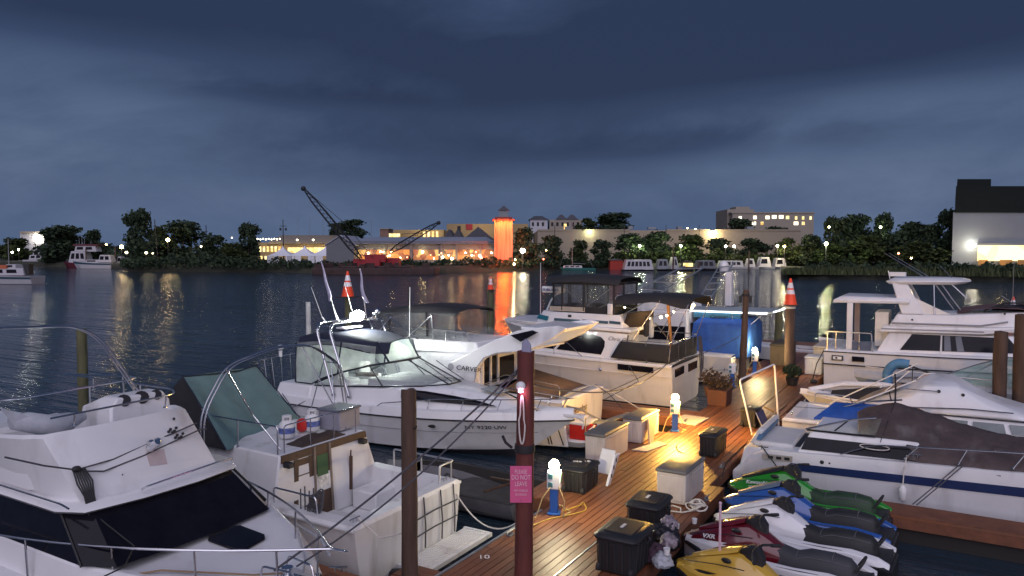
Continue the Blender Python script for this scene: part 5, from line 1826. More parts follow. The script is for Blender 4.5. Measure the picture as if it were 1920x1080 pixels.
# cockpit fittings, transom, swim platform
rail(t, bend([(-9.6, 11.5, 1.22), (-9.6, 11.5, 1.6), (-8.1, 11.45, 1.6), (-8.1, 11.0, 1.6), (-8.1, 11.0, 1.25)], 0.06), 0.02, [((-8.9, 11.5, 1.22), (-8.9, 11.48, 1.6)), ((-8.12, 11.4, 1.22), (-8.12, 11.4, 1.6))], 'cockpit_rail', ALU)
rail(t, bend([(-9.9, 8.68, 1.25), (-9.9, 8.68, 1.55), (-8.9, 8.66, 1.55), (-8.85, 8.66, 1.25)], 0.06), 0.016, name='cockpit_rail')
mb = MB(); mb.bx(-9.9, -9.3, 10.6, 11.2, 0.62, 0.98); mb.build('engine_box', GELW, t, 30, 0.03)
mb = MB(); mb.bx(-9.7, -8.5, 9.3, 9.9, 0.62, 0.84); mb.build('fish_box', SEATW, t, 30, 0.03)
mb = MB(); mb.bx(-8.72, -8.4, 8.75, 11.2, 0.62, 0.95); mb.build('stern_bench', GELW, t, 30, 0.03)
mb = MB()
for k in range(10):
    mb.bx(-7.9 + 0.055 * k, -7.862 + 0.055 * k, 9.62, 11.5, 0.27, 0.31)
mb.bx(-7.92, -7.35, 9.55, 9.62, 0.25, 0.32); mb.bx(-7.92, -7.35, 11.5, 11.57, 0.25, 0.32); mb.bx(-7.36, -7.3, 9.55, 11.57, 0.24, 0.32); mb.bx(-7.92, -7.35, 10.5, 10.56, 0.25, 0.3)
mb.build('swim_platform', GELW, t, 0, 0.006)
mb = MB()
for y in (10.3, 10.8, 11.2):
    mb.tube([(-7.93, y, 1.24), (-7.91, y + 0.03, 0.7), (-7.9, y, 0.34)], 0.014, 5)
for z in (0.6, 0.9):
    mb.tube([(-7.91, 9.9, z), (-7.9, 10.6, z + 0.04), (-7.91, 11.3, z + 0.02)], 0.014, 5)
mb.build('transom_ropes', ROPED, t)
mb = MB(); mb.tube([(-8.15, 9.45, 0.1), (-7.75, 9.45, 0.22), (-7.5, 9.4, 0.05)], 0.11, 9); mb.build('outdrive', BLACKP, t)
for y in (8.75, 11.2):
    cleat(t, -8.12, y, 1.27, PI / 2)
rope(t, [(-8.1, 8.8, 1.32), (-7.6, 8.75, 1.1), (-7.05, 8.78, 1.3)], 0.014, ROPEW, 'stern_line')
mb = MB()
for k in range(5):
    mb.tube([(-9.0 + 0.16 * math.cos(a) * (1 - 0.1 * k), 8.75 + 0.1 * k * 0.2 + 0.08 * math.sin(a), 1.35 + 0.13 * math.sin(a * 1.0) + 0.03 * k) for a in [2 * PI * i / 14 for i in range(14)]], 0.013, 5, True)
for k in range(5):
    mb.tube([(-9.3 + 0.1 * k, 8.72, 1.25), (-9.28 + 0.1 * k, 8.7, 1.62 + 0.06 * (k % 2))], 0.012, 5)
mb.build('coiled_line', ROPED, t)

# ------------------------------------------------------------------ B3: express cruiser with radar arch, bow to the dock
t = boat('express_cruiser', 'white express cruiser with a steel radar arch and a bright lit canvas enclosure', -13, 17.2)
yc = 17.2
h = Hull(-18.2, -8.35, yc, 1.42, 0.92, 1.2, ov=0.17, tm=0.38, p=2.3, stern=0.95)
h.build(t, GEL)
h.rub(t, TRIMB, 0.022)
ts = h.t_at(-16.6)
h.deck(t, GEL, 0.0, 1.0, 0.22, 0.1)
blk('cabin_top', [[(-16.9, 1.24, 1.1), (-13, 1.24, 1.15), (-11.2, 0.92, 1.25), (-10.0, 0.5, 1.35), (-9.6, 0.15, 1.38)], [(-16.8, 1.1, 1.5), (-13.2, 1.06, 1.7), (-11.8, 0.74, 1.76), (-10.6, 0.34, 1.62), (-10.2, 0.1, 1.55)], [(-16.7, 0.9, 1.52), (-13.4, 0.85, 1.77), (-12.0, 0.55, 1.83), (-10.8, 0.24, 1.68), (-10.4, 0.07, 1.6)]], yc, GEL, t, 40, 0.0)
# long dark side windows
mb = MB()
for s in (-1, 1):
    W0 = [(-13.1, 1.49), (-13.15, 1.72), (-12.4, 1.72), (-11.5, 1.64), (-10.8, 1.55), (-10.35, 1.45), (-11.1, 1.44), (-12.2, 1.46)]
    def hwid(x, z):
        f = (x + 13.0) / 3.2
        f = max(0, min(1, f))
        lo = 1.24 + (0.5 - 1.24) * f ** 1.15
        hi = 1.06 + (0.33 - 1.06) * f ** 1.1
        return lo + (hi - lo) * max(0, min(1, (z - 1.2) / 0.5))
    mb.extr([(x, yc + s * (hwid(x, z) + 0.0), z) for x, z in W0], (0, s * 0.06, 0.02))
mb.build('side_window', GLASSD, t, 0)
mb = MB(); mb.extr([(-10.45, yc - 0.26, 1.72), (-10.45, yc + 0.26, 1.72), (-11.05, yc + 0.3, 1.8), (-11.05, yc - 0.3, 1.8)], (0.02, 0, 0.03)); mb.build('deck_hatch', mat('hatch_smoke', (0.2, 0.26, 0.3), 0.2), t, 0, 0.01)
# stern swim deck
blk('swim_platform', [[(-18.1, 1.3, 0.35), (-19.0, 1.25, 0.5), (-19.5, 0.8, 0.55)], [(-18.1, 1.34, 0.85), (-19.1, 1.3, 0.8), (-19.65, 0.85, 0.78)]], yc, GEL, t, 40, 0.05)
blk('cockpit_coaming', [[(-18.15, 1.25, 1.0), (-16.6, 1.27, 1.05)], [(-18.05, 1.08, 1.5), (-16.6, 1.12, 1.52)]], yc, GEL, t, 40, 0.06)
# windscreen
B0 = [(-16.5, 1.1, 1.53), (-15.2, 1.1, 1.62), (-13.9, 1.02, 1.72), (-12.7, 0.75, 1.8), (-12.1, 0.3, 1.84)]
T0 = [(-16.5, 1.08, 1.6), (-15.5, 1.02, 2.0), (-14.5, 0.9, 2.26), (-13.85, 0.66, 2.38), (-13.6, 0.26, 2.42)]
mb = MB()
for s in (-1, 1):
    mb.grid([[Vector((x, yc + s * w, z)) for x, w, z in B0], [Vector((x, yc + s * w, z)) for x, w, z in T0]])
mb.grid([[Vector((-12.1, yc - 0.3, 1.84)), Vector((-12.1, yc + 0.3, 1.84))], [Vector((-13.6, yc - 0.26, 2.42)), Vector((-13.6, yc + 0.26, 2.42))]])
mb.build('windscreen', GLASSC, t, 40)
mb = MB()
for L0, r in ((B0, 0.022), (T0, 0.028)):
    pts = [Vector((x, yc - w, z)) for x, w, z in L0] + [Vector((x, yc + w, z)) for x, w, z in L0[::-1]]
    mb.tube(pts, r, 6)
for s in (-1, 1):
    for i in (2, 4):
        mb.tube([(B0[i][0], yc + s * B0[i][1], B0[i][2]), (T0[i][0], yc + s * T0[i][1], T0[i][2])], 0.02, 6)
mb.build('windscreen_frame', TRIMB, t)
mb = MB()
for y in (-0.2, 0.35):
    mb.tube([(-12.05, yc + y, 1.9), (-12.6, yc + y + 0.1, 2.1), (-13.2, yc + y + 0.25, 2.32)], 0.013, 5)
mb.build('wiper', TRIMB, t)
# dash and seats inside
mb = MB(); mb.loft([sec(yc, [(-14.6, 0.9, 1.55), (-12.7, 0.6, 1.8)]), sec(yc, [(-14.6, 0.88, 1.86), (-12.9, 0.5, 1.86)])]); mb.build('dashboard', mat('dash_grey', (0.3, 0.31, 0.32), 0.7), t, 30, 0.05)
for y in (-0.55, 0.45):
    mb = MB(); mb.bx(-15.9, -15.4, yc + y - 0.25, yc + y + 0.25, 1.2, 1.75); mb.bx(-16.05, -15.85, yc + y - 0.25, yc + y + 0.25, 1.4, 2.1); mb.build('seat', SEATW, t, 30, 0.06)
mb = MB(); mb.box((-14.9, yc - 0.55, 1.92), (0.6, 0.3, 0.08), 0.3); mb.build('chart_tray', WOODT, t, 0, 0.01)
# canvas top and clear panels
rb = [(-17.3, 1.02, 2.82), (-16.6, 1.06, 2.92), (-15.5, 1.05, 2.95), (-14.6, 0.95, 3.0), (-14.0, 0.7, 3.02)]
mb = MB()
P = []
for i in range(15):
    f = i / 14
    x = -17.35 + 3.35 * f
    w = 1.05 * (1 - max(0, (f - 0.6) / 0.4) ** 2 * 0.4)
    zc = 2.94 + 0.2 * math.sin(PI * min(1, f * 1.05 + 0.08)) + 0.04 * f
    row = []
    for j in range(13):
        u = -1 + j / 6
        e = 0.24 if abs(u) > 0.99 else 0
        row.append(Vector((x, yc + w * max(-0.97, min(0.97, u)) * (1.0 if e == 0 else 1.03), zc - 0.12 * abs(u) ** 3 - e)))
    P.append(row)
mb.grid(P, 0.015); mb.build('canvas_roof', NAVY, t, 60)
# clear side, front and rear panels
def cp(x, s, lo):
    f = (x + 17.35) / 3.35
    w = 1.05 * (1 - max(0, (f - 0.6) / 0.4) ** 2 * 0.4)
    if lo:
        if x < -16.4:
            return Vector((x, yc + s * 1.1, 1.56))
        k = min(1, (x + 16.5) / 2.6)
        return Vector((x, yc + s * (1.09 - 0.36 * k ** 2), 1.62 + 0.76 * k ** 0.75))
    return Vector((x, yc + s * w * 0.99, 2.76 + 0.12 * math.sin(PI * min(1, f * 1.05)) + 0.04 * f))
mb = MB()
for s in (-1, 1):
    mb.grid([[cp(-17.3 + 0.33 * k, s, True) for k in range(10)], [cp(-17.3 + 0.33 * k, s, True).lerp(cp(-17.3 + 0.33 * k, s, False), 0.5) + Vector((0, s * 0.02, 0)) for k in range(10)], [cp(-17.3 + 0.33 * k, s, False) for k in range(10)]])
mb.grid([[Vector((-13.95, yc - 0.66, 2.38)), Vector((-13.66, yc, 2.42)), Vector((-13.95, yc + 0.66, 2.38))], [Vector((-14.35, yc - 0.7, 2.92)), Vector((-14.1, yc, 2.98)), Vector((-14.35, yc + 0.7, 2.92))]])
mb.grid([[Vector((-17.35, yc - 1.08, 1.5)), Vector((-17.35, yc + 1.08, 1.5))], [Vector((-17.3, yc - 1.0, 2.8)), Vector((-17.3, yc + 1.0, 2.8))]])
mb.build('clear_panel', VINYL, t, 50)
mb = MB()
for s in (-1, 1):
    mb.tube([cp(-17.32, s, True), cp(-17.32, s, False)], 0.03, 6)
    mb.tube([cp(-15.6, s, True), cp(-15.45, s, False)], 0.032, 6)
    mb.tube([Vector((-13.95, yc + s * 0.68, 2.38)), Vector((-14.35, yc + s * 0.72, 2.94))], 0.034, 6)
    mb.tube([cp(-17.3, s, True)] + [cp(-17.3 + 0.33 * k, s, True) for k in range(1, 11)], 0.02, 5)
mb.build('canvas_post', NAVY, t)
for s in (-1, 1):
    rail(t, [(-16.6, yc + s * 0.95, 1.6), (-15.6, yc + s * 0.95, 2.8)], 0.012, name='canvas_strut')
    rail(t, [(-15.4, yc + s * 0.95, 1.75), (-16.8, yc + s * 0.95, 2.8)], 0.012, name='canvas_strut')
# radar arch of steel tube
for dx, name in ((0.0, 'arch_tube'), (-0.62, 'arch_tube')):
    pts = bend([(-15.0 + dx, yc - 1.22, 1.36), (-15.75 + dx * 0.85, yc - 1.2, 3.2), (-15.85 + dx * 0.85, yc - 1.0, 3.42), (-15.85 + dx * 0.85, yc + 1.0, 3.46), (-15.75 + dx * 0.85, yc + 1.2, 3.2), (-15.0 + dx, yc + 1.22, 1.36)], 0.35, 6)
    rail(t, pts, 0.042, name=name, n=9)
for s in (-1, 1):
    for z, k in ((2.3, 0.5), (2.95, 0.87), (3.36, 0.98)):
        x = -15.0 - 0.78 * k
        rail(t, [(x, yc + s * 1.2, z), (x - 0.56, yc + s * 1.2, z)], 0.02, name='arch_rung')
    for dx in (0, -0.62):
        mb = MB(); mb.lathe([(0.07, 0), (0.07, 0.03), (0.04, 0.05)], (-15.0 + dx, yc + s * 1.22, 1.33), 10); mb.build('arch_foot', STEEL, t)
for y in (-0.35, 0.55):
    mb = MB(); mb.bx(-16.5, -15.8, yc + y - 0.04, yc + y + 0.04, 3.4, 3.46); mb.build('arch_bracket', ALU, t)
mb = MB(); mb.bx(-16.2, -15.85, yc - 0.5, yc + 0.35, 3.2, 3.26); mb.build('arch_shelf', GEL, t, 30, 0.02)
# deck flood lamp (lit) and other arch gear
mb = MB(); mb.ball((-15.68, yc - 0.06, 3.6), 0.18, 16, 11, (0.9, 1.15, 0.9)); lm_ = mb.build('flood_lamp', emit('flood_white', (0.97, 1.0, 0.9), 130), t)
mb = MB(); mb.box((-15.9, yc, 3.58), (0.14, 0.34, 0.24)); mb.build('lamp_housing', GEL, t, 30, 0.04)
lamp('flood_lamp_glow', (-15.4, yc - 0.2, 3.72), (0.9, 1.0, 0.93), 60, 0.1, t)
mb = MB(); mb.box((-15.9, yc + 0.34, 3.6), (0.12, 0.14, 0.16)); mb.build('horn_box', PVC, t, 30, 0.02)
mb = MB(); mb.ball((-15.8, yc + 0.95, 3.66), 0.1, 12, 8); mb.tube([(-15.85, yc + 0.95, 3.45), (-15.85, yc + 0.95, 3.6)], 0.03, 7); mb.ball((-15.72, yc + 0.72, 3.62), 0.055, 8, 6); mb.tube([(-15.8, yc + 0.72, 3.45), (-15.75, yc + 0.72, 3.6)], 0.02, 6); mb.build('searchlight', STEEL, t)
for x, y, tz, tx in ((-16.2, -0.9, 4.5, -0.45), (-16.1, -0.45, 4.15, -0.2), (-15.9, 0.1, 4.6, -0.35)):
    mb = MB(); mb.tube([(x, yc + y, 3.42), (x + tx * 0.3, yc + y - 0.03, 3.6)], 0.022, 6); mb.tube([(x + tx * 0.3, yc + y - 0.03, 3.6), (x + tx, yc + y - 0.15, tz)], 0.011, 5, r1=0.006); mb.build('antenna', PVC, t)
lamp('cabin_light_glow', (-14.9, yc + 0.55, 2.6), (0.9, 1.0, 0.9), 60, 0.08, t)
mb = MB(); mb.ball((-14.9, yc + 0.6, 2.84), 0.07, 10, 7, (1, 1, 0.6)); mb.build('cabin_lamp', emit('cabin_lamp_white', (0.93, 1, 0.92), 30), t)
# bow rail
rp = [h.edge(0.46 + 0.53 * i / 14, 1, 0.06, 0.34 + 0.22 * min(1, i / 5)) for i in range(15)]
lp_ = [h.edge(0.46 + 0.53 * i / 14, -1, 0.06, 0.34 + 0.22 * min(1, i / 5)) for i in range(15)]
ps = [(h.edge(tt, s, 0.12 + 0.1, 0.2), h.edge(tt + 0.02, s, 0.06, 0.55)) for tt in (0.6, 0.7, 0.8, 0.9, 0.96) for s in (1, -1)]
rail(t, [h.edge(0.44, 1, 0.1, 0.24)] + rp + [Vector((-8.25, yc, 1.8))] + lp_[::-1] + [h.edge(0.44, -1, 0.1, 0.24)], 0.014, ps, 'bow_rail')
# stern rail, post light, seat back, rod holders
rail(t, bend([(-17.6, yc + 1.2, 1.5), (-17.6, yc + 1.2, 2.1), (-19.3, yc + 1.2, 2.1), (-19.3, yc - 0.9, 2.05), (-18.8, yc - 1.15, 1.9)], 0.25), 0.016, [((-19.0, yc + 1.2, 0.8), (-19.1, yc + 1.2, 2.1)), ((-19.2, yc + 0.5, 0.8), (-19.3, yc + 0.5, 2.08)), ((-19.2, yc + 0.1, 0.8), (-19.3, yc + 0.1, 2.08)), ((-19.1, yc - 0.6, 0.8), (-19.3, yc - 0.6, 2.06)), ((-19.1, yc - 0.3, 0.8), (-19.3, yc - 0.3, 2.06))], 'stern_rail')
mb = MB(); mb.tube([(-19.3, yc + 0.1, 2.05), (-19.3, yc + 0.1, 2.25)], 0.06, 8); mb.ball((-19.3, yc + 0.1, 2.36), 0.12, 10, 8, (1, 1, 0.75)); mb.build('stern_light', PVC, t)
for k, (a, b) in enumerate((((-18.1, yc - 1.2, 0.9), (-18.2, yc - 1.3, 1.9)), ((-17.7, yc - 1.3, 1.2), (-16.9, yc - 1.5, 0.72)), ((-17.3, yc - 1.5, 0.75), (-16.5, yc - 1.3, 1.15)))):
    rail(t, [a, b], 0.014, name='boarding_strut', m=STEEL if k else BLACKP)
q = h.pt(0.8, 2.6, -1)
tq = (h.pt(0.83, 2.6, -1) - h.pt(0.77, 2.6, -1)).normalized()
uq = h.pt(0.8, 2.8, -1) - h.pt(0.8, 2.4, -1)
text('registration', 'NY 9220 UW', 0.17, q - tq * 0.62 - uq.normalized() * 0.06 + Vector((0, -0.055, 0)), tq, uq, LETTER, t, 0.004, 0, 'LEFT', 1.2)
mb = MB(); q = h.pt(0.63, 2.55, -1); mb.ball(tuple(q), 0.09, 12, 7, (1.6, 0.3, 0.6)); mb.build('vent', TRIMB, t)
mb = MB()
for k in range(24):
    pass
mb.tube([h.pt(0.02 + 0.93 * i / 30, 2.2, -1) + Vector((0, -0.004, 0)) for i in range(31)], 0.012, 5); mb.build('hull_moulding', mat('hull_grey_line', (0.3, 0.3, 0.32), 0.5), t)
mb = MB()
mb.box((-8.35, yc, 1.33), (0.7, 0.24, 0.07)); mb.tube([(-8.3, yc, 1.3), (-8.05, yc, 1.2), (-8.1, yc, 1.0)], 0.025, 6); mb.build('bow_pulpit', GEL, t, 30, 0.02)
cleat(t, -9.3, yc - 0.35, 1.4, 0.4)
cleat(t, -9.3, yc + 0.35, 1.4, -0.4)
# ------------------------------------------------------------------ B4: white cruiser with the sweeping wing, stern to the dock
t = boat('winged_cruiser', 'white cruiser with sweeping side wings and lettering CARVER, black bimini behind', -13, 19.95)
yc = 19.95
h = Hull(-9.35, -19.8, yc, 1.48, 1.3, 1.75, ov=0.12, stern=0.96)
h.build(t, GELC)
tb = h.t_at(-12.2)
h.cockpit(t, GEL, 0.0, tb, 0.28, 0.05, 0.6, stern_w=0.3)
h.deck(t, GEL, tb, 1.0, 0.05, 0.06)
# transom door line, name, swim platform
mb = MB(); mb.bx(-9.36, -9.325, yc + 0.55, yc + 1.08, 0.42, 1.26); mb.build('transom_door', GELC, t, 30, 0.012)
text('boat_name', 'Dreamless', 0.27, (-9.33, yc - 1.0, 0.86), (0, 1, 0.0), (0, 0.25, 1), mat('letter_bronze', (0.13, 0.08, 0.035), 0.5), t, 0.004, 0.3)
blk('swim_platform', [[(-9.3, 1.3, 0.12), (-8.75, 1.25, 0.14), (-8.5, 1.0, 0.16)], [(-9.3, 1.42, 0.3), (-8.7, 1.36, 0.3), (-8.4, 1.05, 0.3)], [(-9.3, 1.4, 0.34), (-8.72, 1.34, 0.34), (-8.44, 1.02, 0.34)]], yc - 0.25, GEL, t, 50)
q4 = (Vector((-10.5, 18.25, 0.05)), Vector((-8.95, 18.12, 0.2)), Vector((-9.2, 18.32, 1.0)), Vector((-10.5, 18.42, 1.1)))
mb = MB(); mb.panel(q4, 0.06, 0.03); mb.build('quarter_panel', GEL, t, 0, 0.02)
mb = MB()
for u in (0.25, 0.5, 0.56, 0.8):
    mb.panel([on(q4, u + 0.1, 0.05), on(q4, u + 0.125, 0.05), on(q4, u - 0.02, 0.85), on(q4, u - 0.045, 0.85)], 0.01, 0.036)
mb.build('quarter_stripe', TRIMB, t, 0)
# rub rail and stern lines
h.rub(t, GEL, 0.03)
# cockpit cover, tan canvas over dark opening
mb = MB(); mb.grid(patch((Vector((-11.6, 19.0, 1.4)), Vector((-9.75, 18.75, 1.36)), Vector((-9.65, 20.9, 1.4)), Vector((-11.6, 21.0, 1.75))), 10, 10, 0.22, (0.1, -0.1, 1)), 0.015); mb.build('cockpit_cover', TANC, t, 60)
mb = MB(); mb.grid(patch((Vector((-9.62, 18.9, 1.36)), Vector((-9.5, 18.9, 1.44)), Vector((-9.5, 20.9, 1.46)), Vector((-9.62, 20.9, 1.42))), 3, 12, 0.08), 0.02); mb.build('rolled_cover', GREYF, t, 60)
# wings on both sides
def wing(s):
    y = yc + s * 1.36
    prof = [(-14.3, 1.45), (-13.6, 2.0), (-12.9, 2.35), (-11.9, 2.86), (-11.0, 3.24), (-10.1, 3.4), (-9.6, 3.46), (-9.35, 3.4), (-9.9, 3.0), (-10.5, 2.72), (-11.2, 2.58), (-11.75, 2.5), (-12.05, 2.35), (-12.3, 2.05), (-12.36, 1.7), (-12.3, 1.4)]
    top = -s * 0.2
    mb = MB()
    mb.extr([(x, y + top * (z - 1.4) / 2, z) for x, z in prof], (0, -s * 0.14, 0))
    return mb.build('wing', GEL, t, 40, 0.035, seg=3)
wing(-1)
wing(1)
mb = MB(); mb.tube([(-12.36, yc - 1.39, 1.45), (-12.3, yc - 1.36, 2.05), (-12.05, yc - 1.33, 2.38), (-11.6, yc - 1.31, 2.56), (-11.1, yc - 1.28, 2.62)], 0.02, 6); mb.build('wing_moulding', GREYF, t)
text('lettering', 'CARVER', 0.2, (-13.0, yc - 1.4, 1.96), (1, 0, -0.02), (0, 0.1, 1), LETTER, t, 0.006, 0, 'LEFT', 1.25)
mb = MB(); mb.lathe([(0.09, 0), (0.11, 0.02), (0.11, 0.03)], (0, 0, 0), 16)
mb.v = [Vector((-13.2 + v.x, yc - 1.40 - v.z * 0.3, 2.03 + v.y)) for v in mb.v]; mb.build('emblem', mat('letter_grey', (0.3, 0.3, 0.33), 0.5), t)
mb = MB(); mb.bx(-10.9, -9.5, yc - 1.1, yc + 1.1, 3.27, 3.36); mb.build('arch_top', GEL, t, 30, 0.03)
mb = MB(); mb.extr([(-12.6, yc - 1.22, 2.42), (-10.9, yc - 1.2, 2.62), (-10.6, yc + 1.2, 2.62), (-12.6, yc + 1.22, 2.42)], (0, 0, 0.06)); mb.build('cockpit_roof', GEL, t, 0, 0.02)
# cabin, bulkhead with door, flybridge
blk('cabin', [[(-12.4, 1.2, 1.2), (-17.0, 1.1, 1.5), (-18.0, 0.5, 1.6)], [(-12.4, 1.14, 2.44), (-15.2, 0.95, 2.3), (-16.2, 0.4, 2.2)]], yc, GEL, t, 35, 0.05)
mb = MB(); mb.panel([(-12.38, yc - 0.9, 0.7), (-12.38, yc - 0.1, 0.7), (-12.38, yc - 0.1, 2.3), (-12.38, yc - 0.9, 2.3)], 0.05, 0.03); mb.build('cabin_door', GLASSD, t, 0)
mb = MB()
for y in (-0.95, -0.5, -0.05):
    mb.bx(-12.4, -12.3, yc + y - 0.04, yc + y + 0.04, 0.7, 2.36)
mb.build('door_frame', GELC, t, 0)
mb = MB(); mb.panel([(-12.38, yc + 0.1, 1.3), (-12.38, yc + 1.0, 1.3), (-12.38, yc + 1.0, 2.2), (-12.38, yc + 0.1, 2.2)], 0.05, 0.03); mb.build('aft_window', GLASSD, t, 0)
mb = MB(); mb.extr([(-10.75, yc - 1.27, 2.95), (-10.2, yc - 1.27, 3.25), (-10.4, yc - 1.27, 3.3), (-11.1, yc - 1.27, 3.12)], (0, -0.09, 0)); mb.build('wing_window', GLASSD, t, 0)
blk('flybridge', [[(-12.5, 1.1, 2.4), (-15.6, 1.0, 2.3), (-16.4, 0.5, 2.25)], [(-12.7, 1.05, 2.75), (-15.3, 0.98, 2.7), (-16.1, 0.45, 2.65)]], yc + 0.3, GEL, t, 35, 0.04)
mb = MB()
for s in (-1, 1):
    mb.grid(patch((Vector((-15.9, yc + 0.3 + s * 0.7, 2.66)), Vector((-12.9, yc + 0.3 + s * 1.0, 2.75)), Vector((-13.4, yc + 0.3 + s * 0.95, 3.0)), Vector((-15.4, yc + 0.3 + s * 0.75, 3.02))), 6, 3))
mb.grid(patch((Vector((-16.1, yc - 0.3, 2.66)), Vector((-16.1, yc + 0.9, 2.66)), Vector((-15.4, yc + 0.9, 3.02)), Vector((-15.4, yc - 0.3, 3.02))), 4, 3))
mb.build('bridge_screen', VINYLG, t, 40)
# black bimini on its frame
mb = MB(); P = []
for i in range(13):
    f = i / 12
    x = -16.9 + 3.3 * f
    row = []
    for j in range(11):
        u = -1 + j / 5
        row.append(Vector((x, yc + 0.6 + 1.2 * max(-0.99, min(0.99, u)), 3.52 + 0.24 * math.sin(PI * min(1, f * 0.75 + 0.1)) + 0.06 * f - 0.1 * abs(u) ** 3 - (0.2 * (1 - f * 0.6) if abs(u) > 0.99 else 0))))
    P.append(row)
mb.grid(P, 0.015); mb.build('bimini_top', BLACKC, t, 60)
mb = MB()
mb.grid(patch((Vector((-17.3, yc - 0.5, 2.75)), Vector((-17.3, yc + 1.7, 2.75)), Vector((-16.9, yc + 1.75, 3.5)), Vector((-16.9, yc - 0.55, 3.5))), 4, 4))
mb.grid(patch((Vector((-17.3, yc - 0.5, 2.75)), Vector((-13.6, yc - 0.6, 2.8)), Vector((-13.6, yc - 0.6, 3.6)), Vector((-16.9, yc - 0.6, 3.5))), 8, 4))
mb.build('clear_curtain', VINYLG, t, 50)
for a, b in (((-16.3, yc - 0.62, 2.72), (-16.3, yc - 0.62, 3.46)), ((-14.7, yc - 0.62, 2.8), (-14.75, yc - 0.62, 3.6))):
    rail(t, [a, b], 0.035, name='curtain_post', m=BLACKC)
for a, b in (((-16.4, yc - 0.65, 3.45), (-14.9, yc - 0.65, 2.6)), ((-15.7, yc - 0.65, 2.6), (-14.5, yc - 0.65, 3.5)), ((-16.9, yc - 0.65, 2.7), (-16.2, yc - 0.65, 3.4)), ((-14.5, yc - 0.65, 3.5), (-14.4, yc - 0.65, 2.4))):
    rail(t, [a, b], 0.02, name='bimini_strut')
rail(t, bend([(-13.0, yc - 0.7, 2.75), (-13.1, yc - 0.7, 3.05), (-16.2, yc - 0.7, 3.05)], 0.1), 0.014, [((-13.9, yc - 0.7, 2.7), (-13.9, yc - 0.7, 3.05))], 'bridge_rail')
mb = MB(); mb.tube([(-15.35, yc - 0.75, 2.0), (-15.3, yc - 0.75, 4.4)], 0.014, 5, r1=0.008); mb.build('antenna', PVC, t)
rail(t, bend([(-9.6, yc - 1.1, 1.38), (-9.6, yc - 1.1, 1.72), (-11.4, yc - 1.15, 1.9), (-12.2, yc - 1.2, 1.5)], 0.1), 0.014, [((-10.5, yc - 1.12, 1.38), (-10.6, yc - 1.13, 1.78))], 'stern_rail')
rope(t, [(-9.45, yc + 1.0, 1.42), (-9.2, yc + 1.5, 1.2), (-8.2, yc + 1.6, 0.72), (-7.5, yc + 1.4, 0.64)], 0.014, ROPEW, 'stern_line')
rope(t, [(-9.45, yc + 1.05, 1.44), (-9.15, yc + 1.45, 1.1), (-8.8, yc + 1.9, 0.5)], 0.013, ROPED, 'stern_line')
rope(t, [(-8.5, 18.3, 1.4), (-8.48, 18.2, 0.9), (-8.1, 17.4, 0.5), (-7.1, 16.9, 0.63)], 0.014, mat('rope_yellow', (0.45, 0.33, 0.12), 0.9), 'shore_cable')
# anchor bracket on the stern
mb = MB()
mb.tube([(-9.3, yc - 1.3, 1.2), (-8.9, yc - 1.2, 1.15), (-8.75, yc - 0.9, 0.95), (-8.55, yc - 0.6, 0.75)], 0.03, 6)
mb.extr([(-8.7, yc - 1.1, 0.8), (-8.3, yc - 0.1, 0.68), (-8.15, yc - 0.3, 0.66), (-8.6, yc - 1.1, 0.74)], (0, 0, 0.03))
mb.extr([(-8.5, yc - 0.3, 0.7), (-8.1, yc + 0.5, 0.82), (-8.0, yc + 0.35, 0.8), (-8.35, yc - 0.4, 0.68)], (0, 0, 0.03))
mb.build('stern_anchor', mat('galv_anchor', (0.25, 0.26, 0.27), 0.5, 0.6), t)
g = thing('drinks_cooler', 'red drinks cooler with a white lid on the swim platform', 'cooler', (-8.85, 18.85, 0.34))
mb = MB(); mb.box((-8.85, 18.85, 0.55), (0.5, 0.78, 0.42), 0.02, 0, 1.04); mb.build('tub', RED, g, 30, 0.03)
mb = MB(); mb.box((-8.85, 18.85, 0.79), (0.54, 0.82, 0.07), 0.02); mb.build('lid', PVC, g, 30, 0.02)
mb = MB(); mb.tube([(-8.57, 18.6, 0.62), (-8.52, 18.72, 0.66), (-8.55, 18.95, 0.68)], 0.025, 6); mb.build('handle', PVC, g)

# ------------------------------------------------------------------ B5: old flybridge cruiser, stern to the dock
t = boat('flybridge_cruiser', 'old white flybridge cruiser with black bridge enclosure and dark aft deck covers', -13, 26.7)
yc = 26.7
h = Hull(-8.35, -20.0, yc, 1.75, 1.5, 1.95, ov=0.1, stern=0.97, tm=0.45)
h.build(t, GELC)
h.rub(t, GELC, 0.035)
h.deck(t, GELC, 0.0, 1.0, 0.08, 0.06)
mb = MB(); mb.tube([h.edge(i / 20, -1, -0.02, -0.34) for i in range(15)], 0.02, 5); mb.build('hull_moulding', GELC, t)
q5 = (Vector((-10.55, 24.98, 1.28)), Vector((-8.75, 24.98, 1.24)), Vector((-8.75, 24.96, 1.5)), Vector((-10.55, 24.96, 1.54)))
for i, (u0, u1) in enumerate(((0.12, 0.34), (0.36, 0.86))):
    mb = MB(); mb.extr([on(q5, u0, 0.1), on(q5, u1, 0.1), on(q5, u1, 0.9), on(q5, u0, 0.9)], (0, -0.07, 0)); mb.build('hull_window', GLASSD, t, 0)
mb = MB(); mb.extr([(-8.36, yc - 1.35, 1.12), (-8.36, yc - 0.4, 1.14), (-8.36, yc - 0.4, 1.42), (-8.36, yc - 1.35, 1.4)], (0.05, 0, 0)); mb.build('stern_window', GLASSD, t, 0)
mb = MB(); mb.extr([(-8.36, yc + 0.2, 1.1), (-8.36, yc + 1.2, 1.12), (-8.36, yc + 1.2, 1.4), (-8.36, yc + 0.2, 1.4)], (0.05, 0, 0)); mb.build('stern_window', GLASSD, t, 0)
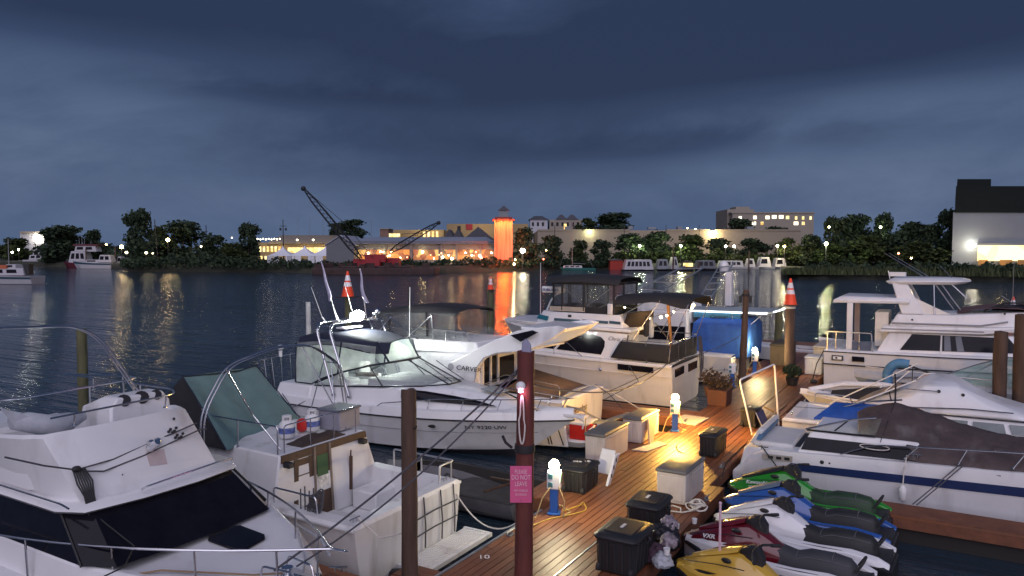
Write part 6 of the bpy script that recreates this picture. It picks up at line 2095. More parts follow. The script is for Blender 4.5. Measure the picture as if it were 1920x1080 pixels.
# saloon cabin with raked window line
CB = [(-10.6, 1.45, 1.55), (-14.6, 1.4, 1.7), (-15.8, 0.8, 1.75)]
CT = [(-10.15, 1.32, 2.55), (-13.6, 1.28, 2.68), (-14.6, 0.7, 2.68)]
blk('saloon', [CB, CT], yc, GEL, t, 35, 0.05)
fs = (Vector((-14.6, yc - 1.4, 1.7)), Vector((-10.6, yc - 1.45, 1.55)), Vector((-10.15, yc - 1.32, 2.55)), Vector((-13.6, yc - 1.28, 2.68)))
mb = MB(); quadp(mb, fs, 0, 1, 0, 1, 0.03, 0.012, [(0.36, 0.16), (0.84, 0.16), (0.83, 0.45), (0.8, 0.66), (0.73, 0.8), (0.62, 0.86), (0.36, 0.88)]); mb.build('side_window', GLASSD, t, 0)
mb = MB(); quadp(mb, fs, 0, 1, 0, 1, 0.03, 0.012, [(0.2, 0.16), (0.33, 0.16), (0.33, 0.8)]); mb.build('side_window', GLASSD, t, 0)
mb = MB(); quadp(mb, fs, 0.02, 0.98, -0.02, 0.03, 0.03, 0.014); mb.build('cabin_stripe', STRIPE_T, t, 0)
text('lettering', 'Chris Craft', 0.2, on(fs, 0.82, 0.72), on(fs, 0.9, 0.7) - on(fs, 0.8, 0.7), (0, 0.1, 1), mat('letter_grey', (0.3, 0.3, 0.33), 0.5), t, 0.012, 0.35, 'LEFT', 1.1)
mb = MB(); mb.tube([(-10.25, yc - 1.47, 1.62), (-10.1, yc - 1.36, 2.52)], 0.02, 5); mb.build('grab_rail', STEEL, t)
# bridge deck brow and flybridge coaming
blk('bridge_brow', [[(-10.0, 1.4, 2.6), (-14.4, 1.42, 2.7), (-15.6, 0.9, 2.72)], [(-10.0, 1.4, 2.72), (-14.5, 1.42, 2.84), (-15.8, 0.9, 2.84)]], yc, GEL, t, 45, 0.03)
mb = MB(); rings = []
for zz0, k, xo in ((2.74, 1.28, 0), (3.2, 1.2, 0.12), (3.22, 1.15, 0.17), (2.8, 1.1, 0.2)):
    rings.append(sec(yc, [(-10.35 - xo, k, zz0), (-13.5 + xo * 2.0, k, zz0 + 0.02), (-14.2 + xo * 2.4, 0.7 * k, zz0 + 0.03)]))
mb.loft(rings); mb.build('flybridge', GEL, t, 40, 0.02)
mb = MB()
for x0, x1 in ((-13.2, -12.1), (-12.0, -10.95), (-10.9, -10.45)):
    mb.extr([(x0, yc - 1.272, 2.9), (x1, yc - 1.272, 2.88), (x1, yc - 1.258, 2.98), (x0, yc - 1.258, 3.0)], (0, -0.012, 0))
mb.build('bridge_stripe', STRIPE_T, t, 0)
mb = MB(); mb.extr([(-14.2, yc - 0.8, 2.9), (-13.5, yc - 1.26, 2.88), (-13.45, yc - 1.24, 3.05), (-14.1, yc - 0.78, 3.07)], (-0.02, -0.03, 0)); mb.build('bridge_light', mat('teal_lens', (0.02, 0.16, 0.2), 0.2), t, 0)
mb = MB(); mb.box((-12.55, yc - 1.23, 3.1), (0.14, 0.02, 0.09)); mb.build('emblem', LETTER, t, 0)
# black enclosure with grey clear panels
EB, ET = 3.22, 4.5
def er(z, k, xo=0):
    return sec(yc, [(-10.75 - xo, 1.14 * k, z), (-12.9 + xo, 1.14 * k, z), (-13.5 + xo, 0.75 * k, z)])
mb = MB(); mb.loft([er(3.44, 0.99), er(4.36, 1.0)], False, False); mb.build('clear_panel', VINYLG, t, 40)
mb = MB(); mb.loft([er(3.2, 1.0), er(3.46, 1.0)], False, False); mb.loft([er(4.3, 1.01), er(4.4, 1.03)], False, False)
for x, y in ((-10.77, -1.14), (-12.0, -1.14), (-12.92, -1.14), (-13.5, -0.75), (-13.5, 0.75), (-12.9, 1.14), (-12.0, 1.14), (-10.77, 1.14), (-10.77, -0.2), (-13.2, 0)):
    mb.tube([(x, yc + y, 3.2), (x, yc + y * 1.01, 4.4)], 0.045, 6)
mb.build('enclosure_frame', BLACKC, t, 40)
mb = MB(); P = []
for i in range(11):
    f = i / 10
    x = -13.75 + 3.2 * f
    P.append([Vector((x, yc + 1.24 * (-1 + j / 5) * (1 - 0.25 * max(0, 0.2 - f) / 0.2), 4.52 + 0.16 * math.sin(PI * (0.15 + 0.7 * f)) - 0.1 * abs(-1 + j / 5) ** 3 - (0.16 if j in (0, 10) else 0))) for j in range(11)])
mb.grid(P, 0.02); mb.build('enclosure_roof', BLACKC, t, 60)
for a, b in (((-12.9, yc - 1.1, 4.2), (-12.0, yc - 1.1, 3.5)), ((-11.9, yc - 1.1, 3.5), (-10.9, yc - 1.1, 4.2))):
    rail(t, [a, b], 0.014, name='enclosure_strut', m=GALV)
mb = MB(); mb.box((-12.7, yc - 1.17, 3.36), (1.5, 0.02, 0.18)); mb.build('curtain_patch', mat('cream_patch', (0.35, 0.32, 0.27), 0.8), t, 0)
mb = MB(); mb.box((-10.9, yc - 1.2, 3.42), (0.2, 0.12, 0.42)); mb.build('outboard_cover', GELW, t, 30, 0.04)
# radar mast and antenna
mb = MB(); mb.tube([(-14.1, yc - 0.5, 2.85), (-13.75, yc - 0.5, 3.6), (-13.55, yc - 0.5, 3.85), (-13.2, yc - 0.5, 3.98), (-13.1, yc - 0.5, 4.35)], 0.035, 7); mb.build('radar_mast', GEL, t)
mb = MB(); mb.box((-13.6, yc - 0.55, 4.06), (0.95, 0.24, 0.26), 0.12); mb.build('radar_scanner', GEL, t, 30, 0.05)
text('lettering', 'FURUNO', 0.15, (-13.98, yc - 0.76, 4.0), (1, 0.12, 0), (0, 0, 1), mat('letter_blue', (0.02, 0.04, 0.2), 0.5), t, 0.02, 0, 'LEFT', 1.1)
mb = MB(); mb.tube([(-14.6, yc + 0.2, 2.75), (-14.6, yc + 0.2, 5.1)], 0.016, 5, r1=0.009); mb.build('antenna', PVC, t)
# aft deck: black side covers, rails, brown interior, wooden post, hanging gear
def cover(pts, nm='deck_cover', m=BLACKC, bl=0.04):
    mb = MB(); mb.grid(patch([Vector(p) for p in pts], 10, 6, bl), 0.0)
    o = mb.build(nm, m, t, 60)
    o.modifiers.new('thick', 'SOLIDIFY').thickness = 0.012
    return o
cover([(-10.7, yc - 1.62, 1.68), (-8.5, yc - 1.62, 1.62), (-8.45, yc - 1.6, 2.28), (-10.35, yc - 1.55, 2.3)])
cover([(-8.48, yc - 1.6, 1.62), (-8.45, yc + 1.6, 1.62), (-8.42, yc + 1.55, 2.3), (-8.42, yc - 1.55, 2.28)])
cover([(-10.6, yc - 0.9, 2.55), (-10.2, yc - 1.2, 3.3), (-9.7, yc + 0.2, 3.35), (-9.9, yc + 0.6, 2.3)], 'brown_curtain', mat('brown_curtain', (0.02, 0.012, 0.01), 0.9, var=0.3))
rail(t, bend([(-10.4, yc - 1.55, 1.6), (-10.35, yc - 1.55, 2.34), (-8.42, yc - 1.6, 2.36), (-8.38, yc + 1.55, 2.38), (-10.2, yc + 1.55, 2.4)], 0.15), 0.018, [((-9.3, yc - 1.62, 1.6), (-9.35, yc - 1.58, 2.35)), ((-8.4, yc, 1.6), (-8.4, yc, 2.36)), ((-8.4, yc - 0.8, 1.6), (-8.4, yc - 0.8, 2.36)), ((-8.4, yc + 0.9, 1.6), (-8.4, yc + 0.9, 2.37))], 'aft_rail')
mb = MB(); mb.bx(-10.6, -10.45, yc - 1.2, yc + 1.2, 1.6, 2.6); mb.build('aft_bulkhead', mat('warm_bulkhead', (0.42, 0.3, 0.2), 0.7, var=0.2), t, 0)
mb = MB(); mb.panel([(-10.44, yc - 0.2, 1.65), (-10.44, yc + 0.5, 1.65), (-10.44, yc + 0.5, 2.5), (-10.44, yc - 0.2, 2.5)], 0.03, 0.02); mb.build('aft_door', mat('dark_door', (0.03, 0.018, 0.013), 0.6), t, 0)
mb = MB(); mb.tube([(-9.2, yc + 0.3, 3.75), (-9.0, yc + 0.3, 1.62)], 0.06, 7); mb.build('wooden_post', mat('amber_wood', (0.3, 0.14, 0.05), 0.6, var=0.3, scale=6), t)
for x, y, z in ((-9.7, yc - 0.6, 2.9), (-9.55, yc - 0.5, 2.85)):
    mb = MB(); mb.lathe([(0.03, -0.5), (0.1, -0.45), (0.11, -0.1), (0.05, 0.25), (0.02, 0.3)], (x, y, z), 10); mb.build('hanging_bag', GREYF if x > -9.6 else BLACKC, t)
mb = MB()
for x0, y0, x1, y1 in ((-9.5, -0.2, -8.7, 0.5), (-8.9, -0.3, -9.4, 0.6), (-8.8, 0.9, -9.6, 0.9)):
    mb.tube([(x0, yc + y0, 2.9), (x1, yc + y1, 1.65)], 0.02, 5)
mb.build('deck_chair_frame', STEEL, t)
# aft awning, dark, with a string of lights
mb = MB(); P = []
for i in range(11):
    f = i / 10
    P.append([Vector((-10.75 + 2.9 * f, yc + 0.15 + 1.35 * (-1 + j / 5), 3.86 + 0.22 * math.sin(PI * (0.1 + 0.6 * f)) - 0.12 * f - 0.08 * abs(-1 + j / 5) ** 3 - (0.22 + 0.1 * math.sin(9 * f) * f if j in (0, 10) else 0))) for j in range(11)])
mb.grid(P, 0.02); mb.build('aft_awning', BLACKC, t, 60)
for s in (-1, 1):
    rail(t, [(-7.95, yc + 0.15 + s * 1.3, 3.7), (-8.45, yc + s * 1.5, 2.3)], 0.016, name='awning_strut')
    rail(t, [(-9.0, yc + 0.15 + s * 1.3, 3.8), (-9.9, yc + s * 1.5, 2.35)], 0.016, name='awning_strut')
BULB = emit('warm_bulb', (1, 0.72, 0.35), 30)
for x, y, z, r in ((-8.15, -1.05, 3.62, 0.06), (-7.95, -0.8, 3.6, 0.075), (-8.0, -0.4, 3.64, 0.05), (-8.5, -1.1, 3.42, 0.035), (-8.75, -1.1, 3.28, 0.04), (-9.0, -1.0, 3.2, 0.05), (-9.6, -0.4, 3.06, 0.055), (-10.4, -1.0, 3.5, 0.03), (-10.3, -1.0, 3.65, 0.03)):
    mb = MB(); mb.ball((x, yc + y, z), r, 8, 6); mb.build('string_bulb', BULB, t)
mb = MB(); mb.tube([(-7.95, yc - 0.8, 3.68), (-8.3, yc - 1.1, 3.52), (-8.75, yc - 1.12, 3.33), (-9.1, yc - 1.0, 3.26), (-9.6, yc - 0.4, 3.12), (-10.3, yc - 1.0, 3.7)], 0.008, 4); mb.build('light_string', RUBBER, t)
lamp('string_glow', (-8.3, yc - 0.7, 3.35), (1, 0.62, 0.26), 16, 0.08, t)
lamp('string_glow', (-9.5, yc - 0.3, 2.95), (1, 0.6, 0.25), 13, 0.08, t)
# stern ladder ropes and lines
mb = MB()
for k in range(6):
    y = yc + 1.3 + 0.06 * k
    mb.tube([(-8.3, y, 2.3), (-8.26 + 0.03 * (k % 3), y + 0.05, 1.5), (-8.2, y, 0.8 + 0.05 * k)], 0.018, 5)
mb.build('stern_lines', ROPED, t)
rope(t, [(-9.9, 24.9, 1.5), (-9.3, 24.3, 1.05), (-9.9, 22.7, 0.62)], 0.014, ROPED, 'spring_line')
rope(t, [(-8.7, 25.0, 1.5), (-9.6, 23.8, 1.0), (-10.3, 22.6, 0.62)], 0.014, ROPED, 'spring_line')
mb = MB(); mb.ball((-11.0, 24.9, 1.25), 0.06, 8, 6); mb.build('through_hull', STEEL, t)
rail(t, [h.edge(i / 20, -1, 0.1, 0.1 if i in (6,) else 0.55) for i in range(6, 19)], 0.014, [(h.edge(i / 20, -1, 0.1, 0.08), h.edge(i / 20, -1, 0.1, 0.55)) for i in (8, 11, 14, 17)], 'side_rail')
# painted hull name

# ------------------------------------------------------------------ sport fisher outriggers and white cabin behind B5
t = boat('fishing_boat', 'white fishing boat half hidden behind the flybridge cruiser, with raised truss outriggers', -12, 32.2)
yc = 32.2
h = Hull(-7.7, -19.5, yc, 1.7, 1.2, 2.0, stern=0.97, tm=0.45)
h.build(t, GELC)
h.deck(t, GELC, 0.0, 1.0, 0.05, 0.05)
blk('cabin', [[(-9.6, 1.35, 1.2), (-15.5, 1.3, 1.7), (-16.5, 0.7, 1.8)], [(-9.7, 1.2, 3.0), (-14.4, 1.1, 3.0), (-15.2, 0.6, 3.0)]], yc, GEL, t, 35, 0.06)
mb = MB(); mb.bx(-11.9, -9.75, yc - 1.36, yc - 1.26, 1.75, 2.35); mb.build('side_window', GLASSD, t, 0)
mb = MB(); mb.bx(-9.62, -9.55, yc - 0.9, yc + 0.9, 1.75, 2.5); mb.build('aft_window', GLASSD, t, 0)
blk('flybridge', [[(-9.7, 1.15, 3.0), (-13.4, 1.1, 3.0)], [(-9.9, 1.1, 3.55), (-13.0, 1.0, 3.6)]], yc, GEL, t, 35, 0.04)
# hardtop awning with a glowing light strip along its edge
mb = MB()
P = [[Vector((-9.9 + 3.6 * i / 10, yc - 0.6 + 1.9 * j / 6, 3.04 + 0.03 * i / 10 + 0.09 * math.sin(PI * j / 6))) for j in range(7)] for i in range(11)]
mb.grid(P, 0.07); mb.build('awning_roof', mat('awning_grey', (0.3, 0.35, 0.38), 0.6), t, 50)
mb = MB(); mb.tube(bend([(-9.85, yc - 0.64, 2.99), (-6.5, yc - 0.64, 3.0), (-6.1, yc - 0.2, 3.12), (-5.95, yc + 0.2, 3.2)], 0.3), 0.022, 6); mb.build('light_strip', emit('strip_white', (0.92, 0.98, 1.0), 4), t)
mb = MB(); mb.panel([(-9.6, yc - 0.6, 2.72), (-7.6, yc - 0.6, 2.74), (-7.6, yc - 0.6, 2.98), (-9.6, yc - 0.6, 2.96)], 0.02, 0.0); mb.build('awning_valance', mat('valance_blue', (0.05, 0.2, 0.32), 0.6), t, 0)
text('lettering', 'Caravel', 0.22, (-8.9, yc - 0.62, 2.72), (1, 0, 0), (0, 0, 1), LETTER, t, 0.006, 0.35, 'LEFT', 1.1)
# blue tarp enclosure over the cockpit
def tarp(name, rows, m):
    mb = MB(); mb.loft(rows, True, True); return mb.build(name, m, t, 50, 0.05)
def tr(x0, x1, y0, y1, z, wob=0.0):
    pts = []
    n = 7
    rr = random.Random(int(z * 100))
    for (a, b) in (((x0, y0), (x1, y0)), ((x1, y0), (x1, y1)), ((x1, y1), (x0, y1)), ((x0, y1), (x0, y0))):
        for k in range(n):
            f = k / n
            pts.append(Vector((a[0] + (b[0] - a[0]) * f + rr.uniform(-wob, wob), a[1] + (b[1] - a[1]) * f + rr.uniform(-wob, wob), z + rr.uniform(-wob, wob))))
    return pts
tarp('blue_tarp', [tr(-9.55, -7.15, yc - 0.95, yc + 1.3, 1.12, 0.04), tr(-9.6, -7.1, yc - 1.0, yc + 1.35, 1.7, 0.03), tr(-9.52, -7.12, yc - 0.95, yc + 1.3, 2.5, 0.03), tr(-9.3, -7.3, yc - 0.6, yc + 1.1, 2.74, 0.02)], BLUEC)
mb = MB()
for x in (-9.5, -9.0, -8.5, -8.0, -7.5):
    mb.tube([(x, yc - 0.98, 1.2), (x + 0.05, yc - 1.5, 0.95), (x + 0.02, yc - 1.66, 0.6)], 0.01, 4)
mb.build('tarp_cords', ROPED, t)
for (x0, y0, z0, x1, y1, z1, w) in ((-10.9, -1.5, 3.25, -6.0, 1.6, 5.35, 0.16), (-10.0, -1.6, 3.3, -5.4, 1.0, 5.3, 0.16)):
    pass
mb = MB()
A0, A1 = Vector((-11.4, 25.6, 3.45)), Vector((-10.6, 33.5, 4.9))
B0_, B1_ = Vector((-10.45, 25.5, 3.2)), Vector((-9.7, 33.5, 4.85))
mb.tube([A0, A1], 0.03, 6); mb.tube([B0_, B1_], 0.03, 6)
for k in range(6):
    f = 0.06 + k * 0.17
    mb.tube([A0.lerp(A1, f), B0_.lerp(B1_, f + 0.06)], 0.022, 5)
C0, C1 = Vector((-9.3, 31.3, 3.5)), Vector((-10.2, 38.0, 4.9))
D0, D1 = Vector((-8.85, 31.3, 3.5)), Vector((-9.5, 38.0, 5.0))
mb.tube([C0, C1], 0.03, 6); mb.tube([D0, D1], 0.03, 6)
for k in range(6):
    f = 0.1 + k * 0.16
    mb.tube([C0.lerp(C1, f), D0.lerp(D1, f)], 0.022, 5)
mb.build('truss_boom', ALU, t)
mb = MB(); mb.lathe([(0.22, 0), (0.24, 0.15), (0.22, 0.4), (0.12, 0.52), (0.02, 0.56)], (-9.9, 37.6, 4.55), 14); mb.build('radar_dome', PVC, t, 50)
mb = MB(); mb.bx(-9.2, -8.9, yc + 3.0, yc + 3.4, 3.0, 4.6); mb.build('tower_leg', GEL, t, 0, 0.02)
rail(t, [(-8.0, yc - 0.6, 3.05), (-7.5, yc - 0.9, 1.3)], 0.016, name='awning_post')
rail(t, [(-6.6, yc - 0.5, 3.05), (-7.6, yc - 0.9, 2.1)], 0.016, name='awning_post')
rail(t, [(-7.2, yc + 1.0, 3.1), (-7.3, yc + 1.2, 1.1)], 0.016, name='awning_post')
rope(t, [(-7.9, yc - 1.4, 0.9), (-7.6, yc - 1.8, 0.75), (-8.4, yc - 2.4, 0.75), (-8.9, yc - 2.0, 0.8)], 0.012, mat('rope_blue', (0.05, 0.12, 0.25), 0.9), 'loose_line')

# a low white launch at the far end, with a dark outboard
t = boat('skiff', 'low white launch with a black outboard at the far end of the dock', -7.5, 40)
h = Hull(-5.4, -10.5, 39.3, 0.85, 0.7, 0.95)
h.build(t, GEL); h.deck(t, GEL, 0.25, 1.0, 0.03, 0.04)
h.cockpit(t, GEL, 0.0, 0.26, 0.12, 0.03, 0.35, stern_w=0.12)
mb = MB(); mb.loft([[( -5.25 + 0.2 * math.cos(a), 39.3 + 0.16 * math.sin(a), z) for a in [2 * PI * i / 10 for i in range(10)]] for z in (1.05, 1.35, 1.5)]); mb.bx(-5.3, -5.15, 39.24, 39.36, 0.0, 1.06); mb.build('outboard_motor', BLACKP, t, 40, 0.03)

# ================================================================== boats on the right of the dock
# ------------------------------------------------------------------ R2: tarp covered boat with a blue stripe
t = boat('tarp_covered_boat', 'white boat with a navy side stripe under a weathered brown tarp', -1, 18.1)
yc = 18.15
def xs(x):
    return x
S_ = []
n = 22
prof = []
for i in range(n + 1):
    f = i / n
    x = -4.25 + 9.6 * f
    b = 1.22 * (0.78 + 0.22 * min(1, f / 0.12)) * (1 - max(0, (f - 0.6) / 0.4) ** 2.2 * 0.97)
    g = 1.16 + 0.42 * max(0, f - 0.05) ** 1.1
    sl = max(0, 1 - f / 0.075)              # swept tail
    zt = 0.52 + (g - 0.52) * (1 - sl ** 1.3)
    prof.append((x, b, zt))
mb = MB()
rings = []
for x, b, zt in prof:
    lv = [(b, zt), (b * 1.015, zt * 0.84 + 0.02), (b * 1.0, zt * 0.7), (b * 0.95, zt * 0.5), (b * 0.88, 0.08), (b * 0.4, -0.2)]
    rings.append([Vector((x, yc + y, z)) for y, z in lv] + [Vector((x, yc - y, z)) for y, z in lv[::-1]])
mb.loft(rings, True, True); mb.build('hull', GEL, t, 40)
mb = MB()
for k in range(3, n - 1):
    for s in (-1,):
        (x0, b0, z0), (x1, b1, z1) = prof[k], prof[k + 1]
        mb.add([(x0, yc + s * (b0 * 1.02 + 0.006), z0 * 0.8), (x1, yc + s * (b1 * 1.02 + 0.006), z1 * 0.8), (x1, yc + s * (b1 * 1.0 + 0.006), z1 * 0.665), (x0, yc + s * (b0 * 1.0 + 0.006), z0 * 0.665)], [(0, 1, 2, 3)])
o = mb.build('side_stripe', STRIPE_B, t, 0)
o.modifiers.new('thick', 'SOLIDIFY').thickness = 0.01
# raised cabin side with dark band, windscreen frame
CBq = (Vector((-2.85, yc - 1.1, 1.22)), Vector((-0.2, yc - 1.075, 1.27)), Vector((-0.6, yc - 0.91, 1.66)), Vector((-2.55, yc - 0.98, 1.66)))
blk('cabin', [[(-2.85, 1.1, 1.15), (-0.2, 1.08, 1.22), (0.7, 0.6, 1.28)], [(-2.55, 0.97, 1.66), (-0.6, 0.9, 1.66), (0.2, 0.5, 1.5)]], yc, GEL, t, 35, 0.03)
mb = MB(); mb.panel([on(CBq, 0.03, 0.06), on(CBq, 0.98, 0.06), on(CBq, 0.9, 0.68), on(CBq, 0.0, 0.68)], 0.02, 0.014); mb.build('cabin_window', GLASSD, t, 0)
blk('transom_platform', [[(-4.2, 0.8, 0.42), (-3.4, 1.0, 0.42)], [(-4.05, 0.8, 1.05), (-3.4, 1.0, 1.14)]], yc + 0.05, GEL, t, 35, 0.04)
mb = MB(); mb.bx(-3.85, -2.95, yc - 0.85, yc + 0.9, 1.12, 1.26); mb.build('sun_pad', SEATW, t, 30, 0.05)
mb = MB(); mb.extr([(-3.92, yc - 0.85, 1.18), (-3.72, yc - 0.85, 1.2), (-3.6, yc - 0.85, 1.52), (-3.72, yc - 0.85, 1.54)], (0, 1.75, 0)); sb = mb.build('seat_back', SEATW, t, 30, 0.04)
mb = MB(); mb.extr([(-3.76, yc - 0.87, 1.28), (-3.66, yc - 0.87, 1.28), (-3.6, yc - 0.87, 1.42), (-3.7, yc - 0.87, 1.42)], (0, 1.79, 0)); mb.build('blue_piping', mat('seat_blue', (0.06, 0.16, 0.3), 0.5), sb, 0)
mb = MB(); mb.bx(-2.95, -2.55, yc - 0.7, yc + 0.7, 1.15, 1.2); mb.build('dark_well', BLACKP, t, 0)
for s in (-1, 1):
    mb = MB()
    mb.grid([[Vector((-2.62, yc + s * 0.95, 1.68)), Vector((-1.3, yc + s * 0.9, 1.7))], [Vector((-1.6, yc + s * 0.82, 2.0)), Vector((-1.2, yc + s * 0.8, 2.05))]])
    mb.build('windscreen', GLASSC, t, 0)
rail(t, [(-2.68, yc - 0.97, 1.68), (-1.75, yc - 0.88, 1.98), (-1.3, yc - 0.84, 2.06)], 0.022, name='windscreen_frame')
rail(t, [(-2.62, yc + 0.97, 1.7), (-1.7, yc + 0.88, 2.06), (-0.9, yc + 0.8, 2.2)], 0.02, name='windscreen_frame')
mb = MB(); mb.tube([(-2.1, yc - 0.92, 1.7), (-1.85, yc - 0.9, 1.94)], 0.016, 5); mb.tube([(-2.66, yc - 0.97, 1.665), (-1.3, yc - 0.95, 1.68)], 0.02, 5); mb.build('windscreen_pillar', TRIMB, t)
g = thing('folded_tarp', 'bright blue folded tarp lying beside the windscreen of the tarp covered boat', 'tarp', (-2.2, 19.0, 1.4))
mb = MB(); mb.grid(patch((Vector((-2.75, 18.75, 1.62)), Vector((-1.2, 18.8, 1.75)), Vector((-1.25, 19.3, 1.98)), Vector((-2.35, 19.25, 1.95))), 10, 6, 0.08), 0.05); mb.build('folded_tarp_sheet', BLUEC, g, 60)
ORG = Vector(t.location)
# tarp: a ridge line with sagging sides
mb = MB(); P = []
rid = [(-1.75, 1.98, 0.72), (-1.55, 2.1, 0.86), (-1.0, 2.28, 1.0), (-0.4, 2.14, 1.14), (0.2, 1.98, 1.2), (0.9, 1.84, 1.22), (1.7, 1.76, 1.18), (2.6, 1.72, 1.0), (3.8, 1.7, 0.7), (4.8, 1.7, 0.3)]
fine = []
for i in range(len(rid) - 1):
    for k in range(5):
        f = k / 5
        fine.append(tuple(a + (b - a) * f for a, b in zip(rid[i], rid[i + 1])))
fine.append(rid[-1])
for x, zr, w in fine:
    row = []
    for j in range(17):
        u = -1 + j / 8
        edge = 1.33 + 0.05 * x if x > -0.1 else 1.33 + 0.2 * min(1.3, -0.1 - x)
        a = abs(u)
        z = zr - (zr - edge) * (a ** 1.35)
        z += 0.06 * noise.noise(Vector((x * 2.0 + u, u * 2.5, 1))) + 0.035 * noise.noise(Vector((x * 4.5 - 2 * u, u * 6, 5))) + 0.015 * math.sin(9 * x + 5 * u) * a
        skirt = 0.12 if a > 0.99 else 0
        row.append(Vector((x + 0.1 * a * (1 if x < -1.5 else 0), yc + w * 1.0 * u + 0.03 * noise.noise(Vector((x * 3, u * 3, 9))), z - skirt)))
    P.append(row)
mb.grid(P, 0.015); mb.build('tarp', BROWNC, t, 70)
mb = MB(); mb.tube([(-1.0, yc, 2.2), (-1.0, yc, 2.62), (-1.02, yc + 0.03, 2.9)], 0.018, 6); mb.tube([(-1.08, yc, 2.3), (-1.12, yc - 0.02, 2.5)], 0.014, 5); mb.tube([(-1.0, yc - 0.02, 2.3), (-1.2, yc - 1.05, 1.6)], 0.008, 4); mb.build('tarp_pole', RUBBER, t)
rail(t, bend([(-1.95, yc - 1.12, 1.26), (-1.3, yc - 1.14, 1.55), (1.0, yc - 1.16, 1.72), (2.4, yc - 1.12, 1.78), (4.6, yc - 0.2, 1.9)], 0.2), 0.014, [((-0.75, yc - 1.17, 1.34), (-0.5, yc - 1.15, 1.62)), ((0.2, yc - 1.18, 1.36), (0.35, yc - 1.15, 1.68)), ((1.1, yc - 1.18, 1.42), (1.3, yc - 1.15, 1.74))], 'side_rail')
mb = MB(); mb.tube([(-1.3 + 0.28 * math.cos(a), yc - 1.12 + 0.02 * math.sin(a), 1.5 + 0.05 * math.sin(a)) for a in [2 * PI * i / 20 for i in range(20)]], 0.011, 5, True); mb.build('hanging_loop', ROPEW, t)
q2 = (Vector((-3.55, yc - 1.19, 0.95)), Vector((-2.9, yc - 1.235, 0.97)), Vector((-2.9, yc - 1.235, 1.1)), Vector((-3.55, yc - 1.19, 1.06)))
mb = MB(); mb.panel(q2, 0.02, 0.012); gv = mb.build('vent_plate', mat('vent_beige', (0.4, 0.36, 0.3), 0.6), t, 0)
for u in (0.2, 0.47, 0.74):
    mb = MB(); mb.panel([on(q2, u, 0.25), on(q2, u + 0.17, 0.25), on(q2, u + 0.17, 0.75), on(q2, u, 0.75)], 0.02, 0.018); mb.build('vent_slot', BLACKP, gv, 0)
for x, r in ((-2.3, 0.045), (-2.15, 0.022)):
    mb = MB(); mb.ball((x, yc - 1.235, 1.06), r, 9, 6, (1, 0.4, 1)); mb.build('through_hull', RUBBER, t)
for x, z in ((-0.55, 1.4), (-3.55, 1.14)):
    cleat(t, x, yc - 1.1, z, 0)
fd = thing('fender', 'small white fender hanging over the navy stripe of the tarp covered boat', 'fender', (-0.75, 16.85, 0.6))
mb = MB(); mb.lathe([(0.02, -0.16), (0.07, -0.12), (0.075, 0.1), (0.03, 0.18)], (-0.75, 16.84, 0.66), 10); mb.build('bumper', PVC, fd, 50)
mb = MB(); mb.tube([(-0.75, 16.84, 0.84), (-0.74, 16.88, 1.1), (-0.7, 17.0, 1.42)], 0.012, 5); mb.build('lanyard', ROPEW, fd)
ORG = Vector(t.location)
for x in (0.05, 0.12):
    rope(t, [(x + 0.2, yc - 1.18, 1.4), (x - 0.25, yc - 1.5, 0.95), (x - 0.6, yc - 1.8, 0.62)], 0.012, ROPED, 'mooring_rope')
mb = MB(); mb.tube([(-3.6, yc - 1.1, 1.22), (-3.4, yc - 1.25, 1.05), (-3.2, yc - 1.35, 0.85)], 0.014, 5); mb.build('stern_rope', RUBBER, t)

# ------------------------------------------------------------------ R3: white sport fisher, stern to the dock
t = boat('sport_fisher', 'white fishing boat with an open stern cockpit and smooth rounded cabin', -0.5, 21.5)
yc = 21.5
h = Hull(-3.75, 7.5, yc, 1.3, 1.15, 1.6, stern=0.96, tm=0.45)
h.build(t, GEL)
tb = h.t_at(-1.75)
h.cockpit(t, GEL, 0.0, tb, 0.22, 0.06, 0.6, stern_w=0.28)
h.deck(t, GEL, tb, 1.0, 0.06, 0.06)
h.rub(t, GELW, 0.03)
mb = MB(); mb.bx(-3.4, -1.8, yc - 1.0, yc + 1.0, 0.605, 0.62); mb.build('cockpit_mat', mat('mat_grey', (0.3, 0.32, 0.34), 0.9), t, 0)
blk('cabin', [[(-1.8, 1.08, 1.2), (2.5, 1.1, 1.35), (5.0, 0.6, 1.5)], [(-1.2, 1.02, 1.62), (2.2, 1.02, 1.64), (4.6, 0.5, 1.6)]], yc, GEL, t, 40, 0.05)
blk('cabin_top', [[(-1.9, 1.0, 1.56), (-0.9, 1.08, 1.66), (1.3, 1.1, 1.7), (2.8, 1.0, 1.66)], [(-1.6, 0.95, 1.72), (-0.8, 1.02, 2.0), (0.7, 1.0, 2.0), (1.6, 0.9, 1.78)], [(-1.0, 0.8, 1.98), (-0.5, 0.86, 2.3), (0.2, 0.84, 2.34), (0.9, 0.72, 1.98)], [(-0.8, 0.5, 2.08), (-0.4, 0.6, 2.4), (0.1, 0.6, 2.42), (0.75, 0.5, 2.06)]], yc, GEL, t, 60, 0.05)
q3 = (Vector((-0.5, yc - 1.1, 1.28)), Vector((2.5, yc - 1.12, 1.38)), Vector((2.3, yc - 1.06, 1.62)), Vector((-0.4, yc - 1.06, 1.6)))
for u0, u1 in ((0.06, 0.3), (0.34, 0.56), (0.6, 0.94)):
    mb = MB(); mb.panel([on(q3, u0, 0.08), on(q3, u1, 0.08), on(q3, u1, 0.9), on(q3, u0, 0.9)], 0.03, 0.016); mb.build('cabin_window', mat('window_grey', (0.2, 0.24, 0.25), 0.2), t, 0)
mb = MB(); mb.ball((0.05, yc - 1.13, 1.38), 0.04, 8, 6); mb.build('cabin_lamp', emit('cabin_amber', (1, 0.75, 0.35), 10), t)
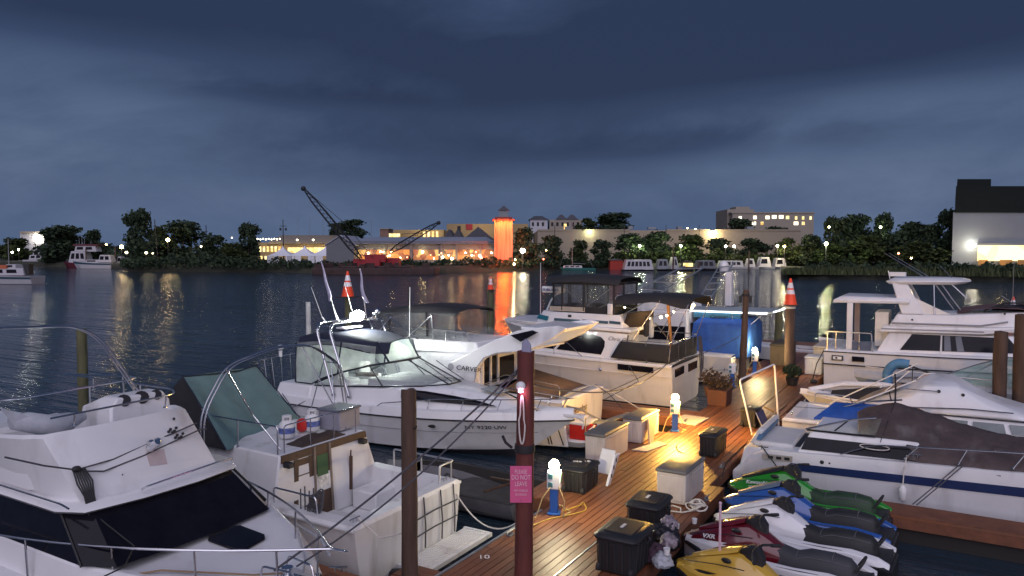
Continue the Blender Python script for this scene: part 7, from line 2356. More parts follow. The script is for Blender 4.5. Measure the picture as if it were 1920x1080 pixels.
rail(t, [(-1.9, yc - 1.12, 1.7), (0.4, yc - 1.08, 1.86), (1.3, yc - 1.1, 1.86)], 0.016, [((-0.6, yc - 1.08, 1.68), (-0.6, yc - 1.1, 1.8))], 'cabin_rail')
rail(t, [(-0.9, yc - 0.98, 2.2), (-0.2, yc - 0.96, 2.2)], 0.012, name='grab_rail')
for x, z in ((-0.2, 2.2), (0.2, 2.0), (0.3, 2.16)):
    mb = MB(); mb.ball((x, yc - 0.93, z), 0.04, 8, 6); mb.build('deck_fitting', RUBBER, t)
for y, s in ((-0.5, -1), (0.6, 1)):
    rail(t, [(-2.9, yc + y * 1.9, 1.25), (-0.7, yc + y * 1.6, 2.5 + 0.1 * s)], 0.018, name='outrigger', m=PVC)
rail(t, [(-2.1, yc + 0.2, 1.2), (-0.9, yc + 0.3, 2.45)], 0.014, name='outrigger', m=PVC)
mb = MB(); P = [[Vector((-2.3 + 1.2 * i / 6, yc + 0.1 + 0.9 * j / 6, 1.3 + 0.75 * (i / 6) ** 0.7 + 0.06 * noise.noise(Vector((i, j, 3))))) for j in range(7)] for i in range(7)]
mb.grid(P, 0.02); mb.build('gear_cover', mat('cover_beige', (0.22, 0.19, 0.17), 0.9, var=0.5, scale=5), t, 60)
rail(t, bend([(-3.3, yc + 1.16, 1.24), (-3.3, yc + 1.18, 1.5), (-2.4, yc + 1.2, 1.5), (-2.3, yc + 1.2, 1.25)], 0.08), 0.016, name='cockpit_rail')
rail(t, [(-3.5, yc - 1.1, 1.5), (-2.0, yc - 1.05, 1.55)], 0.01, [((-2.2, yc - 1.12, 1.22), (-2.2, yc - 1.06, 1.75))], 'wire_rail', GALV)
mb = MB(); mb.tube([(-2.15, yc - 1.0, 1.2), (-2.14, yc - 1.0, 1.72)], 0.03, 6); mb.build('rod_holder', RUBBER, t)
for y in (-1.0, 1.0):
    cleat(t, -3.55, yc + y, 1.26, PI / 2)
for y in (-0.6, 0, 0.6):
    mb = MB(); mb.ball((-3.76, yc + y, 0.9), 0.04, 8, 6, (0.5, 1, 1)); mb.build('drain', RUBBER, t)

# ------------------------------------------------------------------ R4: runabout under a black cover, bow to the dock
t = boat('covered_runabout', 'white runabout under a black cover with white script lettering', -1.5, 25.3)
yc = 25.4
h = Hull(3.2, -4.15, yc, 1.05, 0.75, 0.98, ov=0.14, tm=0.3, p=1.9)
h.build(t, GEL)
h.deck(t, GEL, 0.0, 1.0, 0.1, 0.06)
h.rub(t, GEL, 0.04)
mb = MB(); P = []
for i in range(16):
    f = i / 15
    x = -3.2 + 5.6 * f
    w = 0.92 * min(1, 0.3 + 2.6 * f) * (1 - 0.1 * f)
    P.append([Vector((x, yc + w * (-1 + j / 6), 1.02 + 0.42 * math.sin(PI * min(1, f * 0.8 + 0.1)) * (1 - abs(-1 + j / 6) ** 2.2) + 0.03 * noise.noise(Vector((x * 3, j, 2))) - (0.06 if j in (0, 12) else 0))) for j in range(13)])
mb.grid(P, 0.02); mb.build('black_cover', BLACKC, t, 60)
text('lettering', 'Yamaha', 0.28, (-1.9, yc - 0.42, 1.42), (1, -0.25, 0.02), (0.25, 1, 0.35), LETTERW, t, 0.012, 0.3, 'LEFT', 1.3)
mb = MB(); mb.tube([(-3.9, yc - 0.1, 1.06), (-3.2, yc - 0.7, 1.06), (-2.0, yc - 0.98, 1.05), (0.5, yc - 1.05, 1.0)], 0.04, 6); mb.tube([(-3.9, yc + 0.1, 1.08), (-3.0, yc + 0.75, 1.25), (-1.8, yc + 0.95, 1.3), (0.0, yc + 1.0, 1.1)], 0.09, 7); mb.build('gunwale_roll', GEL, t)
# blue hoist arm and pink wheel beside it
g = thing('engine_hoist', 'blue hooked hoist arm standing behind the black covered runabout', 'hoist', (-0.6, 27.0, 0.9))
mb = MB(); mb.tube(bend([(-1.7, 26.6, 1.1), (-1.72, 26.6, 1.75), (-1.45, 26.6, 2.02), (-1.1, 26.6, 1.98)], 0.3, 6), 0.15, 9); mb.build('arm', mat('hoist_blue', (0.07, 0.2, 0.36), 0.6, var=0.25), g, 50)
mb = MB(); mb.box((-1.35, 26.5, 1.08), (1.0, 0.5, 0.3)); mb.build('base', mat('hoist_blue', (0.07, 0.2, 0.36), 0.6), g, 30, 0.05)
mb = MB(); mb.tube([(-1.1, 26.6, 1.95), (-0.5, 26.6, 1.75), (0.0, 26.6, 1.55)], 0.03, 6); mb.tube([(-1.0, 26.6, 1.9), (-1.0, 26.55, 1.1)], 0.015, 5); mb.build('cable', RUBBER, g)
g = thing('fishing_net_hoop', 'pale pinkish net hoop leaning between the runabout and the fishing boat', 'net', (-0.5, 26.2, 1.0))
mb = MB(); mb.tube([(-0.45 + 0.42 * math.cos(a), 26.2, 1.45 + 0.36 * math.sin(a)) for a in [2 * PI * i / 22 for i in range(22)]], 0.02, 6, True)
mb.tube([(-0.75, 26.2, 1.2), (-1.1, 26.15, 0.95)], 0.018, 5); mb.build('hoop', PVC, g)
mb = MB(); mb.extr([(-0.45 + 0.41 * math.cos(a), 26.21, 1.45 + 0.35 * math.sin(a)) for a in [2 * PI * i / 22 for i in range(22)]], (0, 0.01, 0)); mb.build('net', mat('net_pink', (0.42, 0.36, 0.38), 0.9, var=0.2, scale=20), g, 0)

# boat with the teal clear canvas behind it
t = boat('canvas_cruiser', 'grey cruiser with a soft teal clear canvas top in front of the trawler', 2, 27.9)
yc = 27.7
h = Hull(6.5, -2.8, yc, 1.2, 1.05, 1.3, tm=0.35)
h.build(t, mat('hull_grey', (0.32, 0.37, 0.39), 0.45))
h.deck(t, mat('deck_grey', (0.42, 0.43, 0.45), 0.6), 0.0, 1.0, 0.12, 0.12)
blk('cabin', [[(-1.0, 0.5, 1.3), (0.4, 0.95, 1.25), (3.6, 0.98, 1.2)], [(-0.5, 0.4, 1.5), (0.5, 0.85, 1.55), (3.6, 0.9, 1.5)]], yc, GELW, t, 35, 0.05)
mb = MB()
TT = [Vector((0.6, yc - 0.2, 2.05)), Vector((1.8, yc - 0.1, 2.32)), Vector((2.7, yc, 2.15))]
mb.grid([[Vector((-0.3, yc - 0.85, 1.5)), Vector((1.2, yc - 1.0, 1.45)), Vector((3.2, yc - 1.0, 1.42)), Vector((3.9, yc - 0.9, 1.5))], [Vector((0.3, yc - 0.6, 1.85)), Vector((1.3, yc - 0.7, 1.95)), Vector((2.6, yc - 0.7, 1.95)), Vector((3.3, yc - 0.6, 1.8))], [Vector((0.8, yc - 0.2, 2.02)), Vector((1.5, yc - 0.1, 2.28)), Vector((2.2, yc - 0.1, 2.26)), Vector((2.8, yc - 0.1, 2.0))], [Vector((0.6, yc + 0.8, 1.7)), Vector((1.5, yc + 0.8, 1.9)), Vector((2.2, yc + 0.8, 1.9)), Vector((3, yc + 0.8, 1.6))]])
mb.build('clear_canvas', GLASST, t, 60)
mb = MB()
mb.tube([(-1.6, yc - 0.7, 1.45), (-0.3, yc - 0.85, 1.62), (0.8, yc - 0.3, 2.04), (1.5, yc - 0.2, 2.3), (2.2, yc - 0.2, 2.28), (2.8, yc - 0.3, 2.02), (3.9, yc - 0.9, 1.52)], 0.02, 5)
mb.tube([(0.2, yc - 0.9, 1.5), (1.4, yc - 0.3, 2.26)], 0.016, 5); mb.tube([(2.2, yc - 0.25, 2.27), (3.2, yc - 1.0, 1.44)], 0.016, 5)
mb.build('canvas_frame', GALV, t)
mb = MB(); P = [[Vector((-1.6 + 1.4 * i / 7, yc - 0.9 + 1.1 * j / 5, 1.38 + 0.25 * math.sin(PI * i / 7) * math.sin(PI * j / 5) + 0.05 * noise.noise(Vector((i, j, 7))))) for j in range(6)] for i in range(8)]
mb.grid(P, 0.02); mb.build('crumpled_cover', GREYF, t, 60)
rail(t, [(-2.4, yc - 0.6, 1.75), (0.3, yc - 1.02, 1.68), (3.4, yc - 1.1, 1.62)], 0.014, [((-1.0, yc - 0.85, 1.36), (-1.0, yc - 0.85, 1.72)), ((1.5, yc - 1.1, 1.3), (1.5, yc - 1.06, 1.65))], 'side_rail', PVC)

# ------------------------------------------------------------------ R5: big flybridge trawler
t = boat('flybridge_trawler', 'large white flybridge trawler with a hardtop and long dark saloon windows', 0, 31.9)
yc = 31.85
h = Hull(-4.1, 9.5, yc, 1.85, 1.8, 2.2, stern=0.98, tm=0.5)
h.build(t, GEL)
h.deck(t, GEL, 0.0, 1.0, 0.06, 0.05)
h.rub(t, TRIMB, 0.02, 'sheer_stripe')
mb = MB(); mb.tube([h.edge(i / 20, -1, -0.015, -0.47) for i in range(15)], 0.025, 5); mb.tube([(-4.13, yc - 1.78, 1.33), (-4.13, yc + 1.78, 1.33)], 0.025, 5); mb.build('rub_strake', TRIMB, t)
for x0, x1, rg in ((-3.82, -3.42, True), (-3.12, -2.7, False)):
    y = yc - 1.8 - 0.02
    mb = MB(); mb.extr([(x0, y, 1.49), (x1, y - 0.01, 1.49), (x1, y - 0.01, 1.68), (x0, y, 1.68)], (0, -0.05, 0)); w_ = mb.build('hull_window', TRIMB if rg else GLASSD, t, 0, 0.02)
    if rg:
        mb = MB(); mb.extr([(x0 + 0.05, y - 0.03, 1.53), (x1 - 0.05, y - 0.03, 1.53), (x1 - 0.05, y - 0.03, 1.64), (x0 + 0.05, y - 0.03, 1.64)], (0, -0.03, 0)); mb.build('pane', PVC, w_, 0)
        mb = MB(); mb.ball((x0 + 0.17, y - 0.06, 1.585), 0.04, 8, 6, (1, 0.3, 1)); mb.build('port_knob', RUBBER, w_)
# saloon
SQ = (Vector((-2.35, yc - 1.45, 1.9)), Vector((2.4, yc - 1.4, 2.05)), Vector((1.9, yc - 1.3, 2.62)), Vector((-1.95, yc - 1.35, 2.6)))
blk('saloon', [[(-2.35, 1.45, 1.85), (2.4, 1.4, 1.95), (3.4, 0.9, 2.0)], [(-1.95, 1.35, 2.6), (1.6, 1.3, 2.64), (2.3, 0.8, 2.64)]], yc, GEL, t, 35, 0.03)
for u0, u1 in ((0.2, 0.43), (0.445, 0.95)):
    mb = MB(); quadp(mb, SQ, u0, u1, 0.08, 0.97, 0.03, 0.014, [(u0 - 0.04 * (u0 < 0.3), 0.08), (u1, 0.08), (u1, 0.95), (u0, 0.95)]); w_ = mb.build('saloon_window', GLASSD, t, 0)
    if u0 > 0.4:
        for a in (0.46, 0.545):
            mb = MB(); quadp(mb, SQ, a, a + 0.045, 0.1, 0.93, 0.02, 0.018); mb.build('curtain', mat('curtain_grey', (0.16, 0.18, 0.22), 0.8), w_, 0)
mb = MB(); mb.tube([on(SQ, 0.437, 0.0) + Vector((0, -0.03, 0)), on(SQ, 0.437, 0.98) + Vector((0, -0.03, 0))], 0.02, 6); mb.build('window_mullion', PVC, t)
# bridge brow sweeping to a point, and flybridge sides
blk('bridge_brow', [[(-2.3, 1.5, 2.6), (0.9, 1.5, 2.66), (2.0, 1.2, 2.8), (2.5, 0.5, 2.85)], [(-2.15, 1.46, 2.84), (1.2, 1.46, 2.9), (2.5, 1.2, 3.0), (3.0, 0.5, 3.05)]], yc, GEL, t, 35, 0.05)
blk('flybridge', [[(-1.95, 1.36, 2.82), (0.7, 1.38, 2.88), (2.0, 1.1, 2.95), (2.6, 0.5, 3.0)], [(-1.7, 1.28, 3.28), (0.0, 1.3, 3.3), (0.6, 1.3, 3.56), (2.3, 1.05, 3.5), (2.9, 0.5, 3.5)][0:2] + [(2.3, 1.05, 3.5), (2.9, 0.5, 3.5)]], yc, GEL, t, 35, 0.04)
mb = MB(); mb.tube([(-1.85, yc - 1.4, 2.95), (0.9, yc - 1.41, 2.98), (1.7, yc - 1.2, 3.14)], 0.03, 6); mb.tube([(-2.2, yc - 1.49, 2.73), (1.0, yc - 1.5, 2.78)], 0.02, 6); mb.build('bridge_moulding', mat('moulding_grey', (0.25, 0.26, 0.28), 0.5), t)
for x, z in ((-1.2, 3.1), (0.1, 2.72), (1.6, 3.42)):
    mb = MB(); mb.ball((x, yc - 1.42 + max(0, (x - 0.5) * 0.16), z), 0.035, 8, 6); mb.build('deck_fitting', RUBBER, t)
mb = MB(); P = [[Vector((0.2 + 2.4 * i / 8, yc - 1.2 + 2.2 * j / 5, 3.4 + 0.16 * math.sin(PI * i / 8) + 0.12 * i / 8 + 0.05 * noise.noise(Vector((i * .7, j, 4))))) for j in range(6)] for i in range(9)]
mb.grid(P, 0.02); mb.build('bridge_cover', mat('maroon_cover', (0.09, 0.05, 0.055), 0.9, var=0.3), t, 60)
mb = MB(); mb.grid(patch((Vector((1.2, yc - 1.1, 3.52)), Vector((2.8, yc - 0.7, 3.5)), Vector((2.3, yc - 0.6, 3.74)), Vector((1.4, yc - 0.9, 3.72))), 4, 3)); mb.build('bridge_screen', GLASSD, t, 0)
rail(t, [(1.0, yc - 1.15, 3.5), (1.6, yc - 1.0, 3.78), (3.0, yc - 0.6, 3.82)], 0.03, name='screen_frame', m=BLACKC)
# aft deck roof and posts, arch, hardtop
blk('aft_roof', [[(-3.9, 1.3, 3.62), (-1.3, 1.35, 3.66)], [(-3.85, 1.32, 3.74), (-1.3, 1.36, 3.78)], [(-3.6, 1.2, 3.88), (-1.3, 1.25, 3.86)]], yc, GEL, t, 50, 0.03)
for y in (-1.3, 1.25):
    mb = MB(); mb.bx(-3.38, -3.18, yc + y - 0.06, yc + y + 0.06, 1.86, 3.63); mb.build('roof_post', GEL if y < 0 else mat('post_pinkish', (0.4, 0.33, 0.33), 0.6), t, 30, 0.02)
for s in (-1, 1):
    mb = MB(); mb.extr([(-1.55, yc + s * 1.3, 3.28), (-0.85, yc + s * 1.3, 3.3), (-1.4, yc + s * 1.15, 4.4), (-1.9, yc + s * 1.15, 4.4)], (0, -s * 0.14, 0)); mb.build('arch_leg', GEL, t, 30, 0.03)
mb = MB(); mb.extr([(-1.0, yc - 1.22, 3.3), (0.0, yc - 1.24, 3.32), (-1.35, yc - 1.12, 3.98)], (0, 0.06, 0)); mb.build('arch_gusset', GELC, t, 0, 0.01)
blk('hardtop', [[(-2.0, 1.0, 4.36), (-1.6, 1.18, 4.36), (0.0, 1.18, 4.38), (0.4, 0.9, 4.42)], [(-2.12, 1.05, 4.46), (-1.65, 1.24, 4.47), (0.15, 1.24, 4.5), (0.62, 0.95, 4.52)], [(-1.9, 0.95, 4.58), (-1.5, 1.1, 4.6), (0.0, 1.1, 4.6), (0.4, 0.85, 4.58)]], yc, GEL, t, 50, 0.03)
rail(t, [(-0.55, yc - 1.15, 4.4), (-0.5, yc - 1.25, 3.3)], 0.02, name='hardtop_strut')
for x in (-0.5, -0.3):
    rail(t, [(x, yc - 1.1, 4.38), (x + 0.6, yc - 1.15, 3.5)], 0.018, name='hardtop_strut')
rail(t, [(0.0, yc - 1.1, 4.4), (0.5, yc - 1.0, 3.9)], 0.018, name='hardtop_strut')
mb = MB(); mb.box((-1.75, yc - 0.6, 4.72), (0.55, 0.2, 0.16), -0.15); mb.tube([(-2.0, yc - 0.7, 4.55), (-2.06, yc - 0.72, 4.85)], 0.02, 6); mb.build('radar_scanner', PVC, t, 30, 0.03)
for dx in (0.0, 0.18):
    mb = MB(); mb.tube([(-0.9 + dx, yc + 0.6, 4.58), (-2.5 + dx, yc + 3.5, 5.5)], 0.022, 5, r1=0.012); mb.build('outrigger', ALU, t)
mb = MB(); mb.tube([(0.0, yc + 0.4, 4.58), (-0.4, yc + 1.6, 5.0)], 0.015, 5); mb.tube([(1.9, yc + 0.2, 3.5), (1.9, yc + 0.2, 5.1)], 0.014, 5, r1=0.008); mb.build('antenna', GALV, t)
rail(t, bend([(-4.0, yc - 1.7, 1.85), (-4.0, yc - 1.7, 2.55), (-2.5, yc - 1.68, 2.55), (-2.45, yc - 1.68, 1.85)], 0.06), 0.02, [((-3.7, yc - 1.7, 1.85), (-3.7, yc - 1.7, 2.55)), ((-2.9, yc - 1.7, 1.85), (-2.9, yc - 1.7, 2.55))], 'aft_rail')
mb = MB(); mb.grid(patch((Vector((-3.15, yc - 1.66, 1.9)), Vector((-2.5, yc - 1.66, 1.9)), Vector((-2.5, yc - 1.66, 2.2)), Vector((-3.15, yc - 1.66, 2.2))), 6, 4, 0.03)); mb.build('rail_cloth', mat('rail_cloth', (0.1, 0.12, 0.17), 0.9), t, 60)
mb = MB(); mb.grid(patch((Vector((-3.9, yc - 1.2, 1.95)), Vector((-3.5, yc - 1.2, 1.95)), Vector((-3.5, yc - 1.0, 2.5)), Vector((-3.9, yc - 1.0, 2.5))), 6, 6, 0.1)); mb.build('clear_bag', VINYLG, t, 60)
mb = MB(); mb.bx(-2.45, -2.0, yc - 0.9, yc + 0.6, 2.0, 3.3); mb.build('aft_locker', GELC, t, 30, 0.03)
mb = MB(); mb.ball((2.95, yc - 1.3, 3.25), 0.42, 14, 10, (1, 0.7, 0.9)); mb.build('hanging_buoy', mat('buoy_dark', (0.06, 0.065, 0.085), 0.7, var=0.3), t, 60)
mb = MB(); mb.tube([(2.95, yc - 1.3, 2.9), (2.8, yc - 1.5, 2.5)], 0.03, 6); mb.build('buoy_line', ROPED, t)
rope(t, [(-4.12, yc - 1.5, 1.84), (-4.35, yc - 1.75, 1.3), (-4.45, yc - 2.0, 0.7)], 0.02, RUBBER, 'stern_rope')
mb = MB(); mb.box((-4.4, yc - 2.1, 0.66), (0.24, 0.22, 0.14), 0.4); mb.build('rope_bundle', RUBBER, t, 30, 0.05)
# white covered dinghy beyond the trawler, and two boats farther right
t = boat('cuddy_boat', 'small white boat with a lit amber cabin roof glimpsed behind the trawler posts', -3, 35.8)
h = Hull(3.5, -5.2, 36.4, 1.0, 1.2, 1.5); h.build(t, GELW); h.deck(t, GELW, 0, 1, 0.06, 0.08)
blk('cabin', [[(-2.8, 0.6, 1.4), (-1.0, 0.85, 1.35), (1.8, 0.85, 1.3)], [(-2.0, 0.5, 2.05), (-0.9, 0.7, 2.15), (1.5, 0.7, 2.15)]], 36.4, GELC, t, 35, 0.05)
mb = MB(); mb.panel([(-1.4, 35.62, 1.5), (1.0, 35.6, 1.5), (0.9, 35.72, 1.95), (-1.2, 35.72, 1.95)], 0.03, 0.02); mb.build('side_window', GLASSD, t, 0)
lamp('cabin_glow', (-0.2, 35.9, 2.45), (1, 0.75, 0.4), 10, 0.1, t)
t = boat('moored_cruiser', 'white cruiser with an orange lit awning at the right edge behind the trawler', 6, 36)
h = Hull(9.0, 1.2, 36.0, 1.5, 1.7, 2.0); h.build(t, GEL); h.deck(t, GEL, 0, 1, 0.06, 0.08); h.rub(t, STRIPE_B, 0.03)
mb = MB(); mb.grid(patch((Vector((1.5, 34.9, 2.45)), Vector((3.6, 34.9, 2.2)), Vector((3.8, 36.8, 2.6)), Vector((1.7, 36.8, 3.0))), 6, 6, 0.1), 0.02); mb.build('awning', mat('amber_awning', (0.3, 0.13, 0.06), 0.8), t, 60)
for x in (1.6, 1.85, 2.35, 2.8, 2.95):
    mb = MB(); mb.ball((x, 34.75, 2.22), 0.045, 8, 6); mb.build('deck_lamp', BULB, t)
lamp('deck_lamp_glow', (2.2, 34.9, 2.28), (1, 0.6, 0.25), 10, 0.06, t)
blk('cabin', [[(3.0, 0.9, 2.0), (7.0, 1.1, 1.9)], [(3.4, 0.8, 3.1), (6.8, 0.95, 3.1)]], 36.0, GEL, t, 35, 0.05)
t = boat('covered_powerboat', 'white powerboat with yellow and black deck beyond the trawler bow', 8, 46)
h = Hull(1.5, 9.5, 46, 1.3, 1.2, 1.5); h.build(t, GEL); h.deck(t, GEL, 0, 1, 0.06, 0.08)
blk('cabin', [[(2.6, 0.9, 1.4), (6.5, 0.9, 1.5)], [(3.2, 0.7, 2.4), (5.6, 0.7, 2.3)]], 46, GEL, t, 35, 0.05)
mb = MB(); mb.tube([(3, 45.2, 2.4), (4.6, 45.2, 3.2)], 0.02, 5); mb.tube([(3.4, 45.2, 2.4), (2.2, 45.2, 3.3)], 0.02, 5); mb.build('rod', GALV, t)
# ================================================================== things on the dock
def power_post(label, x, y, pw, col, rz=0.0, lit=True):
    t = thing('power_pedestal', label, 'power pedestal', (x, y, DZ), 'power pedestals on the dock')
    c, s = math.cos(rz), math.sin(rz)
    def P(a, b, z):
        return (x + a * c - b * s, y + a * s + b * c, DZ + z)
    mb = MB(); mb.box(P(0, 0, 0.25), (0.15, 0.15, 0.5), rz); mb.box(P(0, 0, 0.02), (0.24, 0.24, 0.03), rz); mb.build('post', PEDB, t, 30, 0.012)
    mb = MB(); mb.box(P(0, 0, 0.66), (0.26, 0.2, 0.34), rz); hd = mb.build('outlet_box', PVC, t, 30, 0.02)
    for a, z in ((-0.06, 0.74), (-0.06, 0.58)):
        mb = MB(); mb.box(P(a, -0.102, z), (0.09, 0.02, 0.1), rz); mb.build('socket', mat('socket_teal', (0.05, 0.16, 0.18), 0.5), hd, 30, 0.008)
    mb = MB(); mb.box(P(0.132, 0, 0.7), (0.02, 0.12, 0.16), rz); mb.build('meter', mat('meter_green', (0.03, 0.1, 0.06), 0.3), hd, 30, 0.005)
    mb = MB(); mb.lathe([(0.09, 0.82), (0.09, 0.86), (0.07, 0.88)], P(0, 0, 0), 14); mb.build('lamp_collar', PVC, t)
    if lit:
        mb = MB(); mb.ball(P(0, 0, 0.94), 0.1, 14, 10); mb.build('lamp_globe', emit('pedestal_glow_' + label[:6].strip(), col, pw), t)
        lamp('pedestal_light', P(0.16, -0.1, 1.0), col, pw * 0.6, 0.06, t)
    mb = MB()
    mb.tube([P(0.1, -0.1, 0.56), P(0.22, -0.16, 0.3), P(0.18, -0.2, 0.02), P(0.3, 0.1, 0.012), P(0.1, 0.42, 0.012), P(-0.2, 0.7, 0.012)], 0.012, 6)
    mb.tube([P(-0.06, -0.11, 0.54), P(-0.2, -0.2, 0.35), P(-0.3, -0.3, 0.02), P(-0.45, -0.5, 0.012)], 0.011, 6)
    mb.build('power_cord', mat('cord_tan', (0.4, 0.3, 0.14), 0.7), t)
    return t
power_post('nearest blue power pedestal with a blazing white lamp beside the red piling', -6.4, 12.35, 85, (1, 0.86, 0.55), 0.35)
power_post('blue power pedestal with a golden lamp beyond the yellow lit dock box', -6.5, 19.8, 620, (1, 0.54, 0.11), 0.2)
power_post('farthest lit blue power pedestal near the thin dark piling', -6.85, 31.0, 140, (1, 0.76, 0.36), 0.2)
power_post('pedestal with white head and unlit top left of the thin dark piling', -6.85, 27.4, 0, (1, 1, 1), 0.1, False)
ORG = Vector((0, 0, 0))
def dock_box(label, x0, x1, y0, y1, h, tub=RESIN, lid=RESING, ang=0.0):
    cx, cy = (x0 + x1) / 2, (y0 + y1) / 2
    t = thing('dock_box', label, 'dock box', (cx, cy, DZ), 'storage boxes on the dock')
    w, l = x1 - x0, y1 - y0
    mb = MB(); mb.box((cx, cy, DZ + 0.003 + h * 0.45), (w * 0.97, l * 0.97, h * 0.9), ang, 0, 1.02); mb.build('tub', tub, t, 30, 0.025)
    mb = MB()
    for s in (-1, 1):
        mb.box((cx + s * w * 0.2, cy - l * 0.488, DZ + h * 0.45), (w * 0.34, 0.02, h * 0.7), ang)
    mb.build('tub_panel', tub, t, 30, 0.01)
    mb = MB(); mb.loft([[(cx + sx * w * k / 2, cy + sy * l * k / 2, DZ + z) for sx, sy in ((-1, -1), (1, -1), (1, 1), (-1, 1))] for k, z in ((1.02, h * 0.9), (1.05, h * 0.94), (1.03, h * 0.99), (0.9, h * 1.03))]); mb.build('lid', lid, t, 30, 0.015)
    mb = MB(); mb.tube(bend([(cx + w * 0.53, cy - l * 0.3, DZ + h * 0.87), (cx + w * 0.56, cy - l * 0.3, DZ + h * 0.85), (cx + w * 0.56, cy + l * 0.3, DZ + h * 0.85), (cx + w * 0.53, cy + l * 0.3, DZ + h * 0.87)], 0.02), 0.012, 5); mb.build('handle', tub, t)
    return t
dock_box('beige dock box with dark lid in the middle of the dock beside the coiled hose', -4.97, -4.36, 14.0, 15.25, 0.68)
dock_box('beige dock box with lid glowing yellow under the golden lamp', -7.32, -6.8, 18.0, 19.35, 0.66)
dock_box('beige dock box with grey lid behind the black tote at the nearest pedestal', -7.36, -6.85, 15.75, 17.25, 0.72)
dock_box('small pale box between the coned piling and the trawler', -5.05, -4.4, 31.7, 32.6, 0.72, PVC, PVC)
dock_box('wide dark brown box behind the farthest lit pedestal', -6.75, -6.0, 33.4, 35.4, 0.95, mat('box_brown', (0.12, 0.09, 0.06), 0.8), mat('box_brown_lid', (0.08, 0.065, 0.05), 0.8))
dock_box('large grey white box beyond the small pale box', -5.0, -4.4, 33.6, 36.0, 0.95, RESIN, RESIN)

def tote(label, cx, cy, w, l, h, rz=0.0, txt=None):
    t = thing('storage_tote', label, 'storage tote', (cx, cy, DZ), 'black totes on the dock')
    c, s = math.cos(rz), math.sin(rz)
    def P(a, b, z):
        return Vector((cx + a * c - b * s, cy + a * s + b * c, DZ + z))
    def ring(k, z):
        q = [(-0.5, -0.42), (-0.42, -0.5), (0.42, -0.5), (0.5, -0.42), (0.5, 0.42), (0.42, 0.5), (-0.42, 0.5), (-0.5, 0.42)]
        return [P(a * w * k, b * l * k, z) for a, b in q]
    mb = MB(); mb.loft([ring(0.86, 0.003), ring(0.9, 0.06), ring(0.97, h * 0.86), ring(1.0, h * 0.88)]); mb.build('tub', BLACKP, t, 30, 0.015)
    mb = MB()
    for i in range(5):
        a = (-0.36 + 0.18 * i) * w
        for sg in (-1, 1):
            mb.hexa([P(a - 0.02, sg * l * 0.43, 0.05), P(a + 0.02, sg * l * 0.43, 0.05), P(a + 0.02, sg * l * 0.475, 0.05), P(a - 0.02, sg * l * 0.475, 0.05), P(a - 0.02, sg * l * 0.46, h * 0.8), P(a + 0.02, sg * l * 0.46, h * 0.8), P(a + 0.02, sg * l * 0.505, h * 0.8), P(a - 0.02, sg * l * 0.505, h * 0.8)])
        b = (-0.36 + 0.18 * i) * l
        for sg in (-1, 1):
            mb.hexa([P(sg * w * 0.43, b - 0.02, 0.05), P(sg * w * 0.475, b - 0.02, 0.05), P(sg * w * 0.475, b + 0.02, 0.05), P(sg * w * 0.43, b + 0.02, 0.05), P(sg * w * 0.46, b - 0.02, h * 0.8), P(sg * w * 0.505, b - 0.02, h * 0.8), P(sg * w * 0.505, b + 0.02, h * 0.8), P(sg * w * 0.46, b + 0.02, h * 0.8)])
    mb.build('ribs', BLACKP, t, 0, 0.006)
    mb = MB(); mb.loft([ring(1.06, h * 0.86), ring(1.08, h * 0.92), ring(1.0, h * 0.97), ring(0.92, h * 1.0)]); mb.loft([[P(a * w * 0.7, b * l * 0.7, h * z) for a, b in ((-0.5, -0.5), (0.5, -0.5), (0.5, 0.5), (-0.5, 0.5))] for z in (0.99, 1.03)]); mb.build('lid', BLACKP, t, 30, 0.012)
    if txt:
        text('lettering', txt, 0.16, P(-0.3 * w, -0.05, h * 1.03), P(1, 0.6, 0) - P(0, 0, 0), P(-0.6, 1, 0) - P(0, 0, 0), LETTERW, t, 0.003, 0, 'LEFT', 0.9)
    else:
        mb = MB(); mb.hexa([P(-0.05, -0.09, h * 1.031), P(0.0, -0.09, h * 1.031), P(0.0, 0.09, h * 1.031), P(-0.05, 0.09, h * 1.031), P(-0.05, -0.09, h * 1.038), P(0.0, -0.09, h * 1.038), P(0.0, 0.09, h * 1.038), P(-0.05, 0.09, h * 1.038)]); mb.build('lid_label', GELW, t, 0)
    mb = MB()
    for sg in (-1, 1):
        mb.tube([P(sg * w * 0.54, -0.1, h * 0.8), P(sg * w * 0.58, -0.08, h * 0.74), P(sg * w * 0.58, 0.08, h * 0.74), P(sg * w * 0.54, 0.1, h * 0.8)], 0.014, 5)
    mb.build('handle', BLACKP, t)
    for sg in (-1, 1):
        mb = MB(); mb.tube([P(sg * w * 0.4 - 0.03, -l * 0.45, 0.07), P(sg * w * 0.4 + 0.03, -l * 0.45, 0.07)], 0.065, 10); mb.build('wheel', RUBBER, t)
tote('black tote nearest the camera with a pale label, lower right of the dock', -4.36, 10.85, 0.68, 0.86, 0.62)
tote('black tote just behind the nearest one, left of the maroon jet ski', -4.56, 12.5, 0.6, 0.84, 0.58, 0.03)
tote('black tote alone beyond the middle dock box with a black cable beside it', -4.98, 18.15, 0.46, 1.0, 0.56)
tote('black tote lettered in white between the nearest pedestal and the white chair', -6.62, 14.0, 0.52, 0.86, 0.52, 0.04, 'No 10')
tote('dark tote with a navy board leaning on it beside the white tube frame', -4.86, 21.6, 0.46, 0.66, 0.52)
g = thing('leaning_board', 'navy blue folded board leaning on the dark tote', 'board', (-4.5, 21.4, DZ))
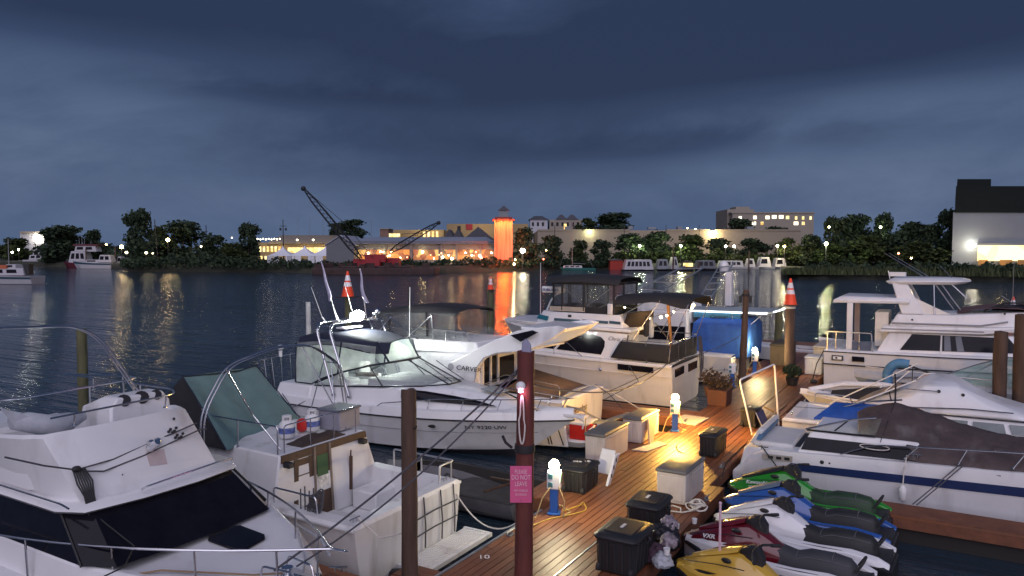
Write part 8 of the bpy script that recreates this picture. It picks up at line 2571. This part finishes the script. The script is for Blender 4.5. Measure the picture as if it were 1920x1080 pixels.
mb = MB(); mb.hexa([(-4.36, 21.1, 0.603), (-4.32, 21.1, 0.603), (-4.32, 21.7, 0.603), (-4.36, 21.7, 0.603), (-4.6, 21.15, 1.06), (-4.56, 21.15, 1.07), (-4.56, 21.75, 1.07), (-4.6, 21.75, 1.06)]); mb.build('panel', mat('board_navy', (0.015, 0.025, 0.12), 0.6), g, 30, 0.01)
mb = MB(); mb.tube([(-4.38, 21.08, 0.61), (-4.62, 21.12, 1.08)], 0.014, 5); mb.build('edge_rail', ALU, g)
g = thing('folding_chair', 'folded white plastic chair standing against the beige dock box', 'chair', (-6.42, 14.75, DZ))
mb = MB(); mb.hexa([(-6.62, 14.72, 0.75), (-6.2, 14.66, 0.75), (-6.2, 14.73, 0.75), (-6.62, 14.79, 0.75), (-6.58, 15.0, 1.22), (-6.24, 14.94, 1.22), (-6.24, 14.98, 1.22), (-6.58, 15.04, 1.22)]); bk = mb.build('backrest', PVC, g, 30, 0.02)
mb = MB(); mb.hexa([(-6.2, 14.3, 0.62), (-6.14, 14.3, 0.62), (-6.14, 14.45, 0.62), (-6.2, 14.45, 0.62), (-6.2, 14.72, 1.18), (-6.14, 14.72, 1.18), (-6.14, 14.98, 1.18), (-6.2, 14.98, 1.18)]); sd_ = mb.build('side_frame', PVC, g, 30, 0.015)
for z, y in ((0.95, 14.62), (0.8, 14.5), (1.08, 14.75)):
    mb = MB(); mb.box((-6.136, y, z), (0.012, 0.05, 0.08)); mb.build('slot', BLACKP, sd_, 0)
for x in (-6.58, -6.2):
    mb = MB(); mb.tube([(x, 14.72, 0.8), (x, 14.5, 0.605)], 0.022, 6); mb.build('leg', PVC, g)
for lab, nm, pts, m in (('pale flat board lying on the dock beside the beige boxes', 'flat_board', [(-6.78, 17.3), (-6.4, 17.35), (-6.2, 18.3), (-6.5, 18.4)], mat('board_pale', (0.5, 0.46, 0.4), 0.7)), ('light grey door mat beyond the golden pedestal', 'door_mat', [(-6.95, 20.8), (-6.2, 20.7), (-6.1, 21.8), (-6.9, 21.9)], mat('mat_pale', (0.42, 0.4, 0.38), 0.95, bump=0.4))):
    mb = MB(); mb.extr([(x, y, DZ + 0.006) for x, y in pts], (0, 0, 0.02)); ORG = Vector((pts[0][0], pts[0][1], DZ)); tag(mb.build(nm, m, None, 0), lab, nm.split('_')[1])
g = thing('leaning_plank', 'plank glowing yellow leaning on the end of the lit dock box', 'plank', (-6.65, 18.3, DZ))
mb = MB(); mb.hexa([(-6.6, 18.0, 0.605), (-6.56, 18.0, 0.605), (-6.56, 18.25, 0.605), (-6.6, 18.25, 0.605), (-6.76, 18.3, 1.2), (-6.72, 18.3, 1.2), (-6.72, 18.95, 1.2), (-6.76, 18.95, 1.2)]); mb.build('plank_board', mat('plank_pale', (0.5, 0.4, 0.26), 0.7), g, 0, 0.006)
# planters
def plant(label, cx, cy, r, hh, square, m, lm, n, spread, ph):
    t = thing('planter', label, 'planter', (cx, cy, DZ), 'plants in tubs on the dock')
    mb = MB()
    if square:
        mb.box((cx, cy, DZ + hh / 2 + 0.003), (r * 2, r * 2.2, hh), 0, 0, 1.08)
    else:
        mb.lathe([(r * 0.75, 0.003), (r, hh * 0.9), (r * 1.06, hh), (r * 0.9, hh * 0.96)], (cx, cy, DZ), 16)
    mb.build('tub', m, t, 30, 0.015)
    rr = random.Random(int(cx * 10 + cy))
    mb = MB()
    for _ in range(n):
        d = Vector((rr.gauss(0, 1), rr.gauss(0, 1), rr.gauss(0, 0.8))).normalized() * rr.random() ** 0.4
        p = Vector((cx + d.x * spread, cy + d.y * spread, DZ + hh + ph * 0.45 + d.z * ph * 0.55))
        a = Vector((rr.gauss(0, 1), rr.gauss(0, 1), rr.gauss(0, 1))).normalized(); b = a.orthogonal().normalized(); c2 = a.cross(b)
        s_ = rr.uniform(0.02, 0.05)
        mb.add([p + b * s_ * 1.8, p + c2 * s_ * 0.7, p - b * s_ * 1.6, p - c2 * s_ * 0.7], [(0, 1, 2, 3)])
    mb.build('foliage', lm, t, 0)
    mb = MB()
    for k in range(6):
        a = 2 * PI * k / 6
        mb.tube([(cx, cy, DZ + hh * 0.9), (cx + spread * 0.6 * math.cos(a), cy + spread * 0.6 * math.sin(a), DZ + hh + ph * 0.7)], 0.008, 4)
    mb.build('stem', BARK, t)
DRY = leafmat('dry_plant', (0.025, 0.022, 0.016), (0.09, 0.06, 0.05))
plant('reddish brown square planter with dried flowers beside the unlit pedestal', -6.4, 24.0, 0.3, 0.52, True, mat('planter_brown', (0.075, 0.026, 0.016), 0.7, var=0.25), DRY, 420, 0.5, 0.5)
plant('dark bushy tub plant at the foot of the coned piling', -5.02, 28.9, 0.24, 0.3, False, BLACKP, LEAF, 620, 0.36, 0.5)
plant('clump of dry potted plants under the bow of the blue canvas boat', -7.0, 25.2, 0.26, 0.35, False, mat('clay_pot', (0.2, 0.1, 0.06), 0.8), DRY, 320, 0.45, 0.6)
# hose, cable, bags, cups
g = thing('coiled_hose', 'white hose loosely coiled in front of the middle dock box', 'hose', (-4.1, 13.7, DZ))
mb = MB()
for k in range(6):
    c = Vector((-4.12 + 0.05 * math.sin(k * 2.3), 13.95 + 0.06 * math.cos(k * 1.7), DZ + 0.03 + 0.022 * k))
    mb.tube([c + Vector((0.17 * math.cos(a) * (1 - 0.06 * k), 0.13 * math.sin(a), 0.03 * math.sin(2 * a + k))) for a in [2 * PI * i / 22 for i in range(22)]], 0.014, 6, True)
mb.tube([(-4.1, 13.85, 0.63), (-4.3, 13.6, 0.62), (-4.52, 13.55, 0.62), (-4.64, 13.7, 0.62), (-4.58, 13.85, 0.63), (-4.4, 13.82, 0.62), (-4.34, 13.62, 0.63)], 0.015, 6)
mb.build('hose_coil', ROPEW, g)
g = thing('black_cable', 'black cable lying across the dock from the lone tote', 'cable', (-5.3, 18, DZ))
mb = MB(); mb.tube([(-5.0, 17.65, 0.63), (-5.2, 17.5, 0.62), (-5.45, 17.55, 0.62), (-5.75, 17.8, 0.62), (-5.92, 18.15, 0.62), (-5.95, 18.35, 0.62)], 0.014, 6); mb.build('cable_run', RUBBER, g)
def bagm(label, cx, cy, z, r, m, seed, nm='plastic_bag', cat='bag', sq=1.0):
    ORG_ = Vector((cx, cy, z))
    bm = bmesh.new(); bmesh.ops.create_icosphere(bm, subdivisions=4, radius=r)
    for v in bm.verts:
        d = v.co.normalized()
        k = 1 + 0.35 * noise.noise(d * 2.2 + Vector((seed, 0, 0))) + 0.22 * abs(noise.noise(d * 5 + Vector((seed, 3, 0)))) + 0.08 * noise.noise(d * 12)
        v.co = d * r * k
        v.co.z *= sq
        v.co.z = max(v.co.z, -r * 0.55 * sq)
    me = bpy.data.meshes.new(nm); bm.to_mesh(me); bm.free()
    me.materials.append(m); me.polygons.foreach_set('use_smooth', [True] * len(me.polygons))
    o = link(bpy.data.objects.new(nm, me)); o.location = ORG_
    return tag(o, label, cat)
BAGB, BAGW = mat('bag_black', (0.015, 0.014, 0.018), 0.35), mat('bag_patterned', (0.2, 0.17, 0.2), 0.5, var=0.7, scale=14)
bagm('black rubbish bag between the two nearest totes and the yellow jet ski', -4.02, 11.75, 0.8, 0.25, BAGB, 1)
bagm('crumpled pale patterned bag on top of the black rubbish bag', -3.98, 11.85, 1.02, 0.13, BAGW, 4)
bagm('crumpled pale bag low beside the nearest tote', -3.86, 11.5, 0.86, 0.13, BAGW, 7)
bagm('dark purple cloth heap at the corner of the nearest tote', -3.95, 11.2, 0.72, 0.17, mat('cloth_purple', (0.06, 0.03, 0.05), 0.8), 9)
bagm('small blue grey bundle at the dock edge below the yellow jet ski', -3.8, 11.05, 0.72, 0.14, GREYF, 12)
for lab, x, y, z, r, h_ in (('white plastic cup lying behind the second nearest tote', -4.15, 12.75, 0.602, 0.07, 0.1), ('white bottle cap in front of the yellow jet ski', -3.72, 11.0, 0.86, 0.055, 0.1), ('white cup at the nose of the maroon jet ski', -3.9, 13.05, 0.66, 0.05, 0.09)):
    ORG = Vector((x, y, z)); mb = MB(); mb.lathe([(r * 0.8, 0), (r, h_), (r * 0.9, h_ * 0.98)], (x, y, z), 14); tag(mb.build('plastic_cup', PVC), lab, 'cup', 'litter on the dock')
for i, (x, y, r) in enumerate(((-4.3, 19.3, 0.1), (-4.35, 22.6, 0.12), (-4.4, 20.2, 0.09))):
    bagm(['small tan bundle on the dock edge right of the lone tote', 'tan heap of rope on the dock edge behind the white tube frame', 'little tan bundle at the foot of the white tube frame'][i], x, y, 0.66, r, mat('bundle_tan', (0.4, 0.24, 0.12), 0.9, var=0.4, scale=9), 20 + i, 'rope_bundle', 'bundle')
# white tube frame and pinkish pole
g = thing('tube_frame', 'white bent tube frame standing at the dock edge', 'frame', (-4.4, 21.1, DZ))
mb = MB(); mb.tube(bend([(-4.57, 20.5, 0.6), (-4.95, 20.6, 2.05), (-4.3, 21.95, 2.36), (-4.15, 21.9, 0.6)], 0.08), 0.025, 8); mb.build('tube', PVC, g)
mb = MB(); mb.tube([(-4.28, 21.9, 1.0), (-4.5, 21.7, 1.15)], 0.03, 6); mb.build('cross_stub', mat('stub_tan', (0.4, 0.25, 0.12), 0.8), g)
g = thing('fibreglass_pole', 'thin pinkish white pole standing upright beside the yellow jet ski', 'pole', (-2.95, 11.2, 0.2))
mb = MB(); mb.tube([(-2.95, 11.2, -0.3), (-2.95, 11.2, 1.74)], 0.022, 8, r1=0.018); mb.ball((-2.95, 11.2, 1.75), 0.026, 8, 6); mb.build('shaft', mat('pole_pink', (0.62, 0.42, 0.5), 0.5), g)
# dark dinghy between the slips
t = boat('dinghy', 'dark grey dinghy with tarps floating between the teal canvas boat and the express cruiser', -9, 13.6)
h = Hull(-7.6, -11.6, 13.6, 0.95, 0.42, 0.55, tm=0.5); h.build(t, mat('dinghy_grey', (0.13, 0.13, 0.14), 0.8, var=0.2)); h.cockpit(t, mat('dinghy_inside', (0.03, 0.028, 0.028), 0.9), 0, 0.82, 0.1, 0.03, 0.12, stern_w=0.1); h.deck(t, mat('dinghy_grey', (0.13, 0.13, 0.14), 0.8), 0.82, 1.0, 0.03, 0.03)
mb = MB(); mb.grid([[Vector((-10.2 + 0.25 * i, 12.95 + 0.2 * j, 0.3 + 0.14 * noise.noise(Vector((i * .6, j * .6, 2))))) for j in range(7)] for i in range(10)], 0.02); mb.build('crumpled_tarp', mat('tarp_dark', (0.05, 0.045, 0.045), 0.8, var=0.5, scale=4), t, 60)
for k, (a, b) in enumerate((((-8.4, 13.0, 0.5), (-8.0, 14.2, 0.55)), ((-8.8, 13.9, 0.5), (-8.0, 13.6, 0.62)))):
    mb = MB(); mb.tube([a, b], 0.03, 6); mb.build('oar', WOODT, t)

# ------------------------------------------------------------------ mooring lines to the red piling
def line(label, a, b, sg, r=0.016, m=ROPED):
    o = thing('mooring_line', label, 'mooring line', a, 'mooring lines')
    mb = MB(); mb.tube(sag(a, b, sg), r, 6); mb.build('rope_strand', m, o)
PT = (PX - 0.05, PY, 3.86)
line('dark mooring line from the red piling down to the near cruiser, upper of two', PT, (-6.75, 5.9, 1.85), 0.1)
line('dark mooring line from the red piling down to the near cruiser, lower of two', (PX - 0.08, PY, 3.8), (-6.7, 6.2, 1.8), 0.22, 0.013)
line('mooring line from the red piling to the bow of the express cruiser', (PX, PY + 0.1, 3.5), (-9.2, 16.9, 1.45), 0.1, 0.012, ROPEW)
line('long mooring line from the red piling to the flybridge cruiser stern', (PX, PY + 0.1, 3.62), (-8.6, 25.3, 1.62), 0.5, 0.014)
line('slack pale line from the teal canvas boat stern to the dock', (-8.1, 11.3, 1.25), (-6.75, 11.6, 0.62), 0.45, 0.014, ROPEW)
line('mooring line from the flybridge cruiser stern to the thin dark piling', (-8.4, 25.6, 1.7), (-7.05, 29.8, 2.3), 0.15, 0.014)

# ------------------------------------------------------------------ jet skis
def ski(label, x, y, rz, hull, hood, rail_m, seat, accent, name, mark=None, cover=None, dz=0.0):
    global ORG
    t = thing('jet_ski', label, 'jet ski', (0, 0, 0), 'jet skis beside the dock')
    def ring(xx, pts):
        return [Vector((xx, p, z)) for p, z in pts] + [Vector((xx, -p, z)) for p, z in pts[::-1]]
    HS = [(0.0, 0.05, 0.5), (0.12, 0.2, 0.5), (0.4, 0.38, 0.47), (0.9, 0.53, 0.45), (1.6, 0.58, 0.42), (2.4, 0.56, 0.4), (3.0, 0.5, 0.38), (3.08, 0.46, 0.36)]
    mb = MB(); mb.loft([ring(a + 0.04, [(b * 0.98, z), (b * 0.9, 0.25 + 0.12 * (a < 0.3)), (b * 0.72, 0.05 + 0.2 * max(0, 0.5 - a)), (0.02, -0.12 + 0.35 * max(0, 0.6 - a))]) for a, b, z in HS]); mb.build('hull', hull, t, 40)
    mb = MB(); mb.loft([ring(a, [(b * 1.03, z - 0.02), (b * 1.05, z + 0.03), (b * 0.96, z + 0.06)]) for a, b, z in HS]); mb.build('bumper', TRIMB, t, 40)
    # raised side rails from bow to tail
    for s in (-1, 1):
        secs = []
        for a, y0, y1, z0, z1 in ((0.1, 0.02, 0.2, 0.52, 0.62), (0.5, 0.2, 0.42, 0.5, 0.68), (1.0, 0.32, 0.53, 0.48, 0.68), (1.4, 0.36, 0.57, 0.46, 0.6), (2.0, 0.4, 0.57, 0.45, 0.6), (2.5, 0.34, 0.56, 0.44, 0.62), (2.9, 0.3, 0.52, 0.42, 0.56), (3.08, 0.34, 0.48, 0.4, 0.48)):
            secs.append([Vector((a, s * y1, z0)), Vector((a, s * (y1 - 0.02), z1 - 0.05)), Vector((a, s * (y0 + y1) / 2, z1)), Vector((a, s * y0, z1 - 0.04)), Vector((a, s * y0, z0 - 0.02))])
        mb = MB(); mb.loft(secs); mb.build('side_rail', rail_m, t, 35, 0.012)
        if accent:
            for (a0, a1, zt) in ((0.95, 1.5, 0.66), (1.75, 2.45, 0.6)):
                mb = MB(); mb.extr([(a0, s * 0.53, 0.5), (a1, s * 0.56, 0.47), (a1 - 0.1, s * 0.55, 0.53), (a0 + 0.25, s * 0.52, zt - 0.06)], (0, s * 0.022, 0)); mb.build('accent_panel', accent, t, 0)
    mb = MB(); mb.bx(1.3, 2.9, -0.42, 0.42, 0.36, 0.43); mb.bx(2.6, 3.05, -0.4, 0.4, 0.38, 0.47); mb.build('foot_deck', BLACKP, t, 30, 0.02)
    HD = [(0.02, 0.08, 0.54, 0.58), (0.25, 0.24, 0.56, 0.7), (0.6, 0.36, 0.56, 0.86), (0.95, 0.38, 0.56, 0.99), (1.2, 0.33, 0.54, 1.02), (1.45, 0.26, 0.5, 0.9), (1.75, 0.2, 0.46, 0.72)]
    mb = MB(); mb.loft([ring(a, [(b, z0), (b * 0.97, z0 + (z1 - z0) * 0.45), (b * 0.6, z1 - 0.03), (0.012, z1)]) for a, b, z0, z1 in HD]); mb.build('hood', hood, t, 55, 0.01)
    mb = MB(); mb.loft([ring(a, [(b, z - 0.02), (b * 0.8, z + 0.02), (0.01, z + 0.03)]) for a, b, z in ((0.3, 0.05, 0.73), (0.6, 0.17, 0.87), (0.95, 0.2, 1.0), (1.12, 0.14, 1.06))]); mb.build('hood_inset', cover or TRIMB, t, 50)
    # steering column, handlebar, mirrors
    mb = MB(); mb.loft([ring(a, [(b, z0), (b * 0.9, z1), (0.01, z1 + 0.02)]) for a, b, z0, z1 in ((1.12, 0.08, 0.95, 1.05), (1.24, 0.12, 0.95, 1.13), (1.38, 0.11, 0.9, 1.12), (1.47, 0.06, 0.88, 1.02))]); mb.build('steering_column', BLACKP, t, 50)
    mb = MB(); mb.tube(bend([(1.5, -0.42, 1.08), (1.36, -0.16, 1.13), (1.36, 0.16, 1.13), (1.5, 0.42, 1.08)], 0.08), 0.02, 7)
    for s in (-1, 1):
        mb.tube([(1.44, s * 0.3, 1.1), (1.52, s * 0.44, 1.075)], 0.03, 8)
    mb.build('handlebar', RUBBER, t)
    for s in (-1, 1):
        mb = MB(); mb.ball((1.04, s * 0.35, 0.95), 0.06, 10, 7, (1.4, 0.4, 0.7)); mb.build('mirror', BLACKP, t, 60)
    SE = [(1.5, 0.13, 0.74), (1.65, 0.15, 0.75), (1.95, 0.16, 0.68), (2.15, 0.17, 0.75), (2.5, 0.17, 0.76), (2.75, 0.14, 0.73), (2.85, 0.07, 0.64)]
    mb = MB(); mb.loft([ring(a, [(w * 1.5, 0.42), (w * 1.3, 0.6), (w, z - 0.04), (w * 0.55, z), (0.01, z)]) for a, w, z in SE]); mb.build('seat', seat, t, 50)
    mb = MB()
    for s in (-1, 1):
        mb.tube([(a, s * w * 1.06, z - 0.06) for a, w, z in SE[:-1]], 0.008, 5)
    for a, w, z in (SE[2], SE[4]):
        mb.tube([(a, -w * 1.0, z - 0.035), (a, -w * 0.55, z + 0.004), (a, w * 0.55, z + 0.004), (a, w * 1.0, z - 0.035)], 0.008, 5)
    mb.build('seat_piping', mat('piping_grey', (0.1, 0.1, 0.11), 0.6), t)
    for s in (-1, 1):
        mb = MB(); mb.extr([(0.75, s * 0.555, 0.28), (1.5, s * 0.6, 0.3), (2.3, s * 0.58, 0.36), (1.3, s * 0.585, 0.37)], (0, s * 0.012, 0)); mb.build('hull_decal', accent or hood, t, 0)
        mb = MB(); mb.extr([(1.5, s * 0.535, 0.53), (2.6, s * 0.52, 0.53), (2.35, s * 0.5, 0.575), (1.75, s * 0.51, 0.56)], (0, s * 0.012, 0.012)); mb.build('rail_decal', TRIMB if rail_m is not TRIMB else hood, t, 0)
        mb = MB(); mb.tube([(0.2, s * 0.2, 0.69), (0.5, s * 0.33, 0.78), (0.9, s * 0.37, 0.86), (1.3, s * 0.3, 0.86)], 0.007, 4); mb.build('hood_seam', TRIMB, t)
    mb = MB(); mb.tube(bend([(2.84, -0.16, 0.6), (2.95, -0.16, 0.78), (2.95, 0.16, 0.78), (2.84, 0.16, 0.6)], 0.06), 0.022, 7); mb.build('grab_handle', RUBBER, t)
    for s in (-1, 1):
        mb = MB(); mb.extr([(0.3, s * 0.27, 0.6), (0.62, s * 0.375, 0.62), (0.9, s * 0.385, 0.72), (0.6, s * 0.36, 0.69)], (0, s * 0.012, 0)); mb.build('hood_flash', accent or LETTERW, t, 0)
    if mark:
        text('lettering', mark[0], mark[1], (0.48, -0.365, 0.72), (1, -0.1, 0.12), (0, 0.35, 1), LETTERW, t, 0.014, 0.2, 'LEFT', 1.15)
    t.location = (x, y, dz)
    t.rotation_euler = (0, 0, rz)
    return t
def paint(n, c):
    return mat(n, c, 0.18, var=0.06, scale=2, coat=0.6)
GRN, BLU, MAR, YEL, WHT = paint('paint_green', (0.02, 0.24, 0.015)), paint('paint_blue', (0.025, 0.09, 0.33)), paint('paint_maroon', (0.11, 0.006, 0.012)), paint('paint_yellow', (0.58, 0.36, 0.05)), paint('paint_white', (0.68, 0.68, 0.7))
SEATB = mat('seat_black', (0.02, 0.02, 0.022), 0.6, var=0.2, bump=0.2)
SEATG = mat('seat_greenblack', (0.02, 0.05, 0.022), 0.6, var=0.3)
ski('bright green jet ski nearest the tarp covered boat', -3.98, 15.72, -0.05, TRIMB, GRN, GRN, SEATG, None, 'g', ('Kawasaki', 0.1), None, 0.12)
ski('blue jet ski between the green and the white ones', -3.85, 14.85, -0.05, TRIMB, BLU, BLU, SEATB, None, 'b', None, mat('hood_grey', (0.1, 0.14, 0.2), 0.4), 0.06)
ski('white jet ski with navy panels between the blue and the maroon ones', -3.8, 13.95, -0.06, TRIMB, WHT, WHT, SEATB, STRIPE_B, 'w', None, WHT)
ski('maroon jet ski with a white bow line and grey seat', -4.0, 12.72, -0.05, WHT, MAR, WHT, mat('seat_charcoal', (0.045, 0.048, 0.055), 0.7), None, 'm', ('VXR', 0.1), MAR)
ski('yellow jet ski cut off by the bottom edge', -3.72, 11.5, -0.22, TRIMB, YEL, YEL, SEATB, TRIMB, 'y', None, YEL, 0.04)

g = thing('furled_flag', 'pale furled flag on a thin pole left of the large cone', 'flag', (-17.8, 16.8, 3.4), 'furled flags above the express cruiser')
def flag(g, a, b, curl):
    a, b = Vector(a), Vector(b)
    mb = MB(); mb.tube([b + (b - a) * 0.45, a], 0.012, 5); mb.ball(tuple(a), 0.025, 6, 5); mb.build('pole', PVC, g)
    mb = MB(); rings = []
    for i in range(9):
        f = i / 8
        c = a.lerp(b, f) + Vector((0.02 * math.sin(9 * f), 0, 0)) + (Vector((curl * max(0, f - 0.8) * 5, 0, 0)))
        r = 0.02 + 0.055 * f * (1 - 0.5 * max(0, f - 0.8) * 5)
        rings.append([c + Vector((r * math.cos(t) * (1 + 0.3 * math.sin(3 * t + 5 * f)), 0.6 * r * math.sin(t), 0)) for t in [2 * PI * k / 9 for k in range(9)]])
    mb.loft(rings); mb.build('cloth', mat('flag_cloth', (0.42, 0.4, 0.52), 0.9, var=0.25, scale=6), g, 70)
flag(g, (-16.9, 16.8, 5.3), (-16.45, 16.8, 4.04), -0.08)
g = thing('furled_flag', 'pale furled flag hanging with a curled end right of the large cone', 'flag', (-16.0, 16.8, 3.4), 'furled flags above the express cruiser')
flag(g, (-15.28, 16.8, 5.04), (-15.12, 16.8, 4.04), 0.12)
rnd = random.Random(8)
for i, (x, y, lab) in enumerate(((-6.56, 11.0, 'galvanised dock cleat near the red piling'), (-4.12, 11.9, 'galvanised dock cleat beside the maroon jet ski bow'), (-4.12, 14.6, 'galvanised dock cleat beside the white jet ski bow'), (-4.46, 17.0, 'galvanised dock cleat near the tarp covered boat'), (-6.58, 21.0, 'galvanised dock cleat by the pale door mat'), (-6.58, 25.6, 'galvanised dock cleat by the old flybridge cruiser stern'))):
    g = thing('dock_cleat', lab, 'cleat', (x, y, DZ), 'cleats along the dock edge')
    mb = MB(); mb.tube([(x, y - 0.14, DZ + 0.075), (x, y + 0.14, DZ + 0.075)], 0.018, 6); mb.build('horn', GALV, g)
    mb = MB(); mb.box((x, y, DZ + 0.012), (0.09, 0.16, 0.018)); mb.box((x, y, DZ + 0.045), (0.035, 0.1, 0.06)); mb.build('base', GALV, g, 0)

for lab, pts, m_ in (('yellow power cord lying along the left edge of the dock', [(-6.3, 12.5, 0.612), (-6.15, 13.0, 0.612), (-6.2, 13.2, 0.612), (-5.9, 12.8, 0.612), (-6.1, 12.4, 0.612), (-6.35, 12.0, 0.612), (-6.5, 11.2, 0.612)], mat('cord_yellow', (0.5, 0.32, 0.05), 0.6)), ('dark hose running along the right edge of the dock past the totes', [(-4.25, 16.2, 0.6), (-4.45, 17.3, 0.6), (-4.5, 19, 0.6), (-4.42, 20, 0.6), (-4.6, 22.5, 0.6), (-4.5, 25, 0.6)], RUBBER)):
    g = thing('extension_cord', lab, 'cord', pts[0])
    mb = MB(); mb.tube(bend(pts, 0.2, 5), 0.013, 6); mb.build('cord_run', m_, g)
